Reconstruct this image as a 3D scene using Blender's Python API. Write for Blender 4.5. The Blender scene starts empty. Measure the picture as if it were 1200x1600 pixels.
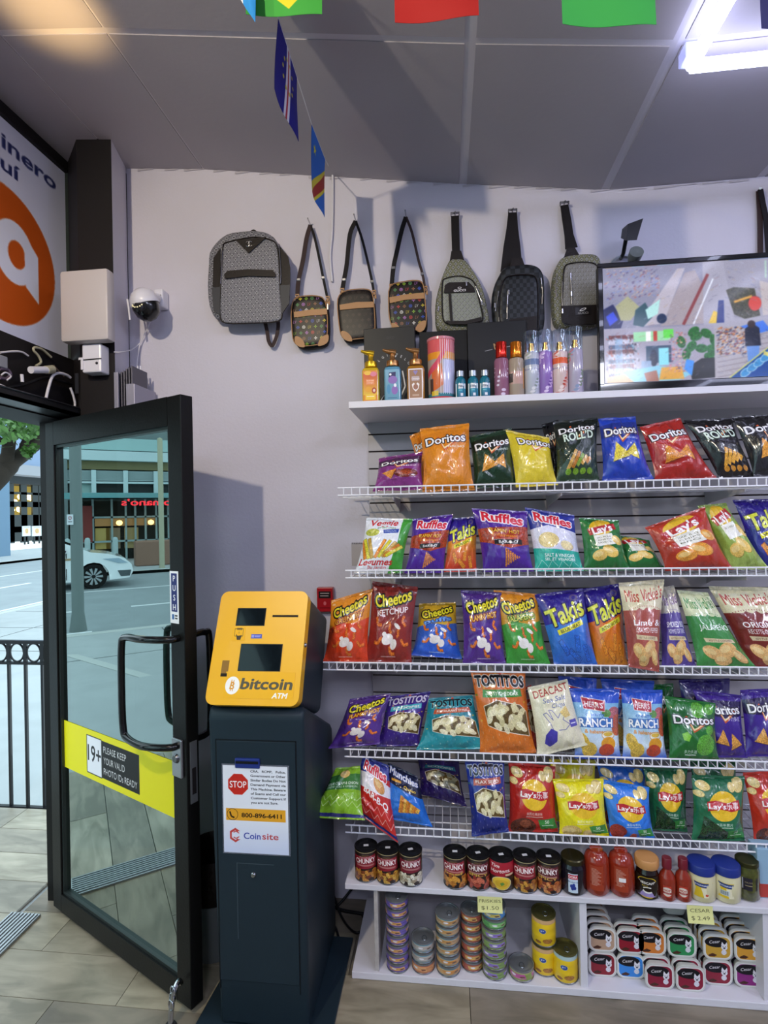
import bpy, bmesh, math, random
import numpy as np
from mathutils import Vector, Matrix
random.seed(7)
SC = bpy.context.scene
COL = SC.collection
# ------------------------------------------------------------------ camera
FPX, CAMY, CAMZ = 850.0, -2.375, 1.70
_y, _p, _r = (math.radians(v) for v in (6.5, .15, -1.1))
ROT = Matrix.Rotation(_y, 3, 'Z') @ Matrix.Rotation(math.pi/2 + _p, 3, 'X') @ Matrix.Rotation(_r, 3, 'Z')
cam = bpy.data.objects.new('camera', bpy.data.cameras.new('camera'))
COL.objects.link(cam)
cam.matrix_world = Matrix.Translation((0, CAMY, CAMZ)) @ ROT.to_4x4()
cam.data.sensor_fit = 'HORIZONTAL'; cam.data.sensor_width = 36
cam.data.lens = 36*FPX/1200
cam.data.clip_start = .05; cam.data.clip_end = 300
SC.camera = cam
# ------------------------------------------------------------------ sky, exposure, lamps
SC.view_settings.view_transform = 'Standard'
SC.view_settings.look = 'None'
SC.view_settings.gamma = 1
SC.view_settings.use_curve_mapping = False
SC.view_settings.exposure = 0.0
W_ = bpy.data.worlds.new('overcast_sky'); SC.world = W_; W_.use_nodes = True
W_.node_tree.nodes['Background'].inputs[0].default_value = (.72, .91, 1.0, 1)
W_.node_tree.nodes['Background'].inputs[1].default_value = 2.6
def lamp(name, kind, loc, energy, color, size=.1, target=None, spot=None):
    d = bpy.data.lights.new(name, kind); o = bpy.data.objects.new(name, d); COL.objects.link(o)
    o.location = loc; d.energy = energy; d.color = color
    if kind == 'AREA': d.size = size
    else: d.shadow_soft_size = size
    if spot: d.spot_size = math.radians(spot); d.spot_blend = 1.0 if spot < 60 else .5
    if target is not None: o.rotation_euler = (Vector(target)-Vector(loc)).to_track_quat('-Z', 'Y').to_euler()
    return o
WARM = lamp('warm_track_light', 'SPOT', (-1.04, -2.42, 3.05), 120, (1.0, .86, .64), .03, (-.2, 0, 1.6), 110)
lamp('warm_uplight', 'SPOT', (-1.139, -1.025, 2.55), 60.0, (1.0, .66, .26), .05, (-1.199, -0.805, 3.3), 30)
for _l in ((1.6, -3.4, 2.98), (.1, -3.9, 3.0), (2.9, -1.9, 2.98)): lamp('added_fill_light', 'AREA', _l, 30, (.80, .84, 1.0), .5, (_l[0]-.3, _l[1]+.6, 0))  # unseen fill lamps without fixtures, added to brighten the room
COOLP = 10.0      # strength of the white LED tube frames on the ceiling
# ------------------------------------------------------------------ pixel helpers: where a point seen in the photo stands in the room
CAMP = Vector((0, CAMY, CAMZ))
def ray(x, y): return ROT @ Vector(((x-600)/FPX, -(y-800)/FPX, -1))
def onY(x, y, Y): d = ray(x, y); return CAMP + d*((Y-CAMY)/d.y)
def onZ(x, y, Z): d = ray(x, y); return CAMP + d*((Z-CAMZ)/d.z)
def onX(x, y, X): d = ray(x, y); return CAMP + d*(X/d.x)
def onP(x, y, p, n): d = ray(x, y); n = Vector(n); return CAMP + d*((Vector(p)-CAMP).dot(n)/d.dot(n))
# ------------------------------------------------------------------ materials
MATS = {}
def lin(c):
    if isinstance(c, str): c = tuple(int(c[i:i+2], 16)/255 for i in (0, 2, 4))
    return tuple((v/12.92 if v <= .04045 else ((v+.055)/1.055)**2.4) for v in c) + (1,)
def srgb(c):
    if isinstance(c, str): return np.array([int(c[i:i+2], 16)/255 for i in (0, 2, 4)], np.float32)
    return np.array(c, np.float32)
def mat(name, color, rough=.5, metal=0, bump=0, bscale=60, var=0, vscale=8, emit=None, estr=0, trans=0, coat=0, alpha=1, ior=1.45, tex='NOISE'):
    """procedural principled material: noise varies the colour, another noise gives relief"""
    if name in MATS: return MATS[name]
    m = bpy.data.materials.new(name); m.use_nodes = True; MATS[name] = m
    nt = m.node_tree; b = nt.nodes['Principled BSDF']
    L = nt.links; c = lin(color)
    b.inputs['Base Color'].default_value = c; b.inputs['Roughness'].default_value = rough
    b.inputs['Metallic'].default_value = metal; b.inputs['IOR'].default_value = ior
    if sum(c[:3]) < .12: b.inputs['Specular IOR Level'].default_value = .28
    b.inputs['Coat Weight'].default_value = coat; b.inputs['Transmission Weight'].default_value = trans
    b.inputs['Alpha'].default_value = alpha
    if emit is not None:
        b.inputs['Emission Color'].default_value = lin(emit); b.inputs['Emission Strength'].default_value = estr
    tc = nt.nodes.new('ShaderNodeTexCoord')
    if var:
        n = nt.nodes.new('ShaderNodeTexNoise'); n.inputs['Scale'].default_value = vscale; n.inputs['Detail'].default_value = 5
        L.new(tc.outputs['Object'], n.inputs['Vector'])
        r = nt.nodes.new('ShaderNodeMapRange'); r.inputs[1].default_value = .3; r.inputs[2].default_value = .7
        r.inputs[3].default_value = 1-var; r.inputs[4].default_value = 1+var*.5; L.new(n.outputs[0], r.inputs[0])
        mx = nt.nodes.new('ShaderNodeMix'); mx.data_type = 'RGBA'; mx.blend_type = 'MULTIPLY'; mx.inputs[0].default_value = 1
        mx.inputs[6].default_value = c; L.new(r.outputs[0], mx.inputs[7]); L.new(mx.outputs[2], b.inputs['Base Color'])
    if bump:
        n = nt.nodes.new('ShaderNodeTexNoise' if tex == 'NOISE' else 'ShaderNodeTexVoronoi'); n.inputs['Scale'].default_value = bscale
        L.new(tc.outputs['Object'], n.inputs['Vector'])
        bp = nt.nodes.new('ShaderNodeBump'); bp.inputs['Strength'].default_value = bump; bp.inputs['Distance'].default_value = .01
        L.new(n.outputs[0], bp.inputs['Height']); L.new(bp.outputs[0], b.inputs['Normal'])
    return m
def wood_floor(name, c1, c2, seed):
    m = bpy.data.materials.new(name); m.use_nodes = True; nt = m.node_tree; b = nt.nodes['Principled BSDF']; L = nt.links
    tc = nt.nodes.new('ShaderNodeTexCoord'); mp = nt.nodes.new('ShaderNodeMapping'); mp.inputs['Scale'].default_value = (2.2, 9, 1)
    mp.inputs['Location'].default_value = (seed*3.1, seed*1.7, 0)
    L.new(tc.outputs['Object'], mp.inputs['Vector'])
    n = nt.nodes.new('ShaderNodeTexNoise'); n.inputs['Scale'].default_value = 1.6; n.inputs['Detail'].default_value = 8; n.inputs['Distortion'].default_value = 1.2
    n2 = nt.nodes.new('ShaderNodeTexNoise'); n2.inputs['Scale'].default_value = 2.5; n2.inputs['Detail'].default_value = 4
    L.new(mp.outputs[0], n.inputs['Vector']); L.new(tc.outputs['Object'], n2.inputs['Vector'])
    ad = nt.nodes.new('ShaderNodeMath'); ad.operation = 'ADD'; L.new(n.outputs[0], ad.inputs[0]); L.new(n2.outputs[0], ad.inputs[1])
    cr = nt.nodes.new('ShaderNodeValToRGB'); cr.color_ramp.elements[0].position = .38*2; cr.color_ramp.elements[1].position = .62*2 if False else 1.0
    cr.color_ramp.elements[0].position = .72; cr.color_ramp.elements[0].color = lin(c1); cr.color_ramp.elements[1].position = 1.0; cr.color_ramp.elements[1].color = lin(c2)
    mr = nt.nodes.new('ShaderNodeMapRange'); mr.inputs[1].default_value = .7; mr.inputs[2].default_value = 1.3
    L.new(ad.outputs[0], mr.inputs[0]); cr.color_ramp.elements[0].position = .15; cr.color_ramp.elements[1].position = .85
    L.new(mr.outputs[0], cr.inputs[0]); L.new(cr.outputs[0], b.inputs['Base Color'])
    b.inputs['Roughness'].default_value = .38
    return m
def cmat(c, rough=.45, metal=0, **k):
    c = c if isinstance(c, str) else '%02x%02x%02x' % tuple(int(v*255) for v in c)
    return mat('paint_%s_%d_%d' % (c, rough*100, metal*100), c, rough, metal, **k)
# ------------------------------------------------------------------ a small painter for flat print (all drawn in code)
GL = {}
def glyph_edges(s, bold=0.0):
    k = (s, bold)
    if k in GL: return GL[k]
    cu = bpy.data.curves.new('t', 'FONT'); cu.body = s; cu.resolution_u = 3; cu.offset = bold; cu.fill_mode = 'FRONT'
    o = bpy.data.objects.new('t', cu); me = bpy.data.meshes.new_from_object(o)
    n = len(me.vertices); co = np.empty(n*3, np.float32); me.vertices.foreach_get('co', co); co = co.reshape(-1, 3)[:, :2]
    le = np.empty(len(me.loops), np.int32); me.loops.foreach_get('edge_index', le)
    ev = np.empty(len(me.edges)*2, np.int32); me.edges.foreach_get('vertices', ev); ev = ev.reshape(-1, 2)
    cnt = np.bincount(le, minlength=len(ev)); E = co[ev[cnt == 1]]
    bpy.data.objects.remove(o); bpy.data.curves.remove(cu); bpy.data.meshes.remove(me)
    if len(E) == 0: E = np.zeros((1, 2, 2), np.float32)
    GL[k] = E; return E
SS = 3
def cover(E, W, H):
    x0 = max(0, int(E[..., 0].min())-1); x1 = min(W, int(E[..., 0].max())+2)
    y0 = max(0, int(E[..., 1].min())-1); y1 = min(H, int(E[..., 1].max())+2)
    if x1 <= x0 or y1 <= y0: return None
    w, h = x1-x0, y1-y0
    ys = (np.arange(h*SS)+.5)/SS + y0
    ya = E[:, 0, 1][:, None]; yb = E[:, 1, 1][:, None]; xa = E[:, 0, 0][:, None]; xb = E[:, 1, 0][:, None]
    m = (ya <= ys) != (yb <= ys)
    d = yb-ya; d = np.where(d == 0, 1, d)
    xc = xa + (ys-ya)*(xb-xa)/d
    e, r = np.nonzero(m)
    ix = np.clip(np.ceil((xc[e, r]-x0)*SS-.5), 0, w*SS).astype(int)
    acc = np.bincount(r*(w*SS+1)+ix, minlength=h*SS*(w*SS+1)).reshape(h*SS, w*SS+1)
    cv = (np.cumsum(acc, 1) % 2)[:, :w*SS].reshape(h, SS, w, SS).mean((1, 3)).astype(np.float32)
    return x0, y0, cv
class Pic:
    def __init__(s, w, h, bg='ffffff', k=1.8):
        s.k = k; s.w, s.h = int(w*k), int(h*k); s.a = np.ones((s.h, s.w, 3), np.float32)*srgb(bg)
        s.u, s.v = w, h; s.rng = np.random.RandomState(int(w*7+h*13))
    def blend(s, x0, y0, cv, c, al=1, tex=0):
        h, w = cv.shape; R = s.a[y0:y0+h, x0:x0+w]; m = (cv*al)[..., None]; c = srgb(c)
        if tex:
            nz = s.rng.rand(h//2+1, w//2+1).repeat(2, 0).repeat(2, 1)[:h, :w, None].astype(np.float32)
            c = np.clip(c*(1-tex+2*tex*nz), 0, 1)
        R[:] = R*(1-m) + c*m
    def edges(s, E, c, al=1, tex=0, ow=0, oc=None):
        E = E*s.k
        if ow:
            r = max(1, int(round(ow*s.k))); pad = np.array([[[-9e3, 0]]])
            q = cover(E, s.w, s.h)
            if q:
                x0, y0, cv = q; P = np.pad(cv, r); O = np.zeros_like(P)
                for dx in range(-r, r+1):
                    for dy in range(-r, r+1):
                        if dx*dx+dy*dy <= r*r+1: O = np.maximum(O, np.roll(np.roll(P, dx, 1), dy, 0))
                X0, Y0 = x0-r, y0-r; cx, cy = max(0, -X0), max(0, -Y0)
                O = O[cy:, cx:]; X0 += cx; Y0 += cy; O = O[:s.h-Y0, :s.w-X0]
                s.blend(X0, Y0, O, oc)
        q = cover(E, s.w, s.h)
        if q: s.blend(*q, c, al, tex)
    def poly(s, pts, c, al=1, tex=0, **k):
        p = np.array(pts, np.float32); s.edges(np.stack([p, np.roll(p, -1, 0)], 1), c, al, tex, **k); return s
    def rect(s, x0, y0, x1, y1, c, **k): return s.poly([(x0, y0), (x1, y0), (x1, y1), (x0, y1)], c, **k)
    def ell(s, cx, cy, rx, ry, c, rot=0, n=28, **k):
        t = np.arange(n)*2*np.pi/n; x = rx*np.cos(t); y = ry*np.sin(t); r = math.radians(rot)
        return s.poly(np.stack([cx+x*math.cos(r)-y*math.sin(r), cy+x*math.sin(r)+y*math.cos(r)], 1), c, **k)
    def line(s, pts, w, c, **k):
        for a, b in zip(pts[:-1], pts[1:]):
            a, b = np.array(a, float), np.array(b, float); d = b-a; n = np.array([-d[1], d[0]])/(np.hypot(*d)+1e-6)*w/2
            s.poly([a+n, b+n, b-n, a-n], c, **k)
        return s
    def grad(s, c0, c1, y0=0, y1=None):
        y1 = s.v if y1 is None else y1; t = np.clip((np.arange(s.h)/s.k-y0)/(y1-y0), 0, 1)[:, None, None]
        A, B = int(y0*s.k), int(y1*s.k); g = srgb(c0)*(1-t)+srgb(c1)*t
        s.a[A:B] = (g*np.ones((1, s.w, 1)))[A:B]; return s
    def text(s, t, x, y, h, c, wx=None, rot=0, shear=0, bold=.0, out=None, ow=1.2, arch=0, al=1):
        E = glyph_edges(t, bold).astype(np.float64).copy(); k = h/.72
        mn, mx = E[..., 0].min(), E[..., 0].max(); wd = (mx-mn)*k
        X = (E[..., 0]-(mn+mx)/2)*k; Y = -(E[..., 1]-.36)*k
        if wx: X = X*wx/max(wd, .01); wd = wx
        X = X - Y*shear
        if arch: Y = Y + arch*((2*X/wd)**2-.5)
        r = math.radians(rot)
        s.edges(np.stack([x+X*math.cos(r)-Y*math.sin(r), y+X*math.sin(r)+Y*math.cos(r)], -1), c, al, 0, ow if out else 0, out)
        return s
    def blur(s, n=1):
        for _ in range(n):
            for ax in (0, 1): s.a = (np.roll(s.a, 1, ax)+2*s.a+np.roll(s.a, -1, ax))/4
        return s
    def noise(s, amt, px=1):
        n = s.rng.rand(s.h//px+1, s.w//px+1, 1).repeat(px, 0).repeat(px, 1)[:s.h, :s.w]
        s.a = np.clip(s.a*(1-amt+2*amt*n), 0, 1).astype(np.float32); return s
    def image(s, name):
        im = bpy.data.images.new(name, s.w, s.h); b = np.ones((s.h, s.w, 4), np.float32)
        b[..., :3] = np.clip(s.a[::-1], 0, 1); im.pixels.foreach_set(b.ravel()); im.update(); return im
def pmat(name, pic, rough=.35, coat=.0, crumple=0, metal=0, emit=0, spec=.3, cscale=28, alpha=1):
    m = bpy.data.materials.new(name); m.use_nodes = True; nt = m.node_tree; b = nt.nodes['Principled BSDF']; L = nt.links
    t = nt.nodes.new('ShaderNodeTexImage'); t.image = pic.image(name); t.extension = 'EXTEND'
    uv = nt.nodes.new('ShaderNodeUVMap'); L.new(uv.outputs[0], t.inputs[0])
    L.new(t.outputs[0], b.inputs['Base Color']); b.inputs['Roughness'].default_value = rough; b.inputs['Metallic'].default_value = metal
    b.inputs['Coat Weight'].default_value = coat; b.inputs['Coat Roughness'].default_value = .12; b.inputs['Specular IOR Level'].default_value = spec
    b.inputs['Alpha'].default_value = alpha
    if emit:
        L.new(t.outputs[0], b.inputs['Emission Color']); b.inputs['Emission Strength'].default_value = emit
    if crumple:
        tc = nt.nodes.new('ShaderNodeTexCoord'); vz = nt.nodes.new('ShaderNodeTexVoronoi'); vz.feature = 'SMOOTH_F1'; vz.inputs['Scale'].default_value = cscale
        nz = nt.nodes.new('ShaderNodeTexNoise'); nz.inputs['Scale'].default_value = 14; nz.inputs['Detail'].default_value = 3; nz.inputs['Distortion'].default_value = 1.5
        mp = nt.nodes.new('ShaderNodeMapping'); mp.inputs['Scale'].default_value = (1, 1, .55); L.new(tc.outputs['Object'], mp.inputs[0])
        L.new(mp.outputs[0], vz.inputs['Vector']); L.new(mp.outputs[0], nz.inputs['Vector'])
        ad = nt.nodes.new('ShaderNodeMath'); ad.operation = 'MULTIPLY_ADD'; ad.inputs[1].default_value = 1.2
        L.new(nz.outputs[0], ad.inputs[0]); L.new(vz.outputs[0], ad.inputs[2])
        bp = nt.nodes.new('ShaderNodeBump'); bp.inputs['Strength'].default_value = crumple; bp.inputs['Distance'].default_value = .012
        L.new(ad.outputs[0], bp.inputs['Height']); L.new(bp.outputs[0], b.inputs['Normal'])
    return m
# ------------------------------------------------------------------ mesh building
class MB:
    """collects geometry (in room coordinates) that becomes ONE mesh object"""
    def __init__(s): s.v = []; s.f = []; s.uv = []; s.mi = []; s.has = False
    def add(s, vs, fs, uvs=None, mi=0):
        o = len(s.v); s.v += [tuple(p) for p in vs]
        for i, f in enumerate(fs):
            s.f.append(tuple(o+j for j in f)); s.uv.append(uvs[i] if uvs else [(0, 0)]*len(f)); s.mi.append(mi)
        if uvs: s.has = True
        return s
    def box(s, a, b, M=None, mi=0, bev=0):
        x0, y0, z0 = (min(a[i], b[i]) for i in range(3)); x1, y1, z1 = (max(a[i], b[i]) for i in range(3))
        if bev:
            bm = bmesh.new(); bmesh.ops.create_cube(bm, size=1)
            bmesh.ops.scale(bm, vec=(x1-x0, y1-y0, z1-z0), verts=bm.verts)
            bmesh.ops.bevel(bm, geom=bm.edges[:], offset=bev, segments=2, affect='EDGES', profile=.5)
            bmesh.ops.translate(bm, vec=((x0+x1)/2, (y0+y1)/2, (z0+z1)/2), verts=bm.verts)
            bm.verts.index_update()
            vs = [v.co.copy() for v in bm.verts]; fs = [tuple(v.index for v in f.verts) for f in bm.faces]; bm.free()
        else:
            vs = [Vector(p) for p in ((x0, y0, z0), (x1, y0, z0), (x1, y1, z0), (x0, y1, z0), (x0, y0, z1), (x1, y0, z1), (x1, y1, z1), (x0, y1, z1))]
            fs = [(0, 3, 2, 1), (4, 5, 6, 7), (0, 1, 5, 4), (1, 2, 6, 5), (2, 3, 7, 6), (3, 0, 4, 7)]
        if M is not None: vs = [M @ v for v in vs]
        return s.add(vs, fs, None, mi)
    def tube(s, pts, r, n=8, cap=True, mi=0):
        pts = [Vector(p) for p in pts]; rs = r if isinstance(r, (list, tuple)) else [r]*len(pts)
        vs = []; prev = None
        for i, p in enumerate(pts):
            t = (pts[min(i+1, len(pts)-1)]-pts[max(i-1, 0)]).normalized()
            if prev is None:
                prev = t.orthogonal().normalized()
            else:
                prev = (prev - t*prev.dot(t)); prev = prev.normalized() if prev.length > 1e-5 else t.orthogonal().normalized()
            bn = t.cross(prev)
            for k in range(n):
                a = 2*math.pi*k/n; vs.append(p + (prev*math.cos(a)+bn*math.sin(a))*rs[i])
        fs = [(i*n+k, i*n+(k+1) % n, (i+1)*n+(k+1) % n, (i+1)*n+k) for i in range(len(pts)-1) for k in range(n)]
        if cap: fs += [tuple(range(n))[::-1], tuple((len(pts)-1)*n+k for k in range(n))]
        return s.add(vs, fs, None, mi)
    def lathe(s, c, prof, n=28, M=None, uvz=None, rot=0, sx=1, sy=1, mi=0):
        """profile of (radius, z); uvz=(z0,z1) maps a wrap-round label, seam at the back"""
        c = Vector(c); vs = []; m = len(prof)
        for j in range(n+1):
            a = -math.pi/2 + math.pi + rot + 2*math.pi*j/n
            for (r, z) in prof:
                q = Vector((r*math.cos(a)*sx, r*math.sin(a)*sy, z)); q = (M @ q) if M is not None else q
                vs.append(c+q)
        fs, uvs = [], []
        for j in range(n):
            for i in range(m-1):
                fs.append((j*m+i, (j+1)*m+i, (j+1)*m+i+1, j*m+i+1))
                if uvz:
                    g = lambda jj, ii: (jj/n, (prof[ii][1]-uvz[0])/(uvz[1]-uvz[0]))
                    uvs.append([g(j, i), g(j+1, i), g(j+1, i+1), g(j, i+1)])
        return s.add(vs, fs, uvs or None, mi)
    def prism(s, pts, d, mi=0):
        """flat outline (3D points) pushed along vector d"""
        pts = [Vector(p) for p in pts]; n = len(pts); d = Vector(d)
        vs = pts+[p+d for p in pts]
        fs = [tuple(range(n))[::-1], tuple(range(n, 2*n))]+[(i, (i+1) % n, n+(i+1) % n, n+i) for i in range(n)]
        return s.add(vs, fs, None, mi)
    def quad(s, tl, tr, br, bl, d=None, mi=0):
        """printed sheet: UV 0..1, optional thickness vector"""
        q = [Vector(p) for p in (tl, tr, br, bl)]; U = [(0, 1), (1, 1), (1, 0), (0, 0)]
        if d is None: return s.add(q, [(0, 3, 2, 1)], [[U[0], U[3], U[2], U[1]]], mi)
        d = Vector(d); vs = q+[p+d for p in q]; e = [(0, 0)]*4
        return s.add(vs, [(0, 3, 2, 1), (4, 5, 6, 7), (0, 1, 5, 4), (1, 2, 6, 5), (2, 3, 7, 6), (3, 0, 4, 7)],
                     [[U[0], U[3], U[2], U[1]], [U[0], U[1], U[2], U[3]]]+[[(.01, .01)]*4]*4, mi)
    def ribbon(s, pts, w, t, side=None, mi=0):
        """strap: centre line, width along side vector, thickness"""
        pts = [Vector(p) for p in pts]; vs = []; n = len(pts)
        for i, p in enumerate(pts):
            tg = (pts[min(i+1, n-1)]-pts[max(i-1, 0)]).normalized()
            nr = Vector((0, -1, 0)); sd = tg.cross(nr)
            sd = sd.normalized() if sd.length > 1e-4 else Vector((1, 0, 0)); nr = sd.cross(tg).normalized()
            ww = w[i] if isinstance(w, (list, tuple)) else w
            for a, b in ((-1, -1), (1, -1), (1, 1), (-1, 1)): vs.append(p+sd*a*ww/2+nr*b*t/2)
        fs = [(i*4+k, i*4+(k+1) % 4, (i+1)*4+(k+1) % 4, (i+1)*4+k) for i in range(n-1) for k in range(4)]
        fs += [(3, 2, 1, 0), tuple((n-1)*4+k for k in range(4))]
        return s.add(vs, fs, None, mi)
    def grid(s, P, nu, nv, uvf=None, mi=0):
        vs = [P(i/nu, j/nv) for j in range(nv+1) for i in range(nu+1)]
        fs, uvs = [], []
        for j in range(nv):
            for i in range(nu):
                a = j*(nu+1)+i; fs.append((a, a+1, a+nu+2, a+nu+1))
                uvs.append([(i/nu, j/nv), ((i+1)/nu, j/nv), ((i+1)/nu, (j+1)/nv), (i/nu, (j+1)/nv)])
        return s.add(vs, fs, uvs, mi)
WL = {}
def build(name, mb, m, parent=None, smooth=None, label=None, stuff=False):
    o_ = WL.get(parent.name, Vector()) if parent else Vector()
    if parent is None and mb.v:
        A = np.array(mb.v); lo, hi = A.min(0), A.max(0); o_ = Vector(((lo[0]+hi[0])/2, (lo[1]+hi[1])/2, lo[2]))
    me = bpy.data.meshes.new(name)
    me.from_pydata([(p[0]-o_.x, p[1]-o_.y, p[2]-o_.z) for p in mb.v], [], mb.f)
    if mb.has:
        u = me.uv_layers.new(name='UVMap'); fl = [c for f in mb.uv for p in f for c in p]; u.data.foreach_set('uv', fl)
    for x in (m if isinstance(m, (list, tuple)) else [m]): me.materials.append(x)
    if any(mb.mi): me.polygons.foreach_set('material_index', mb.mi)
    bm = bmesh.new(); bm.from_mesh(me); bmesh.ops.recalc_face_normals(bm, faces=bm.faces); bm.to_mesh(me); bm.free()
    if smooth is not None:
        me.shade_smooth(); me.set_sharp_from_angle(angle=math.radians(smooth))
    me.update()
    o = bpy.data.objects.new(name, me); COL.objects.link(o)
    if parent: o.parent = parent
    else: o.location = o_
    WL[o.name] = o_
    if label: o['label'] = label
    if stuff: o['kind'] = 'stuff'
    return o
def thing(name, label, cat, loc, group=None):
    o = bpy.data.objects.new(name, None); COL.objects.link(o); o.empty_display_size = .05
    o.location = loc; WL[o.name] = Vector(loc); o['label'] = label; o['category'] = cat
    if group: o['group'] = group
    return o
def tag(o, label, cat, group=None):
    o['label'] = label; o['category'] = cat
    if group: o['group'] = group
    return o
def rename(o, n): w = WL.get(o.name, Vector()); o.name = n; WL[o.name] = w
def struct(o): o['kind'] = 'structure'; return o
def dup(root, loc, label=None, group=None, mats=None):
    r = root.copy(); COL.objects.link(r); r.location = loc
    if label: r['label'] = label
    if group: r['group'] = group
    for ch in list(root.children):
        c = ch.copy(); COL.objects.link(c); c.parent = r
        for g in list(ch.children):
            d = g.copy(); COL.objects.link(d); d.parent = c
    return r
def bez(pts, n=10):
    """smooth Catmull-Rom path through the points"""
    P = [Vector(p) for p in pts]; P = [P[0]*2-P[1]]+P+[P[-1]*2-P[-2]]; out = []
    for i in range(1, len(P)-2):
        for k in range(n):
            t = k/n; a, b, c, d = P[i-1:i+3]
            out.append(.5*((2*b)+(c-a)*t+(2*a-5*b+4*c-d)*t*t+(3*b-a-3*c+d)*t**3))
    return out+[P[-2]]
# ================================================================== THE ROOM
wallm = mat('wall_paint', 'c8c5d2', .6, bump=.08, bscale=90, var=.03, vscale=3)
ceilm = mat('ceiling_paint', 'a39ea6', .55, bump=.05, bscale=50, var=.05, vscale=2)
seamm = mat('seam_paint', 'c2bec8', .55)
blackm = mat('black_frame', '0d0d0c', .42, bump=.05, bscale=120)
darkm = mat('dark_paint', '1b181a', .6)
alum = mat('aluminium', 'a9adb0', .35, .9, bump=.1, bscale=40)
white = mat('white_board', 'd6d4dc', .4, bump=.04, bscale=60)
def solid(name, a, b, m, parent=None, bev=0, **k): return build(name, MB().box(a, b, bev=bev), m, parent, **k)
w = MB().box((-1.45, 0, -.02), (4.2, .12, 3.5)); wb = struct(build('wall_back', w, wallm))
struct(solid('wall_right', (4.1, -6.2, -.02), (4.2, 0, 3.5), wallm))
struct(solid('wall_rear', (-1.9, -6.3, -.02), (4.2, -6.2, 3.5), wallm))
# ceiling: folded, panel by panel
def ceilz(x): return float(np.interp(x, [-1.95, -1.45, -1.07, .10, .69, 5], [3.37, 3.325, 3.287, 3.116, 3.04, 3.04]))
ce = struct(build('ceiling', MB().add([(x, y, ceilz(x)+.003) for y in (-6.3, .12) for x in (-1.95, -1.45, -1.07, .10, .69, 4.2)]+[(x, y, ceilz(x)+.1) for y in (-6.3, .12) for x in (-1.95, -1.45, -1.07, .10, .69, 4.2)],
    [(i, i+1, i+7, i+6) for i in range(5)]+[(12+i, 18+i, 19+i, 13+i) for i in range(5)]+[(0, 6, 18, 12), (5, 17, 23, 11)]+[(i, 12+i, 13+i, i+1) for i in range(5)]+[(6+i, 7+i, 19+i, 18+i) for i in range(5)]), seamm))
XS = [-1.75, -1.45, -1.07, .10, .69, 1.30, 1.92, 2.53, 3.14, 3.75, 4.1]; YS = [0, -.72, -1.42, -2.12, -2.82, -3.52, -4.22, -4.92, -6.2]
for i in range(len(XS)-1):
    for j in range(len(YS)-1):
        x0, x1 = XS[i]+(.004 if XS[i] < -1 else .017), XS[i+1]-(.004 if XS[i+1] < -1 else .017); y0, y1 = YS[j+1]+.012, YS[j]-(.012 if j else 0)
        if x0 < -1.45 and x1 > -1.45: pass
        vs = [(x, y, ceilz(x)+d) for d in (0, .006) for (x, y) in ((x0, y0), (x1, y0), (x1, y1), (x0, y1))]
        build('ceiling_panel', MB().add(vs, [(0, 3, 2, 1), (4, 5, 6, 7), (0, 1, 5, 4), (1, 2, 6, 5), (2, 3, 7, 6), (3, 0, 4, 7)]), ceilm, ce)
# plaster smears where wall and ceiling meet
sm = MB(); rr = random.Random(3)
for k in range(26):
    x = -1.4+k*.112+rr.random()*.05; z = ceilz(x)-.004
    sm.add([(x, -.004, z-.006-.006*rr.random()), (x+.05+.07*rr.random(), -.004, z-.004-.004*rr.random()), (x+.08, -.003, z), (x, -.003, z)], [(0, 1, 2, 3)])
build('plaster_smear', sm, mat('plaster', 'b4b0ba', .8), wb, stuff=True)
# floor: long wood-look tiles, row by row, shop and entrance recess
fbase = struct(solid('floor', (-1.86, -6.2, -.05), (4.1, 0, -.006), mat('grout', '4a443f', .9)))
fm = [wood_floor('wood_tile_%d' % i, a, b, i) for i, (a, b) in enumerate((('6c6554', '958b78'), ('625b4e', '897f70'), ('726a58', '9d937e'), ('5f584c', '847a6a')))]
rows = [(-6.2+.2*i+.005, -6.0+.2*i+.005) for i in range(31)]
offs = {28: -1.18, 27: -1.41, 29: -1.62}
for i, (y0, y1) in enumerate(rows):
    if y0 < -3.0: continue
    y1 = min(y1, 0); k = offs.get(i, -1.9+(i*.37) % 1.2); k -= 1.23*math.ceil((k+1.86)/1.23)
    while k < 1.9:
        x0, x1 = max(k, -1.86)+.0012, min(k+1.23, 1.9)-.0012
        if x1-x0 > .02: build('wood_tile', MB().box((x0, y0+.0012, -.008), (x1, y1-.0012, 0)), fm[(i*3+int(k*2+9)) % 4], fbase)
        k += 1.23
solid('wood_tile', (-1.86, -6.2, -.008), (1.9, -3.0, 0), fm[1], fbase); solid('wood_tile', (1.9, -6.2, -.008), (4.1, 0, 0), fm[2], fbase)
# pillar in the corner
pil = struct(build('wall_left_pillar', MB().prism([(-1.55, -.2, -.02), (-1.39, -.2, -.02), (-1.445, .0, -.02), (-1.80, .0, -.02), (-1.80, -.03, -.02), (-1.72, -.03, -.02)], (0, 0, 3.42)), [wallm, darkm]))
rename(pil, 'wall_left')
for p in pil.data.polygons:
    if p.normal.y < -.5 or p.normal.x < -.3: p.material_index = 1
build('corner_shadow_gap', MB().box((-1.452, -.012, .1), (-1.443, -.002, 3.3)), darkm, pil)
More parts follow.
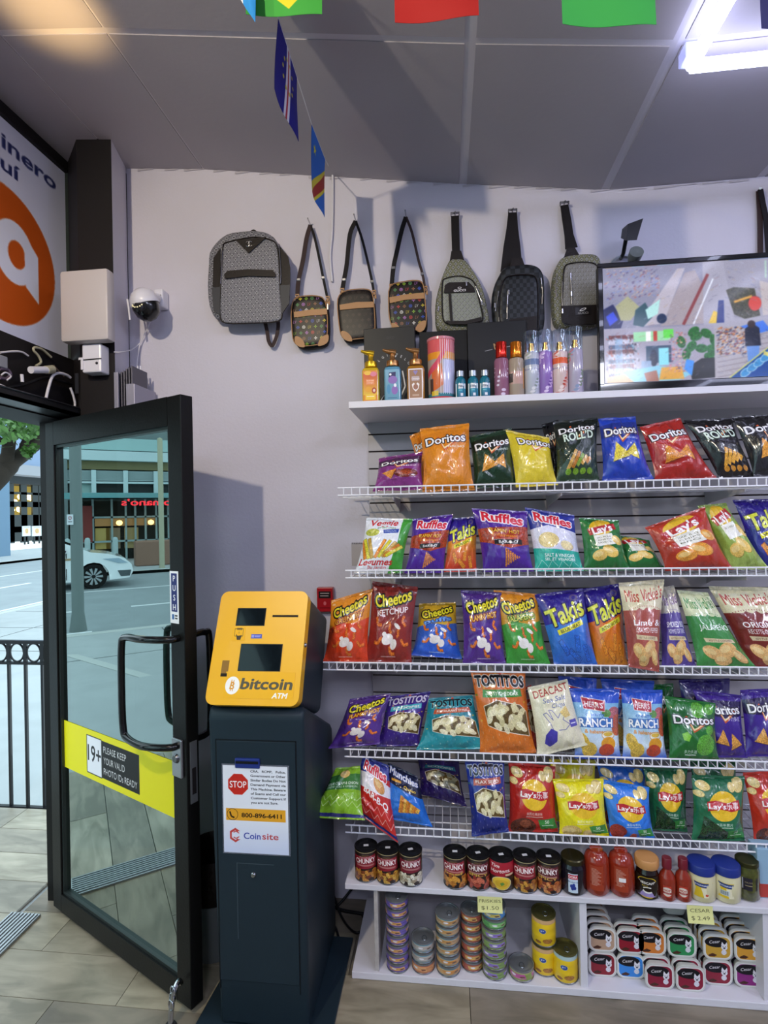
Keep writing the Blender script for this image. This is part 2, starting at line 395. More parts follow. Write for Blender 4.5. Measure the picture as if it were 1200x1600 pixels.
# storefront: header, jambs, glazing towards the street side behind the camera
st = thing('shop_front', 'black metal shop front frame with transom around the open doorway', 'shop front', (-1.75, -1, 0)); 
del st['category']; st['kind'] = 'structure'; rename(st, 'wall_shopfront')
solid('door_jamb', (-1.80, -.13, -.01), (-1.74, -.03, 2.14), blackm, st)
solid('header', (-1.86, -1.22, 2.135), (-1.66, -.04, 2.42), darkm, st)
solid('top_rail', (-1.82, -6.2, 3.30), (-1.70, -.0, 3.37), darkm, st)
solid('jamb', (-1.80, -1.24, -.01), (-1.70, -1.17, 3.35), blackm, st)
for y in (-2.5, -3.8, -5.1): solid('mullion', (-1.80, y-.03, 0), (-1.72, y+.03, 3.35), blackm, st)
solid('sill', (-1.80, -6.2, 0), (-1.70, -1.24, .35), blackm, st)
solid('mid_rail', (-1.80, -6.2, 2.30), (-1.70, -1.24, 2.42), blackm, st)
solid('pillar_edge', (-1.79, -.035, 2.40), (-1.725, -.005, 3.37), blackm, st)
def glassmat(name, tint, refl, rough=.0):
    m = bpy.data.materials.new(name); m.use_nodes = True; nt = m.node_tree; nt.nodes.clear(); L = nt.links
    o = nt.nodes.new('ShaderNodeOutputMaterial'); mx = nt.nodes.new('ShaderNodeMixShader'); tr = nt.nodes.new('ShaderNodeBsdfTransparent'); gl = nt.nodes.new('ShaderNodeBsdfGlossy')
    fr = nt.nodes.new('ShaderNodeLayerWeight'); fr.inputs['Blend'].default_value = .5
    mr = nt.nodes.new('ShaderNodeMapRange'); mr.inputs[3].default_value = refl[0]; mr.inputs[4].default_value = refl[1]; L.new(fr.outputs['Facing'], mr.inputs[0])
    tr.inputs[0].default_value = lin(tint); gl.inputs[0].default_value = (.86, 1.0, .97, 1); gl.inputs['Roughness'].default_value = rough
    L.new(mr.outputs[0], mx.inputs[0]); L.new(tr.outputs[0], mx.inputs[1]); L.new(gl.outputs[0], mx.inputs[2]); L.new(mx.outputs[0], o.inputs[0]); return m
winglass = glassmat('window_glass', 'f0fbf8', (.04, .5))
ww = struct(build('window_1', MB().box((-1.765, -6.2, .35), (-1.755, -1.24, 3.3)), winglass))
# printed banner in the transom above the door (behind glass line)
B = Pic(100, 45, 'd9dcf2', 4)
# banner: u runs from the door corner (right edge in view) towards the camera, so x=100 is the edge beside the pillar
B.ell(82, 28.3, 13.9, 14.2, 'c2551a', n=60)
B.ell(84.6, 27, 5.4, 6.6, 'dfe2f4'); B.ell(85.2, 27.2, 2.3, 2.9, 'c2551a'); B.poly([(87, 21.5), (91, 25), (91, 35.5), (87.4, 33)], 'dfe2f4')
B.ell(73, 28, 4.0, 6, 'dfe2f4')
B.text('dinero', 87.4, 5.0, 3.1, '262d63', wx=18.8, bold=.02); B.text('aquí', 80.6, 9.6, 3.1, '262d63', wx=11.5, bold=.02); B.text('tu', 74, 5.0, 3.1, '262d63', bold=.02)
b = tag(build('window_banner', MB().quad((-1.72, -2.05, 3.31), (-1.72, -.04, 3.31), (-1.72, -.04, 2.44), (-1.72, -2.05, 2.44), (-.008, 0, 0)), pmat('banner_print', B, .35)),
        'white window banner with an orange oval and dark blue lettering above the door', 'banner')
solid('side_trim', (-1.74, -.045, 2.40), (-1.70, -.02, 3.33), mat('green_edge', '2b332f', .4), st)
# threshold of ribbed aluminium
th = tag(build('door_threshold', MB().box((-1.90, -1.17, -.004), (-1.76, -.22, .010), bev=.003), alum), 'ribbed aluminium threshold strip across the open doorway', 'threshold')
for k in range(8): solid('ridge', (-1.893+k*.0165, -1.165, .009), (-1.886+k*.0165, -.225, .0145), alum, th)
# ---- the open glass door
H0 = Vector((-1.725, -.192, 0)); U = Vector((.892, -.452, 0)).normalized(); N = Vector((U.y, -U.x, 0))   # N points to the room side
def dpt(s, z, n=0): return H0+U*s+N*n+Vector((0, 0, z))
def dbox(mb, s0, s1, z0, z1, n0, n1, bev=0, mi=0):
    M = Matrix.Translation(H0) @ Matrix(((U.x, N.x, 0, 0), (U.y, N.y, 0, 0), (0, 0, 1, 0), (0, 0, 0, 1)))
    return mb.box((s0, n0, z0), (s1, n1, z1), M, mi, bev)
door = thing('glass_door', 'black framed glass door swung open into the shop beside the cash machine', 'door', H0)
door['kind'] = 'thing'
def dpart(name, s0, s1, z0, z1, n0, n1, m, parent=None, bev=0, label=None): return build(name, dbox(MB(), s0, s1, z0, z1, n0, n1, bev), m, parent or door, label=label)
NF, NB = .0, -.05
dpart('hinge_stile', .0, .07, .025, 2.12, NB, NF, blackm, bev=.003)
dpart('lock_stile', .86, .935, .025, 2.12, NB, NF, blackm, bev=.003)
dpart('top_rail', .07, .86, 2.02, 2.12, NB, NF, blackm); dpart('bottom_rail', .07, .86, .025, .10, NB, NF, blackm)
for s0, s1, z0, z1 in ((.07, .86, .10, .112), (.07, .86, 2.008, 2.02), (.07, .080, .112, 2.008), (.850, .86, .112, 2.008)):
    dpart('glazing_bead', s0, s1, z0, z1, -.030, -.008, mat('bead', '3a4140', .3, .6))
doorglass = glassmat('door_glass', '8b9a92', (.24, .66))
dpart('pane', .078, .852, .11, 2.01, -.027, -.021, doorglass, label='tinted reflective glass pane')
S = Pic(76, 20, 'e6dd16', 5)
S.rect(18, 2.6, 28.5, 17.4, 'e6e8ee', ow=.3, oc='333333'); S.text('19+', 23.3, 9.2, 6.6, '1c1c22', wx=9.5, bold=.01)
S.rect(28.8, 2.6, 54, 17.4, '1b1b1d')
for i, (t, w_) in enumerate((('PLEASE KEEP', 15.5), ('YOUR VALID', 14.5), ('PHOTO IDs READY', 22.5))): S.text(t, 30+w_/2, 5.8+i*4.3, 2.7, 'f2f2f2', wx=w_)
build('age_sticker', MB().quad(dpt(.080, .84, -.019), dpt(.850, .84, -.019), dpt(.850, .64, -.019), dpt(.080, .64, -.019), N*-.001), pmat('sticker_print', S, .45), door, label='yellow band sticker asking for photo IDs')
S = Pic(10, 36, 'eef0f4', 8); S.rect(1.6, 1.6, 8.4, 28, '28306e')
for i, c in enumerate('PUSH'): S.text(c, 5, 5+i*6.6, 4.1, 'f5f5f5', bold=.015)
S.rect(2, 29.8, 4.6, 33.4, '3f6aa5'); S.rect(5.4, 30.2, 8.4, 31.2, '333333'); S.rect(5.4, 32, 8.4, 33, '333333')
build('push_sticker', MB().quad(dpt(.861, 1.515, .0006), dpt(.908, 1.515, .0006), dpt(.908, 1.335, .0006), dpt(.861, 1.335, .0006), N*.0008), pmat('push_print', S, .4), door, label='white and blue push sticker')
hm = mat('handle_black', '0e0e0f', .22, coat=.5)
def handle(sg):
    n0 = NF if sg > 0 else NB
    P = [dpt(.90, 1.285, n0), dpt(.89, 1.285, n0+sg*.035), dpt(.80, 1.285, n0+sg*.075), dpt(.70, 1.28, n0+sg*.07), dpt(.675, 1.25, n0+sg*.07), dpt(.67, 1.10, n0+sg*.07), dpt(.675, .96, n0+sg*.07), dpt(.70, .925, n0+sg*.07), dpt(.80, .92, n0+sg*.075), dpt(.89, .92, n0+sg*.035), dpt(.90, .92, n0)]
    if sg < 0: P = [dpt(.90, 1.285, n0), dpt(.90, 1.285, n0-.06), dpt(.90, 1.25, n0-.08), dpt(.90, .96, n0-.08), dpt(.90, .92, n0-.06), dpt(.90, .92, n0)]
    build('pull_handle', MB().tube(bez(P, 6), .0125, 12), hm, door, smooth=60)
handle(1); handle(-1)
lk = dpart('deadlock', .866, .918, .81, .94, 0, .010, mat('lock_steel', 'a3a6ab', .3, .8), bev=.003)
build('key_cylinder', MB().lathe(dpt(.892, .875, .010), [(0, .008), (.012, .008), (.016, .002), (.017, 0)], 20, Matrix.Rotation(math.atan2(N.y, N.x), 3, 'Z') @ Matrix.Rotation(math.pi/2, 3, 'Y')), mat('key_steel', '6a6c70', .25, .9), lk, smooth=40)
pl = dpart('strike_plate', .9352, .938, .72, .93, -.040, -.012, mat('lock_steel', 'a3a6ab', .3, .8))
dpart('latch_slot', .9382, .939, .75, .84, -.034, -.018, darkm, pl)
build('hinge_pin', MB().tube([dpt(0, .2, -.055), dpt(0, .32, -.055)], .01), blackm, door); build('hinge_pin', MB().tube([dpt(0, 1.8, -.055), dpt(0, 1.92, -.055)], .01), blackm, door)
# chrome door holder hooked on the free corner
ds = tag(build('door_stop', MB().tube(bez([dpt(.90, .115, .014), dpt(.91, .135, .03), dpt(.915, .12, .05), dpt(.905, .06, .055), dpt(.905, .012, .06)], 6), .009, 10), mat('chrome', 'b9bbc0', .12, 1)), 'chrome hook door holder at the foot of the open glass door', 'door stop')
build('foot_pad', MB().lathe(dpt(.905, 0, .06), [(0, .014), (.016, .014), (.02, .008), (.022, 0), (0, 0)], 16), mat('rubber', '2a2a2c', .7), ds, smooth=40)
for k in range(3): build('link', MB().tube([dpt(.91+.012*math.cos(a), .118+.016*math.sin(a)-k*.02, .052+.004*k) for a in np.linspace(0, 2*math.pi, 13)], .003, 6, False), mat('chrome', 'b9bbc0', .12, 1), ds, smooth=60)
# ================================================================== LED frames on the ceiling
tube = bpy.data.materials.new('led_tube'); tube.use_nodes = True
tb = tube.node_tree.nodes['Principled BSDF']; tb.inputs['Base Color'].default_value = (1, 1, 1, 1); tb.inputs['Emission Color'].default_value = (.66, .70, 1, 1); tb.inputs['Emission Strength'].default_value = COOLP
clip_m = mat('clear_clip', 'c8cdf0', .2, alpha=.6)
def led_frame(x0, y0, x1, y1, label, z=2.985):
    t = thing('led_ceiling_frame', label, 'ceiling light', (x0, y0, z+.0), 'white LED tube frames on the ceiling')
    for a, b in (((x0, y0), (x1, y0)), ((x1, y0), (x1, y1)), ((x1, y1), (x0, y1)), ((x0, y1), (x0, y0))):
        build('light_tube', MB().tube([(a[0], a[1], z), (b[0], b[1], z)], .018, 10), tube, t, smooth=60)
    for a in ((x0, y0), (x1, y0), (x1, y1), (x0, y1)):
        build('corner_clip', MB().box((a[0]-.026, a[1]-.026, z+.012), (a[0]+.026, a[1]+.026, ceilz(a[0])-.001), bev=.004), clip_m, t)
led_frame(.735, -.70, 1.40, -1.30, 'bright white LED tube frame on the ceiling near the chip shelves')
led_frame(.735, -1.95, 1.40, -2.55, 'white LED tube frame over the aisle, out of the view')
led_frame(1.75, -1.30, 2.45, -1.95, 'white LED tube frame over the far right aisle, out of the view')
led_frame(.735, -3.3, 1.40, -3.9, 'white LED tube frame towards the rear of the shop')
led_frame(-.55, -2.9, .1, -3.5, 'white LED tube frame behind the photographer', 3.045)
led_frame(-.45, -4.3, .2, -4.9, 'unseen LED tube frame added as fill light at the rear left of the shop', 3.045)  # the frames from here on are unseen, added for more fill light
led_frame(2.7, -.7, 3.35, -1.3, 'LED tube frame added as fill light in the far right corner, out of the view')
led_frame(1.75, -2.7, 2.45, -3.3, 'LED tube frame added as fill light over the right aisle behind the photographer')
led_frame(2.7, -3.9, 3.35, -4.5, 'unseen LED tube frame added as fill light at the rear right of the shop')
# smoke detector
# ================================================================== SHELVING
slm = mat('slat_board', 'b2aeb3', .5, var=.03, bump=.04, bscale=80); grv = mat('slat_groove', '2c211f', .7)
X1 = 1.62
sw = tag(build('slatwall', MB().box((-.332, -.012, .02), (X1, -.001, 2.10)), grv), 'grey slatwall board behind the wire shelves', 'slatwall')
z = 2.04-.075*27
for k in range(28):
    z0 = 2.0425-.075*(27-k)-.0; z0 = z0
    build('slat', MB().box((-.332, -.020, z0-.069), (X1, -.011, z0), bev=.0015), slm, sw)
build('slat', MB().box((-.332, -.020, 2.0485), (X1, -.011, 2.10)), slm, sw)
boardm = white
ts = tag(build('top_shelf', MB().add([(-.355, -.36, 2.098), (X1, -.36, 2.098), (X1, -.0, 2.098), (-.355, -.0, 2.098), (-.355, -.36, 2.122), (X1, -.36, 2.122), (X1, -.0, 2.122), (-.355, -.0, 2.122)],
    [(0, 3, 2, 1), (4, 5, 6, 7), (0, 1, 5, 4), (1, 2, 6, 5), (2, 3, 7, 6), (3, 0, 4, 7)]), boardm), 'long white board shelf carrying soaps and the TV', 'shelf')
wirem = mat('white_wire', 'e3e3ea', .35, bump=.03)
def wire_shelf(x0, z, label, dep=.35):
    """z = level the bags stand on"""
    t = thing('wire_shelf', label, 'wire shelf', (x0, 0, z), 'white wire shelves')
    yf = -dep
    for zz in (z+.027, z-.001): build('front_rail', MB().tube([(x0, yf, zz), (X1, yf, zz)], .0032, 8), wirem, t, smooth=60)
    n = int((X1-x0)/.031); m = MB(); d = MB()
    for k in range(n):
        x = x0+.022+k*.031
        m.tube([(x, yf-.001, z+.027), (x, yf-.001, z-.002)], .0024, 6); d.tube([(x, yf, z-.001), (x, -.024, z-.001)], .0017, 5, False)
    build('lip_bars', m, wirem, t, stuff=True, smooth=60); build('deck_wires', d, wirem, t, stuff=True, smooth=60)
    for y in (-.022, -.13, -.25): build('cross_rod', MB().tube([(x0, y, z-.0055), (X1, y, z-.0055)], .0028, 6), wirem, t, smooth=60)
    for x in (-.20, .42, 1.05):
        if x > x0: build('bracket', MB().prism([(x, -.021, z-.01), (x, -.021, z-.07), (x, -.06, z-.055), (x, -.32, z-.02), (x, -.32, z-.01)], (.004, 0, 0)), slm, t)
Z1, Z2, Z3, Z4, Z5 = 1.772, 1.460, 1.113, .786, .500
wire_shelf(-.405, Z1, 'top wire shelf, right under the white board shelf'); wire_shelf(-.382, Z2, 'second wire shelf from the top')
wire_shelf(-.474, Z3, 'middle wire shelf reaching to the yellow machine'); wire_shelf(-.398, Z4, 'fourth wire shelf from the top')
wire_shelf(-.40, Z5, 'lowest wire shelf above the soup cans')
# white base unit
ZA, ZB = .026, .346      # levels things stand on: bottom board, cabinet top board
bu = thing('base_unit', 'white board base unit with two compartments under the wire shelves', 'cabinet', (-.36, 0, 0))
def wedge(x0, x1, z0, z1, yf=-.41, sk=.012): return MB().box((x0, yf, z0), (x1, -.022, z1), bev=.002)
build('bottom_board', wedge(-.375, X1, .001, ZA), boardm, bu); build('top_board', wedge(-.395, X1, ZB-.020, ZB), boardm, bu)
edg = mat('worn_board_edge', 'b5b0ad', .7, var=.2, vscale=40)
def dv(n, px0, px1): 
    a = onY(px0, 1450, -.40).x; b_ = onY(px1, 1450, -.40).x
    build(n, MB().box((a, -.40, ZA+.0005), (b_, -.023, ZB-.0205)), boardm if px0 > 700 else edg, bu)
dv('divider', 585, 591); dv('divider', 906, 917); dv('divider', 1192, 1203)
build('back_board', MB().box((-.33, -.030, ZA+.0005), (X1, -.0215, ZB-.0205)), slm, bu)
# debris specks on the bottom board
# handwritten notes hanging from the cabinet top
def note(px0, py0, px1, py1, lines, label):
    P_ = Pic(34, 24, 'd9d893', 4); y = 7
    for t, w_ in lines: P_.text(t, 17, y, 5, '5a5a38', wx=w_, rot=-2); y += 10
    a = onY(px0, py0, -.4135); b_ = onY(px1, py1, -.4135)
    return tag(build('price_note', MB().grid(lambda u, v: Vector((a.x+(b_.x-a.x)*u, -.4135-.012*(1-v)**2, b_.z+(a.z-b_.z)*v)), 6, 6), pmat('note_print', P_, .8)), label, 'note')
note(746, 1400, 785, 1424, (('FRISKIES', 30), ('$1.50', 24)), 'yellow handwritten price note above the tall cat food stacks')
note(1073, 1414, 1114, 1441, (('CESAR', 26), ('$ 2.49', 24)), 'yellow handwritten price note above the pet food trays')
# ================================================================== PRINT DESIGNS FOR THE SNACK BAGS (100 wide, 130 high)
def tri_chip(p, x, y, r, c='d9932f', rot=0):
    a = [math.radians(rot+d) for d in (0, 120, 240)]
    pts = []
    for i in range(3):
        for k in range(5):
            t = k/5; q0 = (x+r*math.cos(a[i]), y+r*math.sin(a[i])); q1 = (x+r*math.cos(a[(i+1) % 3]), y+r*math.sin(a[(i+1) % 3]))
            pts.append((q0[0]*(1-t)+q1[0]*t+(k % 2)*.8, q0[1]*(1-t)+q1[1]*t))
    p.poly([(u+1.2, v+1.4) for u, v in pts], '5a3010', al=.6); p.poly(pts, c, tex=.28)
def round_chip(p, x, y, r, c='e3c173', rot=0, e=.72):
    p.ell(x+.8, y+1, r, r*e, '8a6224', rot=rot, al=.6); p.ell(x, y, r, r*e, c, rot=rot, tex=.14); p.ell(x-r*.2, y-r*.1, r*.6, r*e*.45, 'f3dfa2', rot=rot, al=.6)
def foil(p):
    for y in (1.2, 3.0, 4.8, 125.2, 127, 128.8): p.rect(0, y, 100, y+.7, '000000', al=.18)
    return p.noise(.05, 2)
def doritos(bg, bg2, chip='d98f32', sub='NACHO', kind='std', dark='141014', tx=50, ty=34, sz=17):
    p = Pic(100, 130, bg); p.grad(bg, bg2, 20)
    p.poly([(0, ty-16), (30, ty-20), (100, ty-22), (100, ty+6), (60, ty+14), (0, ty+10)], dark, al=.75)
    p.poly([(tx-18, ty-8), (tx-4, ty+24), (tx+34, ty-4), (tx+30, ty-8), (tx-3, ty+16), (tx-14, ty-10)], 'c8562a')
    p.poly([(tx-14, ty-4), (tx-4, ty+20), (tx+26, ty), (tx-3, ty+15)], 'f2d9a6')
    p.text('Doritos', tx, ty-3, sz, 'f4f2f4', wx=84, rot=-4, bold=.025, out='17131a', ow=1.6)
    p.text(sub, 72, ty+14, 4.6, 'f0eeee', wx=34, bold=.01)
    if kind == 'std': tri_chip(p, 36, 78, 24, chip, 15); tri_chip(p, 68, 76, 19, chip, 55)
    if kind == 'one': tri_chip(p, 30, 74, 20, chip, 200); p.ell(66, 76, 26, 16, '6d2117', tex=.3); p.ell(64, 74, 18, 9, '9a4424', tex=.4)
    if kind == 'roll':
        p.text('ROLL’D', 52, ty+13, 17, 'd9ead9', wx=72, rot=-5, bold=.03, out='1b2a1b', ow=1.4)
        for i in range(5): p.line([(24+i*11, 108-i*3), (44+i*9, 70+i*4)], 8, (chip, 'b8772a', '7d9a35')[i % 3] if bg != '17141a' else chip, tex=.25)
        for i in range(4): p.ell(26+i*17, 112, 7, 6, '6f9a2a' if bg2 != '1e1a1e' else 'c98a30', tex=.2)
    if kind == 'cn':
        tri_chip(p, 34, 92, 20, chip, 40); tri_chip(p, 66, 98, 20, chip, 10); p.text('多力多滋', 70, ty+14, 7, 'f4f4f4', wx=34)
    if kind == 'seaweed':
        for x, y, r in ((70, 92, 20), (60, 20, 14), (80, 60, 9), (84, 16, 10)): p.ell(x, y, r, r*1.2, '5da53a', rot=20, tex=.25)
        p.poly([(22, 72), (32, 66), (38, 74), (34, 86), (24, 84)], '83c53e', tex=.1); p.text('多力多滋', 38, 108, 6, 'ffffff', wx=26); p.rect(28, 114, 50, 116, 'e8f0e8')
    p.text('®', 93, ty-10, 3, 'ffffff'); return foil(p)
def curls(p, pts, c='e2742a'):
    for x, y, r in pts:
        q = [(x+9*t, y+3*math.sin(t*3+r)) for t in np.linspace(-1, 1, 7)]
        a = math.radians(r*40); q = [(x+(u-x)*math.cos(a)-(v-y)*math.sin(a), y+(u-x)*math.sin(a)+(v-y)*math.cos(a)) for u, v in q]
        p.line(q, 6, '8c3a10', al=.7); p.line([(u-.4, v-.6) for u, v in q], 5, c, tex=.3)
def cheetos(top, bot, sub, subc='f2c52a', subo='7a1a10', mid=None):
    p = Pic(100, 130, top); p.grad(top, mid or top, 0, 60).grad(mid or top, bot, 60, 130)
    p.poly([(0, 62), (30, 54), (70, 58), (100, 50), (100, 130), (0, 130)], bot, al=.9)
    p.text('Cheetos', 50, 24, 20, 'e9dc2c', wx=82, rot=-13, bold=.03, out='171310', ow=3.0, arch=-4)
    p.text(sub, 52, 46, 10, subc, wx=70, rot=-9, bold=.02, out=subo, ow=1.4)
    curls(p, ((22, 66, 1), (80, 62, 2), (70, 80, 3), (26, 96, 4), (84, 98, 5), (50, 74, 6), (56, 112, 1)))
    p.ell(46, 92, 13, 9, 'ece6e2', rot=-15); p.ell(38, 84, 5, 4, 'f4f0ec'); p.ell(60, 100, 7, 9, 'e8e0dc', rot=20); p.ell(66, 70, 8, 3.5, 'ece6e2', rot=30)
    p.text('OR', 8, 12, 4, 'ffffff'); p.rect(34, 119, 66, 121, 'ffffff', al=.5); return foil(p)
def takis(top, bot, sub, subbg='e4dc2a'):
    p = Pic(100, 130, '2a1f86'); p.grad('24147a', '34259a', 0, 60); p.grad(top, bot, 60)
    p.poly([(0, 58), (100, 44), (100, 66), (0, 76)], top)
    p.ell(76, 14, 9, 6, '5a4a7a'); p.ell(76, 14, 4.5, 3, '2a1f86')
    p.text('Takis', 50, 38, 30, 'd8dc3c', wx=88, rot=-13, shear=.1, bold=.03, out='1d1450', ow=2.0)
    p.poly([(22, 68), (84, 52), (86, 60), (24, 77)], subbg); p.text(sub, 54, 64.5, 5.6, '2a2a20', wx=50, rot=-14, bold=.01)
    c = '2a62c0' if 'HEAT' in sub else 'dd8a2c'
    for x, y, a in ((30, 98, 60), (62, 92, 95), (52, 112, 40), (80, 108, 80)):
        r = math.radians(a); p.line([(x-14*math.cos(r), y-14*math.sin(r)), (x+14*math.cos(r), y+14*math.sin(r))], 10, c, tex=.25, ow=.8, oc='1c2c66' if 'HEAT' in sub else '9a3c10')
    return foil(p)
def ruffles(kind):
    bg = {'bbq': '4b2392', 'salt': '2b3596', 'lime': '86bb2a', 'red': 'c92c26'}[kind]; p = Pic(100, 130, bg); p.grad(bg, bg, 0)
    if kind == 'bbq':
        p.poly([(0, 44), (100, 36), (100, 74), (60, 84), (0, 70)], 'a63a1c', tex=.3); p.text('FLAMIN’ HOT', 52, 48, 8, 'f2c733', wx=60, rot=4, bold=.02, out='7a1a10', ow=1)
        p.text('Enflammant', 52, 57, 6.5, 'f2a733', wx=50, rot=4); p.rect(28, 66, 84, 76, '1a1214'); p.text('BAR-B-Q', 56, 71, 5.5, 'ffffff', wx=38, bold=.02)
        for i in range(7): p.line([(46+i*5, 120-i*3), (50+i*4, 84+i*3)], 3.6, 'd0803c', tex=.3)
    if kind == 'salt':
        p.poly([(0, 46), (40, 34), (100, 44), (100, 92), (0, 84)], 'dcdcee'); p.poly([(0, 84), (100, 88), (100, 130), (0, 130)], '2fae9c')
        for i in range(5): p.line([(4+i*22, 126), (14+i*22, 108), (26+i*22, 120)], .8, 'c8efe6')
        round_chip(p, 34, 66, 22, 'ddc88a', -15); round_chip(p, 72, 76, 14, 'e8d8a8', 10); p.text('SALT & VINEGAR', 54, 98, 7, 'ffffff', wx=66, bold=.02); p.text('SEL ET VINAIGRE', 54, 106, 6, 'ffffff', wx=66, bold=.02)
    if kind == 'lime':
        p.poly([(0, 26), (100, 20), (100, 62), (0, 66)], '3f7d3a'); p.text('SOUR CREAM & ONION', 50, 48, 7.5, 'e6f2e0', wx=88, rot=-4, bold=.02); p.text('CRÈME SURE & OIGNON', 50, 57, 5.5, 'e6f2e0', wx=84, rot=-4)
        for i in range(6): p.line([(i*18, 90), (9+i*18, 78), (18+i*18, 90)], .9, 'd6efa8'); p.line([(i*18, 104), (9+i*18, 92), (18+i*18, 104)], .9, 'd6efa8')
        p.rect(0, 119, 100, 126, '2a2f7c'); round_chip(p, 50, 22, 16)
    if kind == 'red':
        p.poly([(0, 0), (100, 0), (100, 28), (0, 34)], '2a3590'); p.poly([(0, 36), (50, 26), (100, 40), (100, 60), (0, 66)], 'e9e6ea'); round_chip(p, 66, 44, 18, 'd99a52', 30)
        p.text('BAR-B-Q', 58, 72, 13, 'ffffff', wx=66, rot=12, bold=.03)
        for i in range(6): p.line([(i*18, 100), (9+i*18, 86), (18+i*18, 100)], 1, 'f0b8ae'); p.line([(i*18, 116), (9+i*18, 102), (18+i*18, 116)], 1, 'f0b8ae')
        p.rect(0, 121, 100, 127, '2a2f7c')
    else: pass
    if kind in ('bbq', 'salt', 'red'):
        p.text('Ruffles', 52, 20, 20, 'd2283a', wx=78, rot=6, bold=.035, out='f0ecf2', ow=2.0)
    return foil(p)
def lays(bg, bg2, label, chip='e6c063'):
    p = Pic(100, 130, bg); p.grad(bg, bg2, 30)
    for i in range(5): p.line([(0, 20+i*26), (100, -20+i*26)], 5, bg2, al=.35)
    p.ell(48, 24, 32, 20, 'e0b52a', rot=-16); p.poly([(12, 30), (84, 10), (88, 26), (16, 46)], 'b3262a'); p.text("Lay's", 50, 28, 18, 'f6f2f0', wx=56, rot=-15, shear=.1, bold=.035)
    p.poly([(24, 46), (72, 38), (76, 66), (28, 74)], 'e8e6da')
    for i, t in enumerate(label): p.text(t, 50, 49+i*6.5, 4, '5a5a3a', wx=36, rot=-9)
    round_chip(p, 60, 84, 20, chip, 20); round_chip(p, 34, 94, 18, chip, -20); round_chip(p, 82, 56, 14, chip, 50); return foil(p)
def lays_cn(bg, deco, mark='3c8d3f'):
    p = Pic(100, 130, bg); p.grad(bg, bg, 0)
    for x, y, r in ((16, 18, 13), (84, 16, 15), (8, 34, 9), (70, 20, 10)): round_chip(p, x, y, r, 'e9cf86', x)
    p.ell(52, 56, 29, 29, 'f0c52c', n=48); p.ell(52, 56, 29, 29, 'e0a52a', al=.15)
    p.poly([(20, 48), (36, 45), (60, 50), (84, 44), (86, 62), (66, 66), (44, 61), (20, 66)], 'b8232a'); p.text("Lay's", 39, 55.5, 10, 'fbf6f2', wx=34, shear=.12, bold=.03); p.text('乐事', 69, 55.5, 11, 'fbf6f2', wx=26, bold=.01)
    p.text('海苔味薯片' if bg < '3' else '美国经典原味', 52, 92, 5, 'f4f4e8', wx=34); p.rect(34, 97, 70, 98.5, 'f0f0e0', al=.8)
    if deco == 'meat': p.ell(30, 118, 26, 17, '5c2c1c', tex=.4); p.ell(34, 112, 12, 8, '8d4a30', tex=.3)
    if deco == 'sea': p.poly([(14, 76), (34, 88), (64, 110), (80, 126), (10, 128)], '233f22', tex=.5)
    if deco == 'plain': round_chip(p, 24, 116, 20); round_chip(p, 60, 122, 14)
    if deco == 'tom': p.ell(18, 112, 18, 18, '9c3426', tex=.2); p.ell(52, 122, 9, 8, 'b04a34', tex=.2)
    p.poly([(60, 104), (96, 100), (100, 122), (66, 124)], mark, tex=.1); p.text('50', 79, 108, 7, 'e8f4dc', bold=.02); p.rect(68, 114, 92, 116, 'e8f4dc', al=.8); return foil(p)
def vickies(top, bot, t1, t2, tcol='b3382f', big='ffffff'):
    p = Pic(100, 130, top); p.grad(bot, bot, 44)
    p.poly([(0, 40)]+[(i*5, 42+2.4*math.sin(i*1.6)+.08*(i-10)**2) for i in range(21)]+[(100, 130), (0, 130)], bot)
    for i in range(20): p.ell(i*5+2, 38+.08*(i-10)**2, .9, .9, bot)
    p.text('Miss Vickie’s', 52, 20, 19, tcol, wx=88, rot=-3, shear=.06, bold=.008, arch=-3)
    p.text(t1, 54, 62, 9, big, wx=72, bold=.01); p.text(t2, 54, 73, 7.5 if t2 else 5, big, wx=64)
    p.poly([(20, 80), (84, 82), (88, 88), (22, 87)], 'dac9a2'); p.text('KETTLE COOKED', 54, 84.2, 3, '6a4a3a', wx=50)
    for x, y, r, a in ((30, 104, 18, 20), (60, 100, 20, -20), (80, 110, 15, 40), (46, 116, 16, 0)): round_chip(p, x, y, r, 'e2b374', a, .6)
    return foil(p)
def tostitos(bg, bg2, band, bandc, win=True, tcol='17161c', tout='f0eee8', wcol='d9cf9e'):
    p = Pic(100, 130, bg); p.grad(bg, bg2, 30)
    for i in range(40): p.line([((i*37) % 100, 84+(i*13) % 44), ((i*37) % 100, 88+(i*13) % 44)], .6, 'e8e4da', al=.5)
    for i in range(18): p.ell((i*29) % 100, (i*17) % 80, 2, 1.6, ('d8622a', '4a9a3a', 'e8c040')[i % 3], al=.7)
    p.text('TOSTITOS', 50, 16, 17, tcol, wx=92, bold=.04, out=tout, ow=1.3, arch=2); p.ell(54, 4, 3, 2.4, 'c8401e'); p.poly([(16, 30), (88, 28), (90, 40), (14, 42)], bandc); p.text(band, 52, 35, 5.6, 'f4efe6', wx=62, bold=.02)
    P_ = [(14, 56), (40, 46), (84, 54), (94, 64), (94, 102), (88, 100), (40, 92), (18, 84)]
    p.poly(P_, '5e4a24', tex=.2, ow=1.2, oc='f2ead8')
    r = np.random.RandomState(5)
    for i in range(26):
        x, y = 22+r.rand()*64, 56+r.rand()*34; p.ell(x, y, 9, 5, wcol if i % 3 else 'efe6c0', rot=r.rand()*180, tex=.12, al=.9)
    p.text('2 FOR $5', 30, 112, 4, 'f4efe6', al=.0); return foil(p)
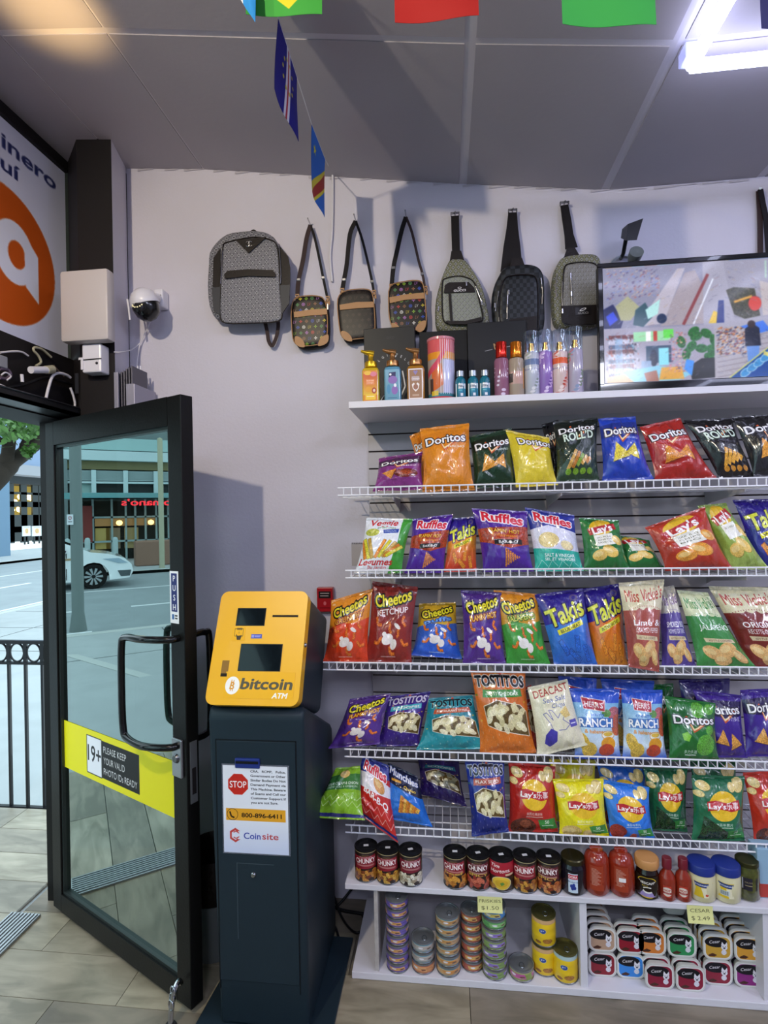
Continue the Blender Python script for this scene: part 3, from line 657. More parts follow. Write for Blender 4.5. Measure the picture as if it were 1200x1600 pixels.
def herrs():
    p = Pic(100, 130, '1f49b8'); p.grad('2a55c8', '2a55c8', 0, 26).grad('7fb6dc', 'd8e4f0', 26, 104)
    p.ell(88, 46, 15, 14, 'b06068', tex=.2); p.ell(70, 44, 10, 7, '5f8f4a', tex=.2); p.ell(94, 66, 14, 20, 'c85a3c', tex=.15)
    p.poly([(22, 16), (68, 22), (66, 40), (24, 36)], 'b02838', ow=1, oc='f2e8e6'); p.text('HERR’S', 45, 28.5, 10, 'f4eeee', wx=36, rot=5, bold=.02)
    p.text('creamy', 46, 46, 7, '3567b6', wx=40, bold=.015); p.rect(10, 52, 84, 70, '2b62b4', al=.85); p.text('RANCH', 46, 61, 15, 'f6f6fa', wx=72, bold=.03, out='1f4488', ow=.8)
    p.text('& habanero', 46, 77, 7, 'e08a26', wx=52, rot=2, bold=.02); p.ell(72, 84, 14, 7, 'f0ece2', ow=1, oc='c88a2a'); p.ell(72, 82, 11, 4, 'dcb64a')
    p.grad('d8e4f0', '2a55c8', 104, 130); p.ell(18, 98, 11, 20, 'd8b44c', rot=-30, tex=.2); p.ell(30, 112, 16, 15, 'd8b44c', tex=.2)
    p.ell(72, 100, 17, 13, 'e5a02c'); p.ell(68, 112, 18, 12, 'c2482a', tex=.1); return foil(p)
def munchies():
    p = Pic(100, 130, '1f6fd2'); p.poly([(0, 0), (100, 0), (100, 62), (0, 40)], '141a3a'); p.text('Munchies', 52, 18, 17, 'e8e6ea', wx=88, rot=8, bold=.03, out='2a4a9a', ow=1.2)
    p.text('Queso', 68, 44, 8, 'f0c63a', wx=34, rot=8, bold=.03); p.rect(14, 30, 44, 36, 'd8982a')
    for i in range(9): p.line([(36+i*5, 108-i), (44+i*5, 64+i*3)], 7, ('d98c2c', 'c4742a', 'e6b04c')[i % 3], tex=.25)
    return foil(p)
def seasalt():
    p = Pic(100, 130, 'e6e0c4'); p.text('DEACAST', 52, 14, 14, 'a83a34', wx=86, rot=-3, bold=.01); p.text('Sea Salt', 56, 30, 9, '3a4a92', wx=56, shear=.25); p.text('Chips', 62, 42, 8, '3a4a92', wx=32, shear=.25)
    p.poly([(20, 92), (34, 82), (46, 90), (42, 108), (26, 116), (16, 108)], '4038a0')
    p.line([(40, 90), (34, 72), (22, 54), (30, 52), (42, 68), (36, 48), (44, 50), (54, 66), (62, 56), (72, 60), (64, 70), (78, 82), (66, 90), (50, 88)], 1.1, '4a50a0')
    p.poly([(60, 56), (78, 46), (84, 66), (70, 68)], 'ddc27a', tex=.15); p.rect(78, 74, 94, 88, '5a52b0'); p.rect(80, 80, 92, 82, 'e8e6f4')
    return foil(p)
def veggie():
    p = Pic(100, 130, 'e4e8f0'); p.poly([(80, 0), (100, 0), (100, 130), (70, 130), (82, 60)], '3f9a35')
    p.text('Veggie', 42, 12, 15, 'c4262c', wx=62, shear=.2, bold=.02, rot=-2); p.text('garden chips', 50, 24, 5, '3f7a35', wx=40, shear=.2); p.poly([(44, 30), (78, 26), (78, 36), (46, 38)], '2f4aa6'); p.text('ORIGINAL', 61, 32.4, 3.6, 'e8ecf8', wx=26, rot=-4)
    p.ell(20, 36, 16, 9, 'b7bd52', tex=.2)
    for i, (x, a) in enumerate(((20, 75), (28, 82), (36, 78), (42, 66), (50, 58), (58, 48), (62, 38), (66, 30))):
        r = math.radians(a); p.line([(x-4, 98-i), (x-4+46*math.cos(r)*.8+(4 if i < 3 else 0)*-6, 98-i-46*math.sin(r))], 7, ('e3862c', 'd9cf3a', 'c9a24a')[i % 3], tex=.15, ow=.6, oc='8a7a30')
    p.text('Legumes', 42, 104, 15, 'c4262c', wx=74, shear=.2, bold=.02); p.text('du jardin', 46, 116, 6, 'c4262c', wx=40, shear=.2); return foil(p)
# ================================================================== SNACK BAGS
def snack_bag(quad, zs, pic, label, group, dy=0, lean=12, t=.036, yb=-.318, clamp=True, rough=.27, seed=0, name='chip_bag', crumple=.8):
    """pillow bag standing on a shelf; quad = its four corners as seen, laid on a plane leaning back"""
    rnd = random.Random(seed); L = math.radians(lean); n = Vector((0, -math.cos(L), math.sin(L))); up = Vector((0, math.sin(L), math.cos(L)))
    p0 = Vector((0, yb+dy, zs)); C4 = [onP(x, y, p0, n) for x, y in quad]
    if clamp:
        for i in (2, 3):
            if C4[i].z < zs+.006: C4[i] = C4[i]+up*((zs+.006-C4[i].z)/up.z)
    else:
        zs = min(C4[2].z, C4[3].z)
    tl, tr, br, bl = C4; ph = [rnd.random()*6.28 for _ in range(8)]; fr = [rnd.uniform(5, 11) for _ in range(4)]
    SE = .045
    def prof(u, v):
        a = max(0, min(1, (v-SE)/(1-2*SE))); pv = math.sin(math.pi*a)**.55 if 0 < a < 1 else 0
        if a > 0: pv *= (.82+.36*(1-a))
        pu = max(0, 1-abs(2*u-1)**2.6)**.75
        return pv*pu
    CR = [(rnd.random(), rnd.random(), rnd.uniform(0, 3.14), rnd.uniform(.02, .05), rnd.choice((-1, 1))*rnd.uniform(.002, .0055)) for _ in range(9)]
    def P(u, v, sg):
        pv = prof(.5, v); uu = .5+(u-.5)*(1-.085*pv)
        base = bl*(1-uu)*(1-v)+br*uu*(1-v)+tl*(1-uu)*v+tr*uu*v
        d = prof(u, v)*t*(1 if sg > 0 else .75)
        e = math.exp(-(v-SE)/.16)+math.exp(-(1-SE-v)/.14)
        wr = .0032*e*math.sin(fr[0]*6.28*u*.5+ph[0]+3*v)+.0022*e*math.sin(fr[1]*6.28*u+ph[1]-5*v)
        wr += .0030*pv*math.sin(7*u+9*v*(1 if ph[5] > 3 else -1)+ph[2])+.0018*pv*math.sin(15*u-11*v+ph[3])
        for cx_, cy_, an, wd, am in CR:
            dd = (u-cx_)*math.sin(an)-(v-cy_)*1.3*math.cos(an); ll = (u-cx_)*math.cos(an)+(v-cy_)*1.3*math.sin(an)
            wr += am*math.exp(-(dd/wd)**2-(ll/.45)**2)*min(1, pv*1.5)
        wr *= (4*u*(1-u))**.5 if pv > 0 else 1
        if v < SE or v > 1-SE: wr = .0028*math.sin(9*u+ph[4])+.0016*math.sin(23*u+ph[6]); return base+n*(wr+(sg*.0008))
        return base+n*(sg*d+wr*(1 if sg > 0 else .4)+sg*.0008)
    NU, NV = 28, 36
    m = MB(); m.grid(lambda u, v: P(u, v*(1-SE), 1), NU, NV); m.grid(lambda u, v: P(1-u, v*(1-SE), -1), NU, NV)
    for i in range(len(m.uv)):          # UV of the part below the top seal
        m.uv[i] = [((u if i < NU*NV else 1-u), v*(1-SE)) for u, v in m.uv[i]]
    # close the sides
    for u in (0, 1):
        vs = [P(u, j/NV*(1-SE), sg) for j in range(NV+1) for sg in (1, -1)]
        fs = [(2*j, 2*j+1, 2*j+3, 2*j+2) for j in range(NV)]
        m.add(vs, fs, [[(u, j/NV*(1-SE))]*4 for j in range(NV)])
    mt = pmat(name, pic, rough, coat=.9, crumple=crumple)
    o = tag(build(name, m, mt, smooth=60), label, 'bag of chips', group)
    s = MB(); s.grid(lambda u, v: P(u, 1-SE+SE*v, 1)+n*.0004, 14, 3); s.grid(lambda u, v: P(1-u, 1-SE+SE*v, -1), 14, 3)
    s.uv = [[(u, 1-SE+SE*v) for u, v in q] for q in s.uv]
    build('crimped_seal', s, mt, o, smooth=60)
    s = MB(); s.grid(lambda u, v: P(u, SE*v, 1)+n*.0010, 14, 2); s.uv = [[(u, SE*v) for u, v in q] for q in s.uv]
    build('bottom_seal', s, mt, o, smooth=60)
    return o
def q(*a): return [(a[i], a[i+1]) for i in range(0, 8, 2)]
G1, G2, G3, G4, G5 = ('chip bags on the top wire shelf', 'chip bags on the second wire shelf', 'chip bags on the middle wire shelf', 'chip bags on the fourth wire shelf', 'chip bags on the lowest wire shelf')
BAGS = [
 # ---- top wire shelf
 (q(592,716,660,706,663,765,582,768), Z1, lambda: doritos('7c2f78', '8a3a88', 'e08a30', 'BBQ', 'one', '38203a', sz=14), 'small purple chip bag at the left end of the top wire shelf', G1, 0, {}),
 (q(656,670,733,661,742,766,660,770), Z1, lambda: doritos('e08a20', 'd9861e', 'b06a1e', 'NACHO', 'one' if 0 else 'plain', 'cf7a1a'), 'tall orange chip bag, second on the top wire shelf', G1, -.012, {'t': .042}),
 (q(640,682,668,668,690,760,662,764), Z1, lambda: doritos('e08a20', 'd9861e', 'b06a1e', 'NACHO', 'plain', 'cf7a1a'), 'orange chip bag tucked behind the tall orange one, its corner sticking out left', G1, .075, {'t': .02}),
 (q(733,682,799,669,808,760,740,764), Z1, lambda: doritos('1c3a26', '16321f', 'd9922f', 'JALAPEÑO', 'std', '10170f'), 'dark green chip bag beside the orange one on the top wire shelf', G1, .01, {}),
 (q(790,672,858,684,872,758,806,762), Z1, lambda: doritos('d8c12c', 'e0c93a', 'c08a2a', 'ROASTED CORN', 'one' if 0 else 'plain2', 'd0b92a', tx=62, ty=26), 'yellow chip bag slumped to the right on the top wire shelf', G1, .0, {}),
 (q(846,664,872,656,884,752,866,756), Z1, lambda: doritos('17171b', '17171b', 'd9922f', '', 'plain', '17171b'), 'black chip bag half hidden behind the rolled-chip bag', G1, .08, {'t': .02}),
 (q(864,659,934,652,936,751,869,754), Z1, lambda: doritos('17201c', '28402a', 'c89a4a', '', 'roll', '0e1410', ty=26, sz=13), 'black and green rolled-tortilla chip bag on the top wire shelf', G1, 0, {}),
 (q(935,654,992,651,1021,749,941,752), Z1, lambda: doritos('2443b8', '1f3ca8', 'd9c23a', 'COOL RANCH', 'std', '1c2c7a'), 'blue chip bag with two yellow triangle chips on the top wire shelf', G1, -.005, {}),
 (q(1000,667,1062,653,1120,748,1024,751), Z1, lambda: doritos('b02a22', 'a3261f', 'd98a30', 'NACHO CHEESE', 'std', 'a3261f'), 'red chip bag leaning right on the top wire shelf', G1, .005, {}),
 (q(1068,656,1143,653,1180,746,1124,748), Z1, lambda: doritos('17141a', '1e1a1e', 'e0a03a', '', 'roll', '100e12', ty=26, sz=13), 'black rolled-tortilla chip bag with orange chips near the right end of the top wire shelf', G1, .012, {}),
 (q(1144,651,1225,646,1244,744,1178,746), Z1, lambda: doritos('1b1a1e', '222024', 'e0963a', '', 'std', '141216'), 'black chip bag with orange triangles at the right edge of the top wire shelf', G1, -.005, {}),
 # ---- second wire shelf
 (q(573,809,645,811,628,896,553,897), Z2, veggie, 'white and green vegetable stick bag at the left end of the second wire shelf', G2, -.01, {}),
 (q(645,811,708,803,693,895,632,896), Z2, lambda: ruffles('bbq'), 'purple ridged chip bag beside the white vegetable stick bag', G2, .006, {}),
 (q(701,811,747,806,745,893,693,894), Z2, lambda: takis('d98a2a', 'c9352a', 'FUEGO'), 'small purple and orange rolled chip bag between the two purple ridged bags', G2, .02, {'t': .028}),
 (q(737,794,824,799,834,893,755,894), Z2, lambda: ruffles('bbq'), 'large purple ridged chip bag with a flame band on the second wire shelf', G2, -.01, {'t': .042}),
 (q(820,793,897,805,912,892,836,893), Z2, lambda: ruffles('salt'), 'blue, white and teal ridged chip bag on the second wire shelf', G2, 0, {}),
 (q(905,809,966,813,985,891,912,892), Z2, lambda: lays('2f7a3c', '1f6a32', ('DILL PICKLE', 'ANETH', 'SAVEUR')), 'green chip bag next to the teal one on the second wire shelf', G2, 0, {}),
 (q(955,834,1014,844,1040,889,972,891), Z2, lambda: lays('2f7a3c', '1f6a32', ('DILL', '', '')), 'green chip bag lying flat, slumped against the upright green one', G2, .025, {'lean': 28}),
 (q(1008,824,1100,792,1146,890,1040,892), Z2, lambda: lays('b43a26', 'a8321f', ('BAR-B-Q', 'CHIPS', 'BBQ'), 'e39a3a'), 'red-brown potato chip bag leaning left on the second wire shelf', G2, -.012, {'t': .042}),
 (q(1090,790,1133,786,1202,889,1138,890), Z2, lambda: lays('86a03a', 'a2b860', ('SALT & VINEGAR', '', '')), 'light green potato chip bag behind the red-brown one', G2, .02, {}),
 (q(1145,781,1225,779,1236,889,1182,889), Z2, lambda: takis('2a2f8a', '2a2f8a', 'WAVES'), 'dark blue rolled chip bag at the right edge of the second wire shelf', G2, .05, {}),
 # ---- middle wire shelf
 (q(518,938,582,920,575,1035,505,1034), Z3, lambda: cheetos('e08c22', 'd8401f', 'CRUNCHY', 'f0b83a'), 'orange and red cheese puff bag at the left end of the middle wire shelf', G3, -.006, {}),
 (q(582,908,653,917,643,1036,569,1035), Z3, lambda: cheetos('7f2420', '8c2a24', 'KETCHUP', 'f4ecec', '7a1a10'), 'tall maroon cheese puff bag with white lettering on the middle wire shelf', G3, .0, {}),
 (q(655,943,712,941,722,1030,643,1024), Z3, lambda: cheetos('caa022', '2a5cd0', 'puffs', '6aa0e8', '1a3a8a'), 'short yellow and blue cheese puff bag slumped back on the middle wire shelf', G3, .04, {'lean': 24}),
 (q(720,922,783,926,790,1038,723,1038), Z3, lambda: cheetos('4a2a80', '55308c', 'FLAMIN’ HOT', 'f0c030'), 'purple cheese puff bag with yellow lettering on the middle wire shelf', G3, 0, {}),
 (q(771,922,838,928,860,1039,792,1039), Z3, lambda: cheetos('e08a22', '3c9a3c', 'JALAPEÑO', 'e8e060', '2a6a2a', mid='c9982a'), 'orange and green cheese puff bag on the middle wire shelf', G3, .006, {}),
 (q(835,929,911,919,934,1041,866,1040), Z3, lambda: takis('3574cc', '2c62bc', 'BLUE HEAT'), 'blue and purple rolled chip bag with large yellow lettering', G3, -.01, {}),
 (q(905,921,972,911,981,1041,930,1041), Z3, lambda: takis('d9701f', 'd98a28', 'INTENSE NACHO'), 'orange and purple rolled chip bag behind the blue one on the middle wire shelf', G3, .012, {}),
 (q(966,911,1038,905,1030,1050,982,1042), Z3, lambda: vickies('dcd2b0', 'a85248', 'Lime &', 'CRACKED PEPPER'), 'brick red and cream kettle chip bag with its lower corner poking over the rail', G3, -.02, {'t': .04, 'clamp': False, 'yb': -.345}),
 (q(1028,918,1053,915,1088,1042,1034,1042), Z3, lambda: vickies('cfc8b8', '5a4896', 'SMOKED BBQ', 'POMMES DE TERRE', '6a3a80'), 'purple and cream kettle chip bag squeezed beside the brick red one', G3, .012, {'t': .028}),
 (q(1058,922,1105,926,1182,1044,1090,1044), Z3, lambda: vickies('d2d8b0', '3f8a44', 'JALAPEÑO', '', '3f8a44'), 'green and cream kettle chip bag on the middle wire shelf', G3, 0, {}),
 (q(1106,916,1202,918,1246,1044,1170,1044), Z3, lambda: vickies('dcd4ae', '7c2c28', 'ORIGINAL', 'RECETTE ORIGINALE'), 'maroon and cream kettle chip bag at the right edge of the middle wire shelf', G3, .035, {'t': .042}),
 # ---- fourth wire shelf
 (q(547,1092,611,1083,593,1163,513,1170), Z4, lambda: cheetos('4a2a80', '55308c', 'FLAMIN’ HOT', 'f0c030'), 'purple cheese puff bag overhanging the left end of the fourth wire shelf', G4, -.02, {'clamp': False, 'lean': 22}),
 (q(604,1089,673,1080,655,1165,588,1167), Z4, lambda: tostitos('40288a', '3c2480', 'SCOOPS!', '3aa6b4', tcol='cfc8e6', tout='241450'), 'purple scoop chip bag with a clear window on the fourth wire shelf', G4, .03, {'lean': 22}),
 (q(670,1091,738,1086,764,1170,650,1172), Z4, lambda: tostitos('1f7f92', '2a98a2', 'RESTAURANT STYLE', 'b8502c', tcol='16202a', tout='5fb8c0'), 'teal tortilla chip bag with a clear window on the fourth wire shelf', G4, -.004, {'lean': 20}),
 (q(735,1047,820,1049,838,1176,750,1178), Z4, lambda: tostitos('cf6a26', 'e07a2a', 'ZESTY CHEDDAR', '3f8a3c'), 'tall orange tortilla chip bag with a clear window on the fourth wire shelf', G4, -.008, {'t': .042}),
 (q(810,1078,830,1070,850,1174,826,1176), Z4, lambda: tostitos('b8342a', 'b8342a', 'SALSA', 'a02a22'), 'red chip bag almost hidden behind the cream one', G4, .08, {'t': .02}),
 (q(824,1074,886,1061,918,1164,839,1182), Z4, seasalt, 'cream paper chip bag with a blue line-drawn hand', G4, -.015, {'clamp': False, 'yb': -.335, 'rough': .6}),
 (q(872,1056,932,1060,940,1176,884,1176), Z4, herrs, 'blue ranch chip bag standing behind the first of the front pair', G4, .09, {}),
 (q(938,1060,1022,1064,1030,1176,950,1176), Z4, herrs, 'blue ranch chip bag standing behind the second of the front pair', G4, .10, {}),
 (q(887,1075,968,1077,970,1186,898,1186), Z4, herrs, 'blue and white ranch chip bag beside the cream bag', G4, -.005, {}),
 (q(970,1077,1035,1078,1042,1187,972,1187), Z4, herrs, 'blue and white ranch chip bag beside the green triangle chip bag', G4, -.005, {}),
 (q(1012,1070,1052,1068,1060,1180,1020,1180), Z4, lambda: doritos('1f6a30', '1f6a30', '5da53a', '', 'plain', '174f24'), 'green chip bag hidden behind the green triangle chip bag', G4, .10, {'t': .025}),
 (q(1038,1087,1118,1099,1124,1190,1045,1189), Z4, lambda: doritos('23702f', '1f6a2c', '5da53a', '', 'seaweed', '1c5a28', ty=44), 'green seaweed chip bag on the fourth wire shelf', G4, -.01, {}),
 (q(1060,1062,1140,1060,1150,1178,1070,1180), Z4, lambda: doritos('2c1f6c', '2c1f6c', 'd9922f', '', 'plain', '1c1438', ty=50), 'dark purple chip bag in the second rank behind the green seaweed bag', G4, .11, {}),
 (q(1083,1078,1157,1086,1167,1184,1110,1186), Z4, lambda: doritos('42288e', '3c2484', 'd99a45', '', 'cn', '1c1438', ty=36), 'deep purple chip bag beside the green seaweed bag', G4, .04, {}),
 (q(1156,1078,1218,1075,1227,1182,1165,1182), Z4, lambda: doritos('42288e', '3c2484', 'd99a45', '', 'cn', '1c1438', ty=36), 'deep purple chip bag at the right edge of the fourth wire shelf', G4, .04, {}),
 # ---- lowest wire shelf
 (q(525,1200,563,1197,570,1282,481,1277), Z5, lambda: ruffles('lime'), 'lime green chip bag hanging off the left end of the lowest wire shelf', G5, 0, {'clamp': False, 'lean': 42, 'yb': -.53}),
 (q(567,1180,607,1196,622,1317,543,1258), Z5, lambda: ruffles('red'), 'red, white and blue ridged chip bag tipping over the lowest shelf end', G5, -.06, {'clamp': False, 'lean': 20}),
 (q(606,1191,652,1213,676,1292,597,1277), Z5, munchies, 'bright blue snack mix bag tipping over the lowest shelf end', G5, -.04, {'clamp': False, 'lean': 20}),
 (q(652,1182,717,1186,730,1262,655,1240), Z5, lambda: tostitos('2c1c62', '2a1a5c', 'SCOOPS!', '2a7a8a', tcol='2a1a5c', tout='2c1c62', wcol='8f8c74'), 'dark purple scoop chip bag lying back behind the bright blue bag', G5, .10, {'lean': 40}),
 (q(726,1188,788,1188,795,1299,737,1307), Z5, lambda: tostitos('1c2f8c', '1a2a80', 'FLAX SEED', 'b0584a', tcol='10122a', tout='c8ccd8'), 'dark blue tortilla chip bag poking over the lowest rail', G5, -.03, {'clamp': False, 'yb': -.345}),
 (q(794,1188,868,1198,872,1300,793,1299), Z5, lambda: lays_cn('b8281f', 'meat'), 'red potato chip bag with a yellow disc beside the dark blue bag', G5, -.0, {}),
 (q(858,1186,930,1188,936,1290,866,1290), Z5, lambda: lays_cn('e6d81e', 'plain'), 'yellow potato chip bag in the second rank, only its top showing', G5, .09, {'t': .03}),
 (q(863,1217,943,1217,952,1307,874,1305), Z5, lambda: lays_cn('ecdf1c', 'plain'), 'bright yellow potato chip bag at the front of the lowest wire shelf', G5, -.012, {}),
 (q(932,1192,1008,1202,1018,1292,944,1290), Z5, lambda: lays_cn('2266c8', 'tom'), 'blue potato chip bag in the second rank, only its top showing', G5, .09, {'t': .03}),
 (q(937,1217,1014,1230,1023,1311,953,1309), Z5, lambda: lays_cn('2a78dc', 'tom'), 'bright blue potato chip bag at the front of the lowest wire shelf', G5, -.008, {}),
 (q(1005,1199,1074,1201,1074,1300,1016,1296), Z5, lambda: lays_cn('1f6440', 'sea'), 'dark green potato chip bag beside the bright blue one', G5, .05, {}),
 (q(1078,1190,1150,1190,1156,1290,1084,1290), Z5, lambda: lays_cn('1f6440', 'sea'), 'dark green potato chip bag in the second rank, only its top showing', G5, .10, {'t': .03}),
 (q(1080,1211,1164,1213,1164,1314,1080,1313), Z5, lambda: lays_cn('1f6a45', 'sea'), 'large dark green potato chip bag at the front of the lowest wire shelf', G5, -.01, {'t': .042}),
 (q(1160,1207,1234,1204,1240,1314,1178,1314), Z5, lambda: lays_cn('c4321f', 'meat'), 'red potato chip bag at the right edge of the lowest wire shelf', G5, .02, {}),
]
for i, (qq, zs, pf, lb, g, dy, kw) in enumerate(BAGS):
    snack_bag(qq, zs, pf(), lb, g, dy, seed=i*5+2, **kw)
# ================================================================== CANS, JARS AND BOTTLES
steel = mat('can_steel', '8d9196', .25, .95); lidblack = mat('can_lid', '111113', .34, .0, coat=.15); paper = mat('sticker', 'cfcfd2', .7)
def foot(px, py, z): return onZ(px, py, z)
def spot(px, ybot, z, r):
    """centre on level z of a round thing whose near foot is seen at (px, ybot)"""
    p = onZ(px, ybot, z); d = Vector((p.x-CAMP.x, p.y-CAMP.y, 0)).normalized(); return Vector((p.x+d.x*r, p.y+d.y*r, z))
def clampy(c, r, ymin=-.41, ymax=-.035): return Vector((c.x, min(max(c.y, ymin+r), ymax-r), c.z))
def can(c, r, h, pic, label, group, name='soup_can', lid=None, rot=0, pull=True, sticker=False, rough=.35, cat='can'):
    t = thing(name, label, cat, c, group); c = Vector(c)
    yaw = math.atan2(CAMP.y-c.y, CAMP.x-c.x)+math.pi/2+rot
    g = .0012
    build('label', MB().lathe(c, [(r-.0006, .006), (r, .007), (r, h*.33), (r+.0004, h*.35), (r, h*.37), (r, h*.63), (r+.0004, h*.65), (r, h*.67), (r, h-.007), (r-.0006, h-.006)], 32, None, (.006, h-.006), yaw), pmat(name+'_label', pic, rough, spec=.6), t, smooth=60)
    build('rim', MB().lathe(c, [(0, .001), (r-.002, .001), (r+.001, .002), (r+.001, .005), (r-.001, .0065)], 28), steel, t, smooth=50)
    ld = build('lid', MB().lathe(c, [(r-.001, h-.0065), (r+.0012, h-.005), (r+.0012, h-.0008), (r, h), (r-.0022, h), (r-.003, h-.0035), (r*.72, h-.0035), (r*.7, h-.0028), (r*.4, h-.0028), (0, h-.003)], 28), lid or steel, t, smooth=50)
    if pull:
        a0 = -1.2+rot; R_ = r*.35; cc = c+Vector((R_*.9*math.cos(a0), R_*.9*math.sin(a0), h-.0012))
        build('pull_ring', MB().tube([cc+Vector((R_*.55*math.cos(a), R_*.8*math.sin(a), .001)) for a in np.linspace(0, 2*math.pi, 13)], .0011, 5, False), steel, ld, smooth=60)
    if sticker:
        M = Matrix.Translation(c+Vector((0, 0, h-.0026))) @ Matrix.Rotation(.3+rot*2, 4, 'Z')
        build('price_sticker', MB().box((-.009, -.006, 0), (.009, .006, .0004), M), paper, ld)
    return t
def chunky(top='6e1722', bot='4a2a14', chunk=('b8792a', '8a4a1c', 'd09a3a'), bar='8c1c2c', alt=None):
    p = Pic(200, 90, '241412', 1.6)
    for i in range(60): p.ell((i*47) % 200, 8+(i*31) % 30, 6, 4, ('3a4a1c', '5a3414', '7a5a2a')[i % 3], al=.5)
    p.poly([(60, 14), (130, 10), (134, 48), (64, 54)], bar); p.text('Campbell’s', 100, 15, 5, 'f0e4e0', wx=36, shear=.2); p.text('CHUNKY', 99, 26, 15, 'f6f2ee', wx=60, rot=-3, bold=.03); p.rect(72, 38, 126, 43, 'd8b0a0', al=.6)
    if alt: p.text(alt, 99, 46, 8, 'c8a848', wx=58, bold=.03)
    r = np.random.RandomState(len(bot)+ord(bot[0])+ord(chunk[0][1]))
    for i in range(90): p.ell(r.rand()*200, 58+r.rand()*30, 8+4*r.rand(), 5, chunk[i % 3], rot=r.rand()*180, tex=.25)
    p.rect(0, 0, 200, 2, 'b0a070'); return p
def hortons():
    p = Pic(200, 90, 'a3182a', 1.6); p.poly([(0, 50), (200, 40), (200, 90), (0, 90)], '2a1a14'); p.text('Tim', 84, 12, 11, 'f4ece8', shear=.2, bold=.02); p.text('Hortons.', 98, 27, 12, 'f4ece8', wx=52, rot=-6, shear=.25, bold=.02); p.rect(110, 36, 134, 42, 'd8c8a0')
    p.ell(100, 66, 24, 20, 'e8c23a', ow=1.4, oc='e9e2c8'); p.ell(100, 66, 16, 12, 'd9ac2a'); p.poly([(96, 66), (104, 62), (108, 68), (100, 74)], '5a8a3a')
    for i in range(8): p.ell(60+i*3, 74+(i*5) % 14, 6, 4, 'b07a2a', tex=.2)
    return p
GC = 'tins in the row on top of the white base unit'
CH = [(573,1380,dict(chunk=('b8792a','7a3a1c','c48a3a')),None,'soup tin with brown stew label, leftmost on the white cabinet top'),
      (607,1384,dict(chunk=('c8912a','8a4a1c','d6a84a')),None,'soup tin with golden dumpling label, second on the white cabinet top'),
      (642,1391,dict(chunk=('d8d0b8','a89a80','e6e0cc'),bar='7a1c30'),None,'soup tin with pale creamy chowder label, third on the white cabinet top'),
      (712,1396,dict(chunk=('c07a2a','a45a1c','d8983a')),'beef','soup tin with orange-brown chili label after the gap on the cabinet top'),
      (748,1395,dict(chunk=('b04a3a','8a2a20','c86a50'),bar='5c1420'),'SPICY','soup tin with red meat and gold lettering beside the chili tin'),
      (822,1403,dict(chunk=('a8692a','7a3a1c','c8923a')),None,'soup tin with brown stew label right of the red and yellow soup tin'),
      (859,1402,dict(chunk=('b8642a','8a3a20','d08a50'),bar='5c1420'),'SPICY','soup tin with gold lettering left of the blueberry jam jar')]
for px, yb, kw, alt, lb in CH:
    c = clampy(spot(px, yb, ZB, .0425), .0425); can(c, .0425, .116, chunky(alt=alt, **kw), lb, GC, lid=lidblack, rot=random.uniform(-.15, .15), pull=False, sticker=True)
c = clampy(spot(785, 1403, ZB, .046), .046); can(c, .046, .112, hortons(), 'red and black soup tin with a yellow bowl on its label', GC, lid=lidblack, pull=False, sticker=True)
# stacks of pet food tins
def petlabel(bg, face, band, w=200, h=60):
    p = Pic(w, h, bg, 1.4)
    for k in range(3):
        x = 20+k*66; p.poly([(x-12, 14), (x+34, 10), (x+38, 44), (x-8, 48)], face); p.ell(x+4, 26, 7, 8, 'e6e4ec'); p.ell(x+28, 32, 7, 6, '6a4a3a', tex=.3); p.line([(x-10, 38), (x+10, 46), (x+34, 36)], 3, band)
    p.rect(0, 0, w, 6, band); p.rect(0, 54, w, 60, band); return p
GT = 'stacked pet food tins in the left compartment'
def stack(px, yb, n, r, h, cols, lb, z=ZA, group=GT, name='cat_food_tin', ytop=None):
    c = clampy(spot(px, yb, z, r), r, -.405); 
    ordn = ['bottom', 'second', 'third', 'fourth', 'fifth', 'sixth', 'seventh', 'eighth']
    if ytop: h = (onY(px, ytop, c.y).z-z)/n
    for k in range(n):
        col = cols[min(k, len(cols)-1)]; w = 'topmost' if k == n-1 and n > 1 else ordn[k]
        can(c+Vector((random.uniform(-.0012, .0012), random.uniform(-.0012, .0012), k*h)), r, h-.0004, petlabel(*col), '%s tin of %s' % (w, lb) if n > 1 else lb, group, name=name, rot=random.uniform(-.5, .5), pull=(k == n-1), lid=mat('tin_lid', '85898d', .32, .6))
OV, OR, OB, RD, GN, VI = ('6a5aa8', 'cf9a5a', '584a98'), ('c8a070', 'c88a48', '4a8aa0'), ('b89a78', 'c09058', '5c9aa8'), ('a8584a', 'd0a860', '9a4438'), ('5a9a5a', '8ac07a', '4a8a50'), ('7d9a5a', '8f78c4', '8a9a58')
stack(622, 1525, 8, .0415, .0328, [OV], 'the purple and orange cat food tins, the tallest stack on the left', ytop=1397)
stack(662, 1524, 3, .0415, .036, [('c88a58', 'd8a070', 'b8604a'), ('a8a09a', 'b4aaa2', '5c9ab0')], 'the short grey-blue cat food stack, three high', ytop=1461)
stack(701, 1530, 6, .0430, .0362, [OR, OR, OB], 'the tan and teal cat food stack with a silver lid', ytop=1422)
stack(738, 1521, 6, .0395, .036, [RD], 'the red and gold cat food stack', ytop=1418)
stack(774, 1539, 7, .0435, .0338, [VI, VI, VI, VI, VI, GN, ('4a8ac8', 'd8c060', '4a8ab8')], 'the violet and green cat food stack under the price note', ytop=1411)
stack(816, 1546, 1, .044, .042, [('8aa050', 'c05a9a', 'b0a888')], 'single low pink and green pet food tin standing alone', ytop=1503)
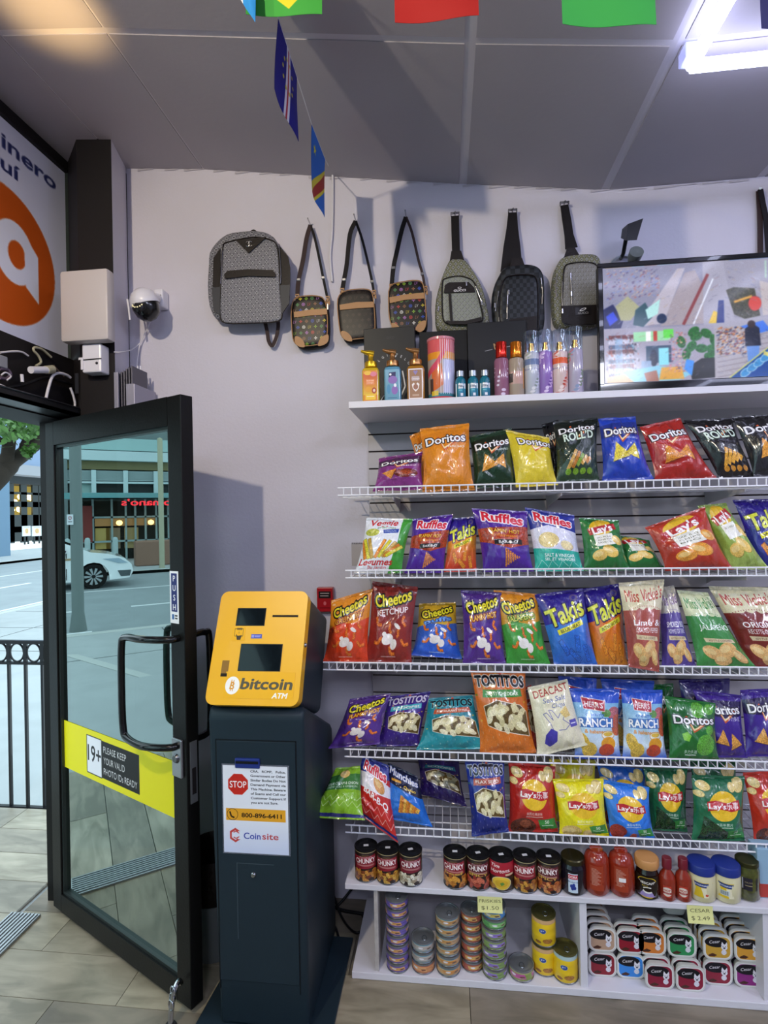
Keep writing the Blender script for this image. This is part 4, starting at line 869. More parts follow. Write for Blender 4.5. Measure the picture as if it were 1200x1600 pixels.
def pedigree(tan='c8a070'):
    p = Pic(200, 90, 'e8c21e', 1.4); p.rect(0, 0, 200, 14, tan)
    for k in range(3):
        x = 34+k*66; p.ell(x, 38, 9, 8, '2a4a9c', ow=.8, oc='f0e8c0'); p.text('P', x, 38, 6, 'e8e8f4', wx=9); p.ell(x+14, 72, 14, 8, 'a8702a', tex=.3); p.ell(x-12, 78, 8, 5, '8a5a2a', tex=.3)
    return p
def dogtin(px, yb, z, lb, tan='c8a070', c=None):
    c = c or clampy(spot(px, yb, z, .0425), .0425, -.405)
    can(c, .0425, .1035, pedigree(tan), lb, GT, name='dog_food_tin', lid=mat('brass_lid', '6e6a3e', .3, .7), rot=random.uniform(-.2, .2)); return c
c = dogtin(851, 1527, ZA, 'yellow dog food tin under the other one at the right of the compartment')
dogtin(0, 0, 0, 'yellow dog food tin stacked on top of its twin', c=c+Vector((0, 0, .104)))
dogtin(884, 1539, ZA, 'yellow dog food tin with a pale band standing beside the pair', 'a8c0c0')
# pet food trays standing on edge, lids to the front
whitepl = mat('tray_plastic', 'c9c9c4', .35)
def rr(w, h, r, n=4):
    out = []
    for cx, cy, a0 in ((w/2-r, h/2-r, 0), (-w/2+r, h/2-r, 90), (-w/2+r, -h/2+r, 180), (w/2-r, -h/2+r, 270)):
        for k in range(n+1): a = math.radians(a0+90*k/n); out.append((cx+r*math.cos(a), cy+r*math.sin(a)))
    return out
def traypic(c, c2=None):
    p = Pic(60, 54, 'dddcda', 2.6); p.poly([(30+x*.93, 27-y*.93) for x, y in rr(58, 52, 14, 6)], c)
    p.ell(26, 15, 25, 12, '15131a'); p.text('Cesar', 23, 14, 7, 'e8e4ea', wx=24, rot=-8, shear=.25, bold=.01)
    p.ell(44, 26, 7, 7, 'e0dee6', tex=.1); p.poly([(37, 22), (39, 13), (44, 20)], 'e0dee6'); p.poly([(51, 22), (50, 13), (45, 20)], 'e0dee6'); p.ell(43, 38, 6, 6, 'd8d6e0', tex=.1); p.ell(44, 28, 2.4, 2, '55505c'); p.ell(41.4, 24.4, .9, .9, '222222'); p.ell(46.6, 24.4, .9, .9, '222222')
    p.poly([(6, 34), (30, 30), (34, 42), (8, 46)], c2 or c, al=.9); p.poly([(8, 46), (18, 41), (28, 45), (22, 49), (10, 49)], '4a2a20', tex=.3); return p
TM = {}
def traymat(c, c2):
    if c not in TM: TM[c] = pmat('tray_print', traypic(c, c2), .35)
    return TM[c]
TW, TH, TD = .098, .088, .032
def outline_prism(mb, pts0, y0, pts1, y1, f):
    n = len(pts0); vs = [f(x, y0, z) for x, z in pts0]+[f(x, y1, z) for x, z in pts1]
    mb.add(vs, [tuple(range(n)), tuple(range(2*n-1, n-1, -1))]+[(i, n+i, n+(i+1) % n, (i+1) % n) for i in range(n)])
def tray(cx, yf, z0, col, label, tw=0, flat=False, c2=None, group='pet food trays in the right compartment'):
    t = thing('pet_food_tray', label, 'pet food tray', (cx, yf, z0), group); o_ = rr(TW, TH, .026); i_ = rr(TW-.008, TH-.008, .024); s_ = rr(TW-.026, TH-.026, .018)
    if flat: f = lambda x, y, z: Vector((cx+x, yf-z-TH*.5*0, z0+TD-y))
    else:
        ca, sa = math.cos(tw), math.sin(tw); f = lambda x, y, z: Vector((cx+x*ca-y*sa, yf+x*sa+y*ca, z0+TH/2+z))
    m = MB(); outline_prism(m, o_, 0, o_, .004, f); build('rim', m, whitepl, t, smooth=40)
    m = MB(); outline_prism(m, i_, .004, s_, TD, f); build('tub', m, whitepl, t, smooth=40)
    m = MB(); m.add([f(x, -.0008, z) for x, z in i_], [tuple(range(len(i_)))], [[(.5+x/(TW-.008), .5+z/(TH-.008)) for x, z in i_]]); build('film_lid', m, traymat(col, c2), t)
COLS = [  # px of the column, top tray colour, bottom tray colour, ranks behind, words
 (942, 'b89880', '8a2430', 4, 'first column'), (986, '8c1c2c', '3a86d8', 1, 'second column'), (1031, 'cf7a36', '8a2038', 2, 'third column'), (1079, '2f8a52', '8a2038', 2, 'fourth column'),
 (1122, 'c69a3a', '8a2438', 4, 'fifth column'), (1171, 'd69a3a', '8a2a7a', 3, 'sixth column')]
CN = {'b89880': 'beige', '8a2430': 'dark red', '8c1c2c': 'crimson', '3a86d8': 'blue', 'cf7a36': 'orange', '8a2038': 'wine red', '2f8a52': 'green', 'c69a3a': 'gold', '8a2438': 'maroon', 'd69a3a': 'amber', '8a2a7a': 'magenta'}
RK = ['front tray', 'second tray back', 'third tray back', 'fourth tray back', 'rearmost tray']
for ci, (px, ct, cb, nb, wd) in enumerate(COLS):
    yf = -.385 if ci in (2, 3) else -.35
    x = onY(px, 1530, yf).x; yt = -.35
    x2 = onY(px, 1500, yt).x if ci not in (2, 3) else x-.012
    for k in range(nb+1):
        y0 = yf+k*(TD+.0025)
        if ci == 1 and k: continue
        if y0+TD > -.04: break
        tray(x, y0, ZA+.0005, cb, '%s pet food tray, %s, %s of the %s' % (CN[cb], 'lower layer', RK[k], wd), tw=.0, c2=None)
    for k in range(nb+1):
        y0 = yt+k*(TD+.0025)
        if y0+TD > -.04: break
        if ci == 1: z_ = ZA+TH+.001
        tray(x2, y0, ZA+TH+.0015, ct, '%s pet food tray, %s, %s of the %s' % (CN[ct], 'upper layer', RK[k], wd), tw=0)
gx = onY(1062, 1450, -.30).x
tray(gx, -.235, ZA+2*TH+.003, '1f6a42', 'dark green pet food tray lying flat on top of the fourth column', flat=True)
# jars and bottles on the cabinet top
def bottle(name, c, prof, m, label, cat, group=None, n=28, sx=1, sy=1): 
    t = thing(name, label, cat, c, group); build('body', MB().lathe(c, prof, n, None, None, 0, sx, sy), m, t, smooth=50); return t
def wraplabel(t, c, prof, pic, name='label', rot=0, n=28, sx=1, sy=1, rough=.4, m=None, alpha=1):
    yaw = math.atan2(CAMP.y-c.y, CAMP.x-c.x)+math.pi/2+rot if sx == sy else math.pi*0
    if sx == sy: return build(name, MB().lathe(c, prof, n, None, (prof[0][1], prof[-1][1]), yaw), m or pmat(t.name.split('.')[0]+'_label', pic, rough, alpha=alpha), t, smooth=50)
def face_label(t, c, w, h, z, y, pic, name='label', curve=.0, rough=.4, m=None):
    """front label bent round the bottle; y = distance in front of the centre"""
    yaw = math.atan2(CAMP.y-c.y, CAMP.x-c.x)+math.pi/2; Rz = Matrix.Rotation(yaw, 3, 'Z')
    def P(u, v):
        x = (u-.5)*w; yy = -y+curve*(2*u-1)**2; return c+Rz @ Vector((x, yy, z+(v-.5)*h))
    return build(name, MB().grid(P, 10, 4), m or pmat(t.name.split('.')[0]+'_label', pic, rough), t, smooth=60)
def P_(w, h, bg, k=2): return Pic(w, h, bg, k)
def cyl_on(px, yb, z, r): return clampy(spot(px, yb, z, r), r)
# jam jar
c = cyl_on(897, 1405, ZB, .045); gj = mat('dark_jam', '14101c', .08, coat=.6)
t = bottle('jam_jar', c, [(0, .001), (.040, .001), (.045, .008), (.045, .085), (.042, .096), (.037, .102), (.037, .105)], gj, 'jar of dark jam with a white blueberry label and gold lid', 'jar')
p = P_(90, 70, 'c8d8e6'); p.rect(20, 4, 70, 20, 'c4283c'); p.text('DORA', 45, 12, 9, 'f4f0f0', wx=40, bold=.03)
for x, y in ((38, 46), (48, 42), (52, 52), (42, 54)): p.ell(x, y, 7, 7, '2a3a8c', tex=.2)
p.text('Blueberry', 45, 30, 6, '3a4a7a', wx=44); p.rect(74, 24, 86, 34, 'd0505c'); p.rect(74, 54, 86, 64, 'd0303c')
face_label(t, c, .066, .066, .047, .0458, p, curve=.0165)
build('lid', MB().lathe(c, [(.038, .103), (.041, .104), (.041, .118), (.038, .121), (0, .121)], 28), mat('gold_lid', '4a4632', .25, .85), t, smooth=40)
# ketchup-like sauce bottles
red = mat('red_sauce', '8c2a16', .15, coat=.5)
def sauce(px, yb, lb, rot):
    c = cyl_on(px, yb, ZB, .046); t = bottle('sauce_bottle', c, [(0, .001), (.036, .001), (.044, .012), (.0455, .05), (.044, .09), (.042, .115), (.036, .130), (.026, .138), (.022, .142), (.022, .148), (0, .149)], red, lb, 'bottle')
    p = P_(60, 100, '9c3a22'); 
    for k in range(14): p.rect(8, 12+k*5, 30+(k*7) % 22, 13.6+k*5, 'e0c8bc', al=.75)
    if rot: p.rect(20, 44, 50, 60, 'e8e6e6')
    face_label(t, c, .045, .085, .068, .0455, p, curve=.0062)
    return t
sauce(933, 1404, 'tall red sauce bottle left of its twin on the cabinet top', 0); sauce(972, 1407, 'tall red sauce bottle beside the coffee jar', 1)
# instant coffee
c = cyl_on(1013, 1411, ZB, .042); t = bottle('coffee_jar', c, [(0, .001), (.034, .001), (.040, .008), (.042, .04), (.040, .07), (.032, .095), (.029, .1), (.029, .104)], mat('coffee', '1c100a', .1, coat=.6), 'instant coffee jar with a tan lid', 'jar')
build('lid', MB().lathe(c, [(.030, .100), (.038, .102), (.040, .108), (.040, .128), (.037, .132), (0, .133)], 28), mat('tan_lid', 'c08a52', .45), t, smooth=40)
p = P_(70, 90, '241a10'); p.poly([(35+x*.95, 45-y*.95) for x, y in rr(64, 86, 22, 6)], 'd8b82a'); p.poly([(35+x, 45-y-2) for x, y in rr(56, 74, 20, 6)], '1e1814'); p.text('NESCAFÉ', 35, 26, 9, 'f2eee8', wx=52, bold=.03); p.text('RICH', 28, 38, 6, 'e8c83a', shear=.2); p.rect(6, 60, 64, 82, '9a8ac0'); p.ell(38, 54, 20, 13, 'e8e4dc'); p.ell(38, 53, 15, 8, '1a1008')
face_label(t, c, .068, .076, .045, .0425, p, curve=.020)
# small hot sauce bottles
for px, yb, lb in ((1043, 1410, 'small hot sauce bottle beside the coffee jar'), (1068, 1411, 'small hot sauce bottle beside the mayonnaise jar')):
    c = cyl_on(px, yb, ZB, .027); t = bottle('hot_sauce_bottle', c, [(0, .001), (.023, .001), (.027, .006), (.027, .07), (.022, .086), (.013, .098), (.012, .112), (.012, .115)], red, lb, 'bottle', 'small hot sauce bottles')
    build('cap', MB().lathe(c, [(.0125, .105), (.0155, .106), (.0155, .138), (.014, .14), (0, .14)], 20), mat('wine_cap', '6c1626', .35), t, smooth=40)
    p = P_(50, 50, 'b83a2a'); p.ell(25, 26, 20, 20, 'dcd0c4'); p.text('HOT', 25, 20, 9, 'b02a22', bold=.03); p.rect(8, 28, 42, 36, '9c2420'); p.text('SAUCE', 25, 32, 5, 'f0e0d8')
    face_label(t, c, .040, .038, .036, .0275, p, curve=.0095)
for px, yb, lb in ((1097, 1414, 'mayonnaise jar with a blue lid under the price note'), (1135, 1414, 'mayonnaise jar with a blue lid beside the olive jar')):
    c = cyl_on(px, yb, ZB, .045); t = bottle('mayonnaise_jar', c, [(0, .001), (.038, .001), (.044, .008), (.045, .05), (.044, .085), (.040, .096), (.040, .1)], mat('mayonnaise', 'd6cfa6', .2, coat=.4), lb, 'jar', 'mayonnaise jars')
    build('lid', MB().lathe(c, [(.041, .092), (.0445, .093), (.0445, .118), (.042, .122), (.038, .123), (0, .123)], 30), mat('blue_lid', '1c2f80', .4), t, smooth=40)
    p = P_(80, 60, 'd8b82c'); p.poly([(0, 0), (80, 4), (80, 22), (0, 16)], '2a3f7c'); p.text('MAYONNAISE', 40, 11, 6, 'f0f0f4', wx=56, rot=2, bold=.02); p.poly([(40, 22), (80, 20), (80, 60), (50, 60)], 'e4ddbc')
    if 'olive' in lb: p.rect(20, 30, 52, 50, 'c8d4d8'); [p.rect(22+k*3, 32, 23.4+k*3, 48, '2a2a2a') for k in range(9)]
    else: p.ell(60, 50, 5, 5, 'c43c28')
    face_label(t, c, .070, .050, .048, .0458, p, curve=.0185)
c = cyl_on(1168, 1410, ZB, .038); t = bottle('olive_jar', c, [(0, .001), (.032, .001), (.038, .008), (.038, .100), (.034, .112), (.033, .118)], mat('olives', '4e5220', .12, coat=.6, var=.5, vscale=70), 'tall jar of green olives with a dark label', 'jar')
build('lid', MB().lathe(c, [(.034, .114), (.036, .115), (.036, .128), (.034, .130), (0, .130)], 26), mat('olive_lid', '3c3c20', .3, .5), t, smooth=40)
p = P_(60, 50, '26222e'); p.rect(0, 2, 18, 46, 'b8bcc8'); p.text('OLIVES', 38, 18, 6, 'b8a878', wx=30); p.rect(24, 30, 52, 32, 'b8a878'); face_label(t, c, .058, .042, .062, .0385, p, curve=.0135)
a = onY(1187, 1412, -.37); bx = MB().box((a.x, -.36, ZB), (a.x+.07, -.30, ZB+.17), bev=.002)
o = tag(build('carton', bx, mat('pale_blue_carton', '8fb0c8', .5)), 'pale blue and red carton at the right end of the cabinet top', 'box')
build('red_panel', MB().box((a.x+.008, -.3615, ZB+.005), (a.x+.064, -.3602, ZB+.05)), mat('carton_red', 'b03a34', .5), o)
# ================================================================== TOP SHELF
ZT = 2.1225
def sx(px, y): return onY(px, 600, y).x
# black gift boxes standing against the wall
bxm = mat('box_card', '101114', .55, bump=.02)
def giftbox(p0, p1, ptop, y, lb, pic=None):
    a = onY(p0, ptop, y); b_ = onY(p1, ptop, y); o = tag(build('gift_box', MB().box((a.x, y, ZT+.0005), (b_.x, y+.055, a.z), bev=.002), bxm), lb, 'box', 'black gift boxes on the top shelf')
    build('box_lid_edge', MB().box((a.x-.001, y+.020, ZT+.001), (b_.x+.001, y+.0215, a.z+.001)), mat('seam_dark', '0c0c0e', .6), o)
    if pic: build('box_print', MB().quad((a.x+.002, y-.0006, a.z-.002), (b_.x-.002, y-.0006, a.z-.002), (b_.x-.002, y-.0006, ZT+.003), (a.x+.002, y-.0006, ZT+.003)), pmat('box_print', pic, .45), o)
p = P_(80, 120, '121316')
for i in range(15):
    a = math.radians(180+i*180/14*1.0); p.text('AROFLGIATELORE'[i % 14], 44+34*math.cos(a), 74+36*math.sin(a), 3.6, 'd8d8d8', rot=math.degrees(a)+90, bold=.02)
p.line([(34, 84), (40, 70), (38, 58), (44, 46), (50, 40)], 2.4, 'dcdcdc'); p.line([(58, 96), (64, 84), (62, 72), (60, 62)], 2.2, 'd0d0d0'); p.line([(24, 104), (30, 96), (36, 100)], 1.4, 'c8c8c8'); p.text('GUCCI', 42, 14, 3, '3a3a3e')
giftbox(568, 648, 514, -.10, 'black gift box with white ring lettering behind the soap pumps', p)
giftbox(655, 730, 519, -.09, 'plain black gift box behind the tall ribboned gift cylinder')
p = P_(90, 120, '121317'); p.line([(26, 40), (38, 38)], .8, 'a8a8ac'); p.line([(56, 36), (76, 34)], .8, 'a8a8ac'); p.line([(40, 30), (46, 36), (52, 30), (50, 38), (42, 38), (40, 30)], 1.6, 'b08a5a'); p.line([(46, 40), (46, 52)], .6, '77777a')
giftbox(730, 822, 505, -.10, 'large black gift box with a small gold emblem behind the mouthwash bottles', p)
# foaming hand soaps: square bottles with pump heads
def soap(px, yb, w, body, pump, pic, lb, bodyrough=.08):
    y = -.28; x = sx(px, y); c = Vector((x, y, ZT)); t = thing('hand_soap', lb, 'soap bottle', c, 'foaming soap pumps on the top shelf')
    m = MB(); o_ = rr(w, .052, .014, 4)
    for (z0, s0), (z1, s1) in (((.001, .92), (.006, 1)), ((.006, 1), (.128, 1)), ((.128, 1), (.138, .86)), ((.138, .86), (.143, .5))):
        n = len(o_); vs = [c+Vector((a*s0, b_*s0, z0)) for a, b_ in o_]+[c+Vector((a*s1, b_*s1, z1)) for a, b_ in o_]; m.add(vs, [(i, (i+1) % n, n+(i+1) % n, n+i) for i in range(n)])
    m.add([c+Vector((a*.92, b_*.92, .001)) for a, b_ in o_], [tuple(range(len(o_)))])
    build('body', m, mat('soap_'+body, body, bodyrough, coat=.6), t, smooth=45)
    pm = mat('pump_'+pump, pump, .25, .75)
    pu = build('pump_collar', MB().lathe(c, [(.015, .142), (.024, .144), (.025, .153), (.023, .165), (.013, .169), (.0105, .172), (.0105, .197), (0, .197)], 24), pm, t, smooth=40)
    build('pump_spout', MB().tube([c+Vector(v) for v in ((.012, 0, .197), (-.004, -.004, .200), (-.022, -.010, .203), (-.036, -.013, .208))], [.012, .0115, .007, .005], 10), pm, pu, smooth=50)
    build('label', MB().quad(*(c+Vector(v) for v in ((-w*.40, -.0266, .127), (w*.40, -.0266, .127), (w*.40, -.0266, .010), (-w*.40, -.0266, .010)))), pmat('soap_label', pic, .3), t)
p = P_(60, 100, 'd8862a'); p.grad('c8502a', 'e0b83a', 10, 80); p.ell(20, 8, 16, 7, 'e8b83c'); p.ell(44, 12, 14, 8, 'd87a90'); p.rect(12, 28, 48, 46, 'e08a5a'); p.text('hand soap', 30, 33, 4, 'fff0e0', wx=30); p.text('mango', 30, 40, 4, 'fff0e0', wx=26); p.ell(22, 62, 13, 9, 'e0a02a'); p.ell(46, 66, 10, 10, 'a8402a'); p.ell(46, 66, 5, 5, 'e8d0c0'); p.rect(8, 78, 52, 96, 'e8c23a'); p.rect(14, 84, 46, 86, 'fff4d0')
soap(580, 628, .068, 'c8a81e', 'd8b02a', p, 'yellow foaming soap pump bottle at the left end of the top shelf')
p = P_(60, 100, '6a9ab4'); p.grad('7aa8c0', '5a90a8', 0, 100); p.poly([(16, 10), (46, 8), (44, 30), (14, 32)], '2a2a5c'); p.ell(32, 34, 20, 13, '8a6ab0'); p.ell(40, 68, 14, 14, '8a68b0'); p.ell(42, 52, 6, 6, 'e8e6ee'); p.ell(14, 64, 8, 16, '4a8ab0'); p.ell(22, 16, 5, 4, 'f0f0f4'); p.rect(10, 92, 50, 93.5, '2a4a7a')
soap(614, 627, .066, '5a92b0', 'a8794a', p, 'blue foaming soap pump bottle with a purple print')
p = P_(60, 100, 'a87a4a'); p.rect(1, 1, 59, 99, 'ece8ea'); p.rect(4, 4, 56, 96, '9a7250'); p.poly([(20, 10), (30, 22), (40, 10), (34, 6), (30, 10), (26, 6)], '8a7ab0'); p.rect(14, 26, 46, 40, 'b8a6a8'); p.text('Champagne', 30, 33, 5, 'fff8f0', wx=34); p.poly([(14, 52), (22, 46), (30, 54), (38, 46), (46, 52), (42, 66), (30, 76), (18, 66)], 'ece4e0'); p.ell(30, 60, 10, 9, '9a6a50'); p.rect(16, 84, 44, 90, 'c8b09a', al=.7)
soap(650, 625, .068, '9c6a1e', 'a8794a', p, 'amber foaming soap pump bottle with a white framed heart label')
# wrapped gift cylinder
y = -.25; c = Vector((sx(690, y), y, ZT)); t = thing('gift_cylinder', 'clear gift cylinder with pink and orange bands and a pink ribbon', 'gift pack', c)
p = P_(160, 110, 'b8a0a4'); p.rect(0, 0, 160, 24, 'd05a5e'); p.rect(0, 24, 160, 36, 'e0902a'); p.rect(0, 36, 160, 98, 'a89890'); p.poly([(60, 50), (80, 44), (86, 80), (70, 90), (62, 92)], 'd0662a'); p.rect(84, 38, 110, 96, 'b8bce0'); p.poly([(30, 70), (70, 40), (82, 22), (88, 26), (72, 52), (34, 78)], 'cf4a62'); p.rect(56, 70, 64, 96, '4a3a3a'); p.rect(0, 96, 160, 102, '3a7a8a'); p.rect(60, 92, 74, 100, 'd8b83a'); p.rect(0, 102, 160, 110, 'c43a44')
for i in range(9): p.rect(78+i*4, 2, 79.5+i*4, 98, 'e8e6f4', al=.7)
build('body', MB().lathe(c, [(.052, .001), (.053, .004), (.053, .236), (.051, .24)], 36, None, (0, .24), math.atan2(CAMP.y-c.y, -c.x)+math.pi/2), pmat('gift_print', p, .15, coat=.8), t, smooth=50)
build('clear_lid', MB().lathe(c, [(.053, .236), (.0545, .237), (.0545, .246), (.052, .248), (0, .248)], 36), mat('pink_lid', 'c87a84', .2, coat=.5), t, smooth=40)
build('base_cap', MB().lathe(c, [(0, .0005), (.0535, .0005), (.0545, .003), (.0545, .014), (.0532, .015)], 36), mat('red_cap', 'b83a40', .3), t, smooth=40)
# mouthwash trio
for i, px in enumerate((719.5, 739, 757.5)):
    y = -.285+.002*i; c = Vector((sx(px, y), y, ZT)); t = thing('mouthwash_bottle', ('left', 'middle', 'right')[i]+' one of the three small teal mouthwash bottles', 'bottle', c, 'small mouthwash bottles')
    build('body', MB().lathe(c, [(0, .001), (.018, .001), (.0205, .004), (.0205, .072), (.018, .082), (.0115, .088), (.0115, .094)], 24), mat('teal_liquid', '1a6a80', .08, coat=.7), t, smooth=50)
    build('cap', MB().lathe(c, [(.012, .09), (.0145, .091), (.014, .112), (.012, .113), (0, .113)], 20), mat('clear_cap', '8f979c', .15, .5), t, smooth=40)
    p = P_(60, 60, '1f6f90'); p.grad('e0e4e8', 'e0e4e8', 0, 22).grad('2c8aa8', '1a5a80', 22, 60); p.text('LISTERINE', 30, 12, 9, '20304a', wx=44, bold=.03); p.rect(30, 42, 46, 54, 'd8dce4'); p.rect(20, 28, 40, 31, '6ac0c8'); p.rect(0, 0, 7, 60, 'd8dcd8')
    face_label(t, c, .036, .052, .036, .0208, p, curve=.0098)
# fragrance mists
def mist(px, r, h, body, cap, pic, lb, clear=False, y=-.28):
    c = Vector((sx(px, y), y, ZT)); t = thing('fragrance_mist', lb, 'spray bottle', c, 'fragrance mists on the top shelf')
    hb = h*.70 if clear else h*.72
    prof = [(0, .001), (r*.9, .001), (r, .005), (r, hb-.012), (r*.86, hb-.003), (r*.45, hb), (r*.42, hb+.006)]
    build('body', MB().lathe(c, prof, 28, None, (0, hb), math.atan2(CAMP.y-c.y, -c.x)+math.pi/2), pmat('mist_print', pic, .12, coat=.8), t, smooth=50)
    if clear:
        build('sprayer', MB().lathe(c, [(r*.45, hb), (r*.45, hb+.016), (r*.35, hb+.018), (r*.35, hb+.03), (0, hb+.03)], 16), mat('gold_spray', 'c0954a', .2, .9), t, smooth=40)
        build('clear_cap', MB().lathe(c, [(r*.96, hb-.008), (r*.98, h-.004), (r*.92, h), (0, h)], 28), CLR, t, smooth=40)
    else:
        build('cap', MB().lathe(c, [(r*.46, hb+.001), (r*.72, hb+.001), (r*.74, hb+.003), (r*.74, h-.002), (r*.7, h), (0, h)], 24), mat('cap_'+cap, cap, .15, .7), t, smooth=40)
CLR = glassmat('clear_plastic', 'e6e9f6', (.10, .5))
p = P_(70, 90, '8c5a74')
for i in range(26): p.ell((i*31) % 70, 20+(i*23) % 66, 1.4+(i % 3), 1.4+(i % 3), 'd8c8e0')
mist(784, .028, .215, 0, 'c0281c', p, 'mauve fragrance mist with a shiny red cap')
p = P_(70, 90, 'a09080'); p.rect(26, 32, 48, 60, 'c09a90'); p.rect(22, 36, 30, 56, '4a4440'); p.rect(46, 24, 52, 70, 'c88a4a')
mist(807, .029, .212, 0, 'c8741e', p, 'smoky fragrance mist with an orange cap')
def floral(bg, cols, rect=None):
    p = P_(70, 110, bg)
    for i in range(70):
        p.ell((i*29.3) % 70, (i*17.7) % 110, 3+(i % 3), 2+(i % 2), cols[i % len(cols)], rot=i*40)
    if rect: p.rect(22, 20, 50, 34, rect); p.text('Body Mist', 36, 44, 5, '6a6a9a', wx=26)
    return p
mist(831.5, .028, .248, 0, 0, floral('b0b4c0', ('a0a8a0', 'd8d8dc', '8a9890', 'c8ccd8'), '6a7aa0'), 'grey-blue floral fragrance mist with a clear cap', True)
mist(853, .026, .250, 0, 0, floral('8a6ab0', ('b89ad0', 'd8c8e6', '6a4a94', 'c8a8d8')), 'purple floral fragrance mist with a clear cap', True)
mist(875.5, .0285, .247, 0, 0, floral('d0b8b4', ('c86a5a', 'e8d8d4', 'b84a3c', 'd89a8c'), 'd8603a'), 'pink and coral floral fragrance mist with a clear cap', True)
mist(899.5, .0275, .255, 0, 0, floral('a8a0b4', ('b87a8a', '8a9ab8', 'd8d0dc', '7a8a70')), 'multicoloured floral fragrance mist with a clear cap, nearest the TV', True)
# ================================================================== TELEVISION
a = onY(939, 413, -.20); b_ = onY(931, 600, -.24)
tvx0, tvx1 = .595, 1.36; tvz0, tvz1 = ZT+.012, onY(939, 413, -.20).z; YT = -.21
t = thing('television', 'black framed television showing four security camera views', 'television', ((tvx0+tvx1)/2, YT, ZT), None)
gb = mat('piano_black', '0a0a0c', .1, coat=.8); TL = Matrix.Translation((0, YT, tvz0)) @ Matrix.Rotation(math.radians(0), 4, 'X') @ Matrix.Translation((0, -YT, -tvz0))
build('bezel', MB().box((tvx0, YT, tvz0), (tvx1, YT+.012, tvz0+.048), bev=.003).box((tvx0, YT, tvz1-.019), (tvx1, YT+.012, tvz1), bev=.003).box((tvx0, YT, tvz0+.04), (tvx0+.020, YT+.012, tvz1-.01), bev=.003).box((tvx1-.020, YT, tvz0+.04), (tvx1, YT+.012, tvz1-.01), bev=.003), gb, t)
build('back_case', MB().box((tvx0+.004, YT+.012, tvz0+.006), (tvx1-.004, YT+.045, tvz1-.004), bev=.006).box((tvx0+.15, YT+.045, tvz0+.03), (tvx1-.15, YT+.085, tvz1-.15), bev=.01), mat('tv_back', '161618', .5), t)
build('silver_line', MB().box((tvx0+.004, YT-.0012, tvz0+.006), (tvx1-.004, YT+.001, tvz0+.012)), mat('line_silver', '8a8e98', .25, .8), t)
for x in (tvx0+.12, tvx1-.12): build('foot', MB().box((x-.015, YT-.03, ZT), (x+.015, YT+.08, ZT+.0125), bev=.003), gb, t)
rg = np.random.RandomState(4)
def clutter(p, x0, y0, x1, y1, n, cols, ang, ln=2.2, w=.7, al=.8):
    for k in range(n):
        x, y = x0+rg.rand()*(x1-x0), y0+rg.rand()*(y1-y0); a = ang+rg.randn()*.25; l = ln*(.3+rg.rand())
        p.line([(x-l*math.cos(a)/2, y-l*math.sin(a)/2), (x+l*math.cos(a)/2, y+l*math.sin(a)/2)], w*(.5+rg.rand()), cols[k % len(cols)], al=al)
p = Pic(160, 95, 'a4a2b4', 3.2)     # four camera views
p.poly([(0, 0), (80, 0), (80, 52), (0, 50)], '8f8fa6'); p.poly([(46, 50), (66, 8), (74, 6), (80, 20), (80, 50)], 'a39aa4'); p.poly([(26, 50), (60, 4), (66, 4), (48, 48)], 'b4aebc')
clutter(p, 2, 2, 46, 26, 260, ('a8706a', '7a8ac0', 'b8a8a0', '5a4a70', '9a90b0'), -.5)
p.poly([(0, 34), (8, 30), (16, 44), (14, 50), (0, 50)], '2a3060'); p.poly([(2, 40), (8, 36), (12, 43), (5, 48)], '3a50d0'); p.poly([(10, 32), (20, 24), (30, 34), (22, 44), (14, 44)], 'a8a88a'); p.poly([(26, 36), (34, 30), (40, 42), (32, 50), (24, 48)], '3a5a68'); p.poly([(34, 36), (46, 28), (44, 40), (36, 44)], 'b0d8d8'); p.ell(47, 44, 4, 4, '2a3a5c')
p.line([(64, 50), (84, 10)], 2.4, '8a4a50'); p.line([(72, 50), (88, 14)], 1.2, 'd8dcec'); p.poly([(84, 50), (88, 40), (92, 42), (90, 50)], 'd8b83a'); p.poly([(90, 50), (92, 32), (96, 32), (96, 50)], '2a3a80')
p.poly([(96, 0), (160, 0), (160, 46), (104, 48)], '9c9aac'); p.poly([(98, 24), (104, 22), (120, 24), (124, 46), (112, 48), (104, 44)], '4a4a3a', tex=.3); p.line([(104, 34), (118, 30)], 2, 'd0a050'); p.ell(120, 36, 5, 6, 'c85048'); p.poly([(124, 18), (136, 22), (150, 44), (126, 46)], 'b8b0b4'); p.line([(134, 16), (160, 30)], 3, 'b8bccc'); p.poly([(140, 30), (150, 22), (160, 30), (160, 42), (146, 44)], '6878b0'); p.ell(156, 44, 6, 6, '20283c')
for i in range(6): p.rect(128+i*5, 2, 129.5+i*5, 16, 'a8c0b8')
p.rect(0, 51, 88, 95, 'a09cb0')
for i in range(9): p.rect(4+i*0, 56+i*4, 24, 59+i*4, ('6a3030', 'b8b8cc', '4a5a7a')[i % 3])
clutter(p, 2, 56, 28, 92, 300, ('d8d8e8', 'a85a4a', '6aa0b8', '2a2030', '4a3040'), 1.2, 1.6)
p.rect(9, 58, 15, 90, '8ab0d8', al=.5); p.rect(24, 54, 54, 62, '9ad0a8'); p.rect(34, 54, 38, 62, 'e8e8ec'); p.rect(40, 54, 43, 62, 'b84a40'); p.rect(48, 53, 56, 60, '6ad05a'); p.rect(34, 66, 54, 80, '38506a'); p.rect(44, 68, 52, 82, '8ad0e0'); p.ell(40, 76, 3, 7, '202a44'); p.rect(30, 78, 38, 86, '8aa0c0')
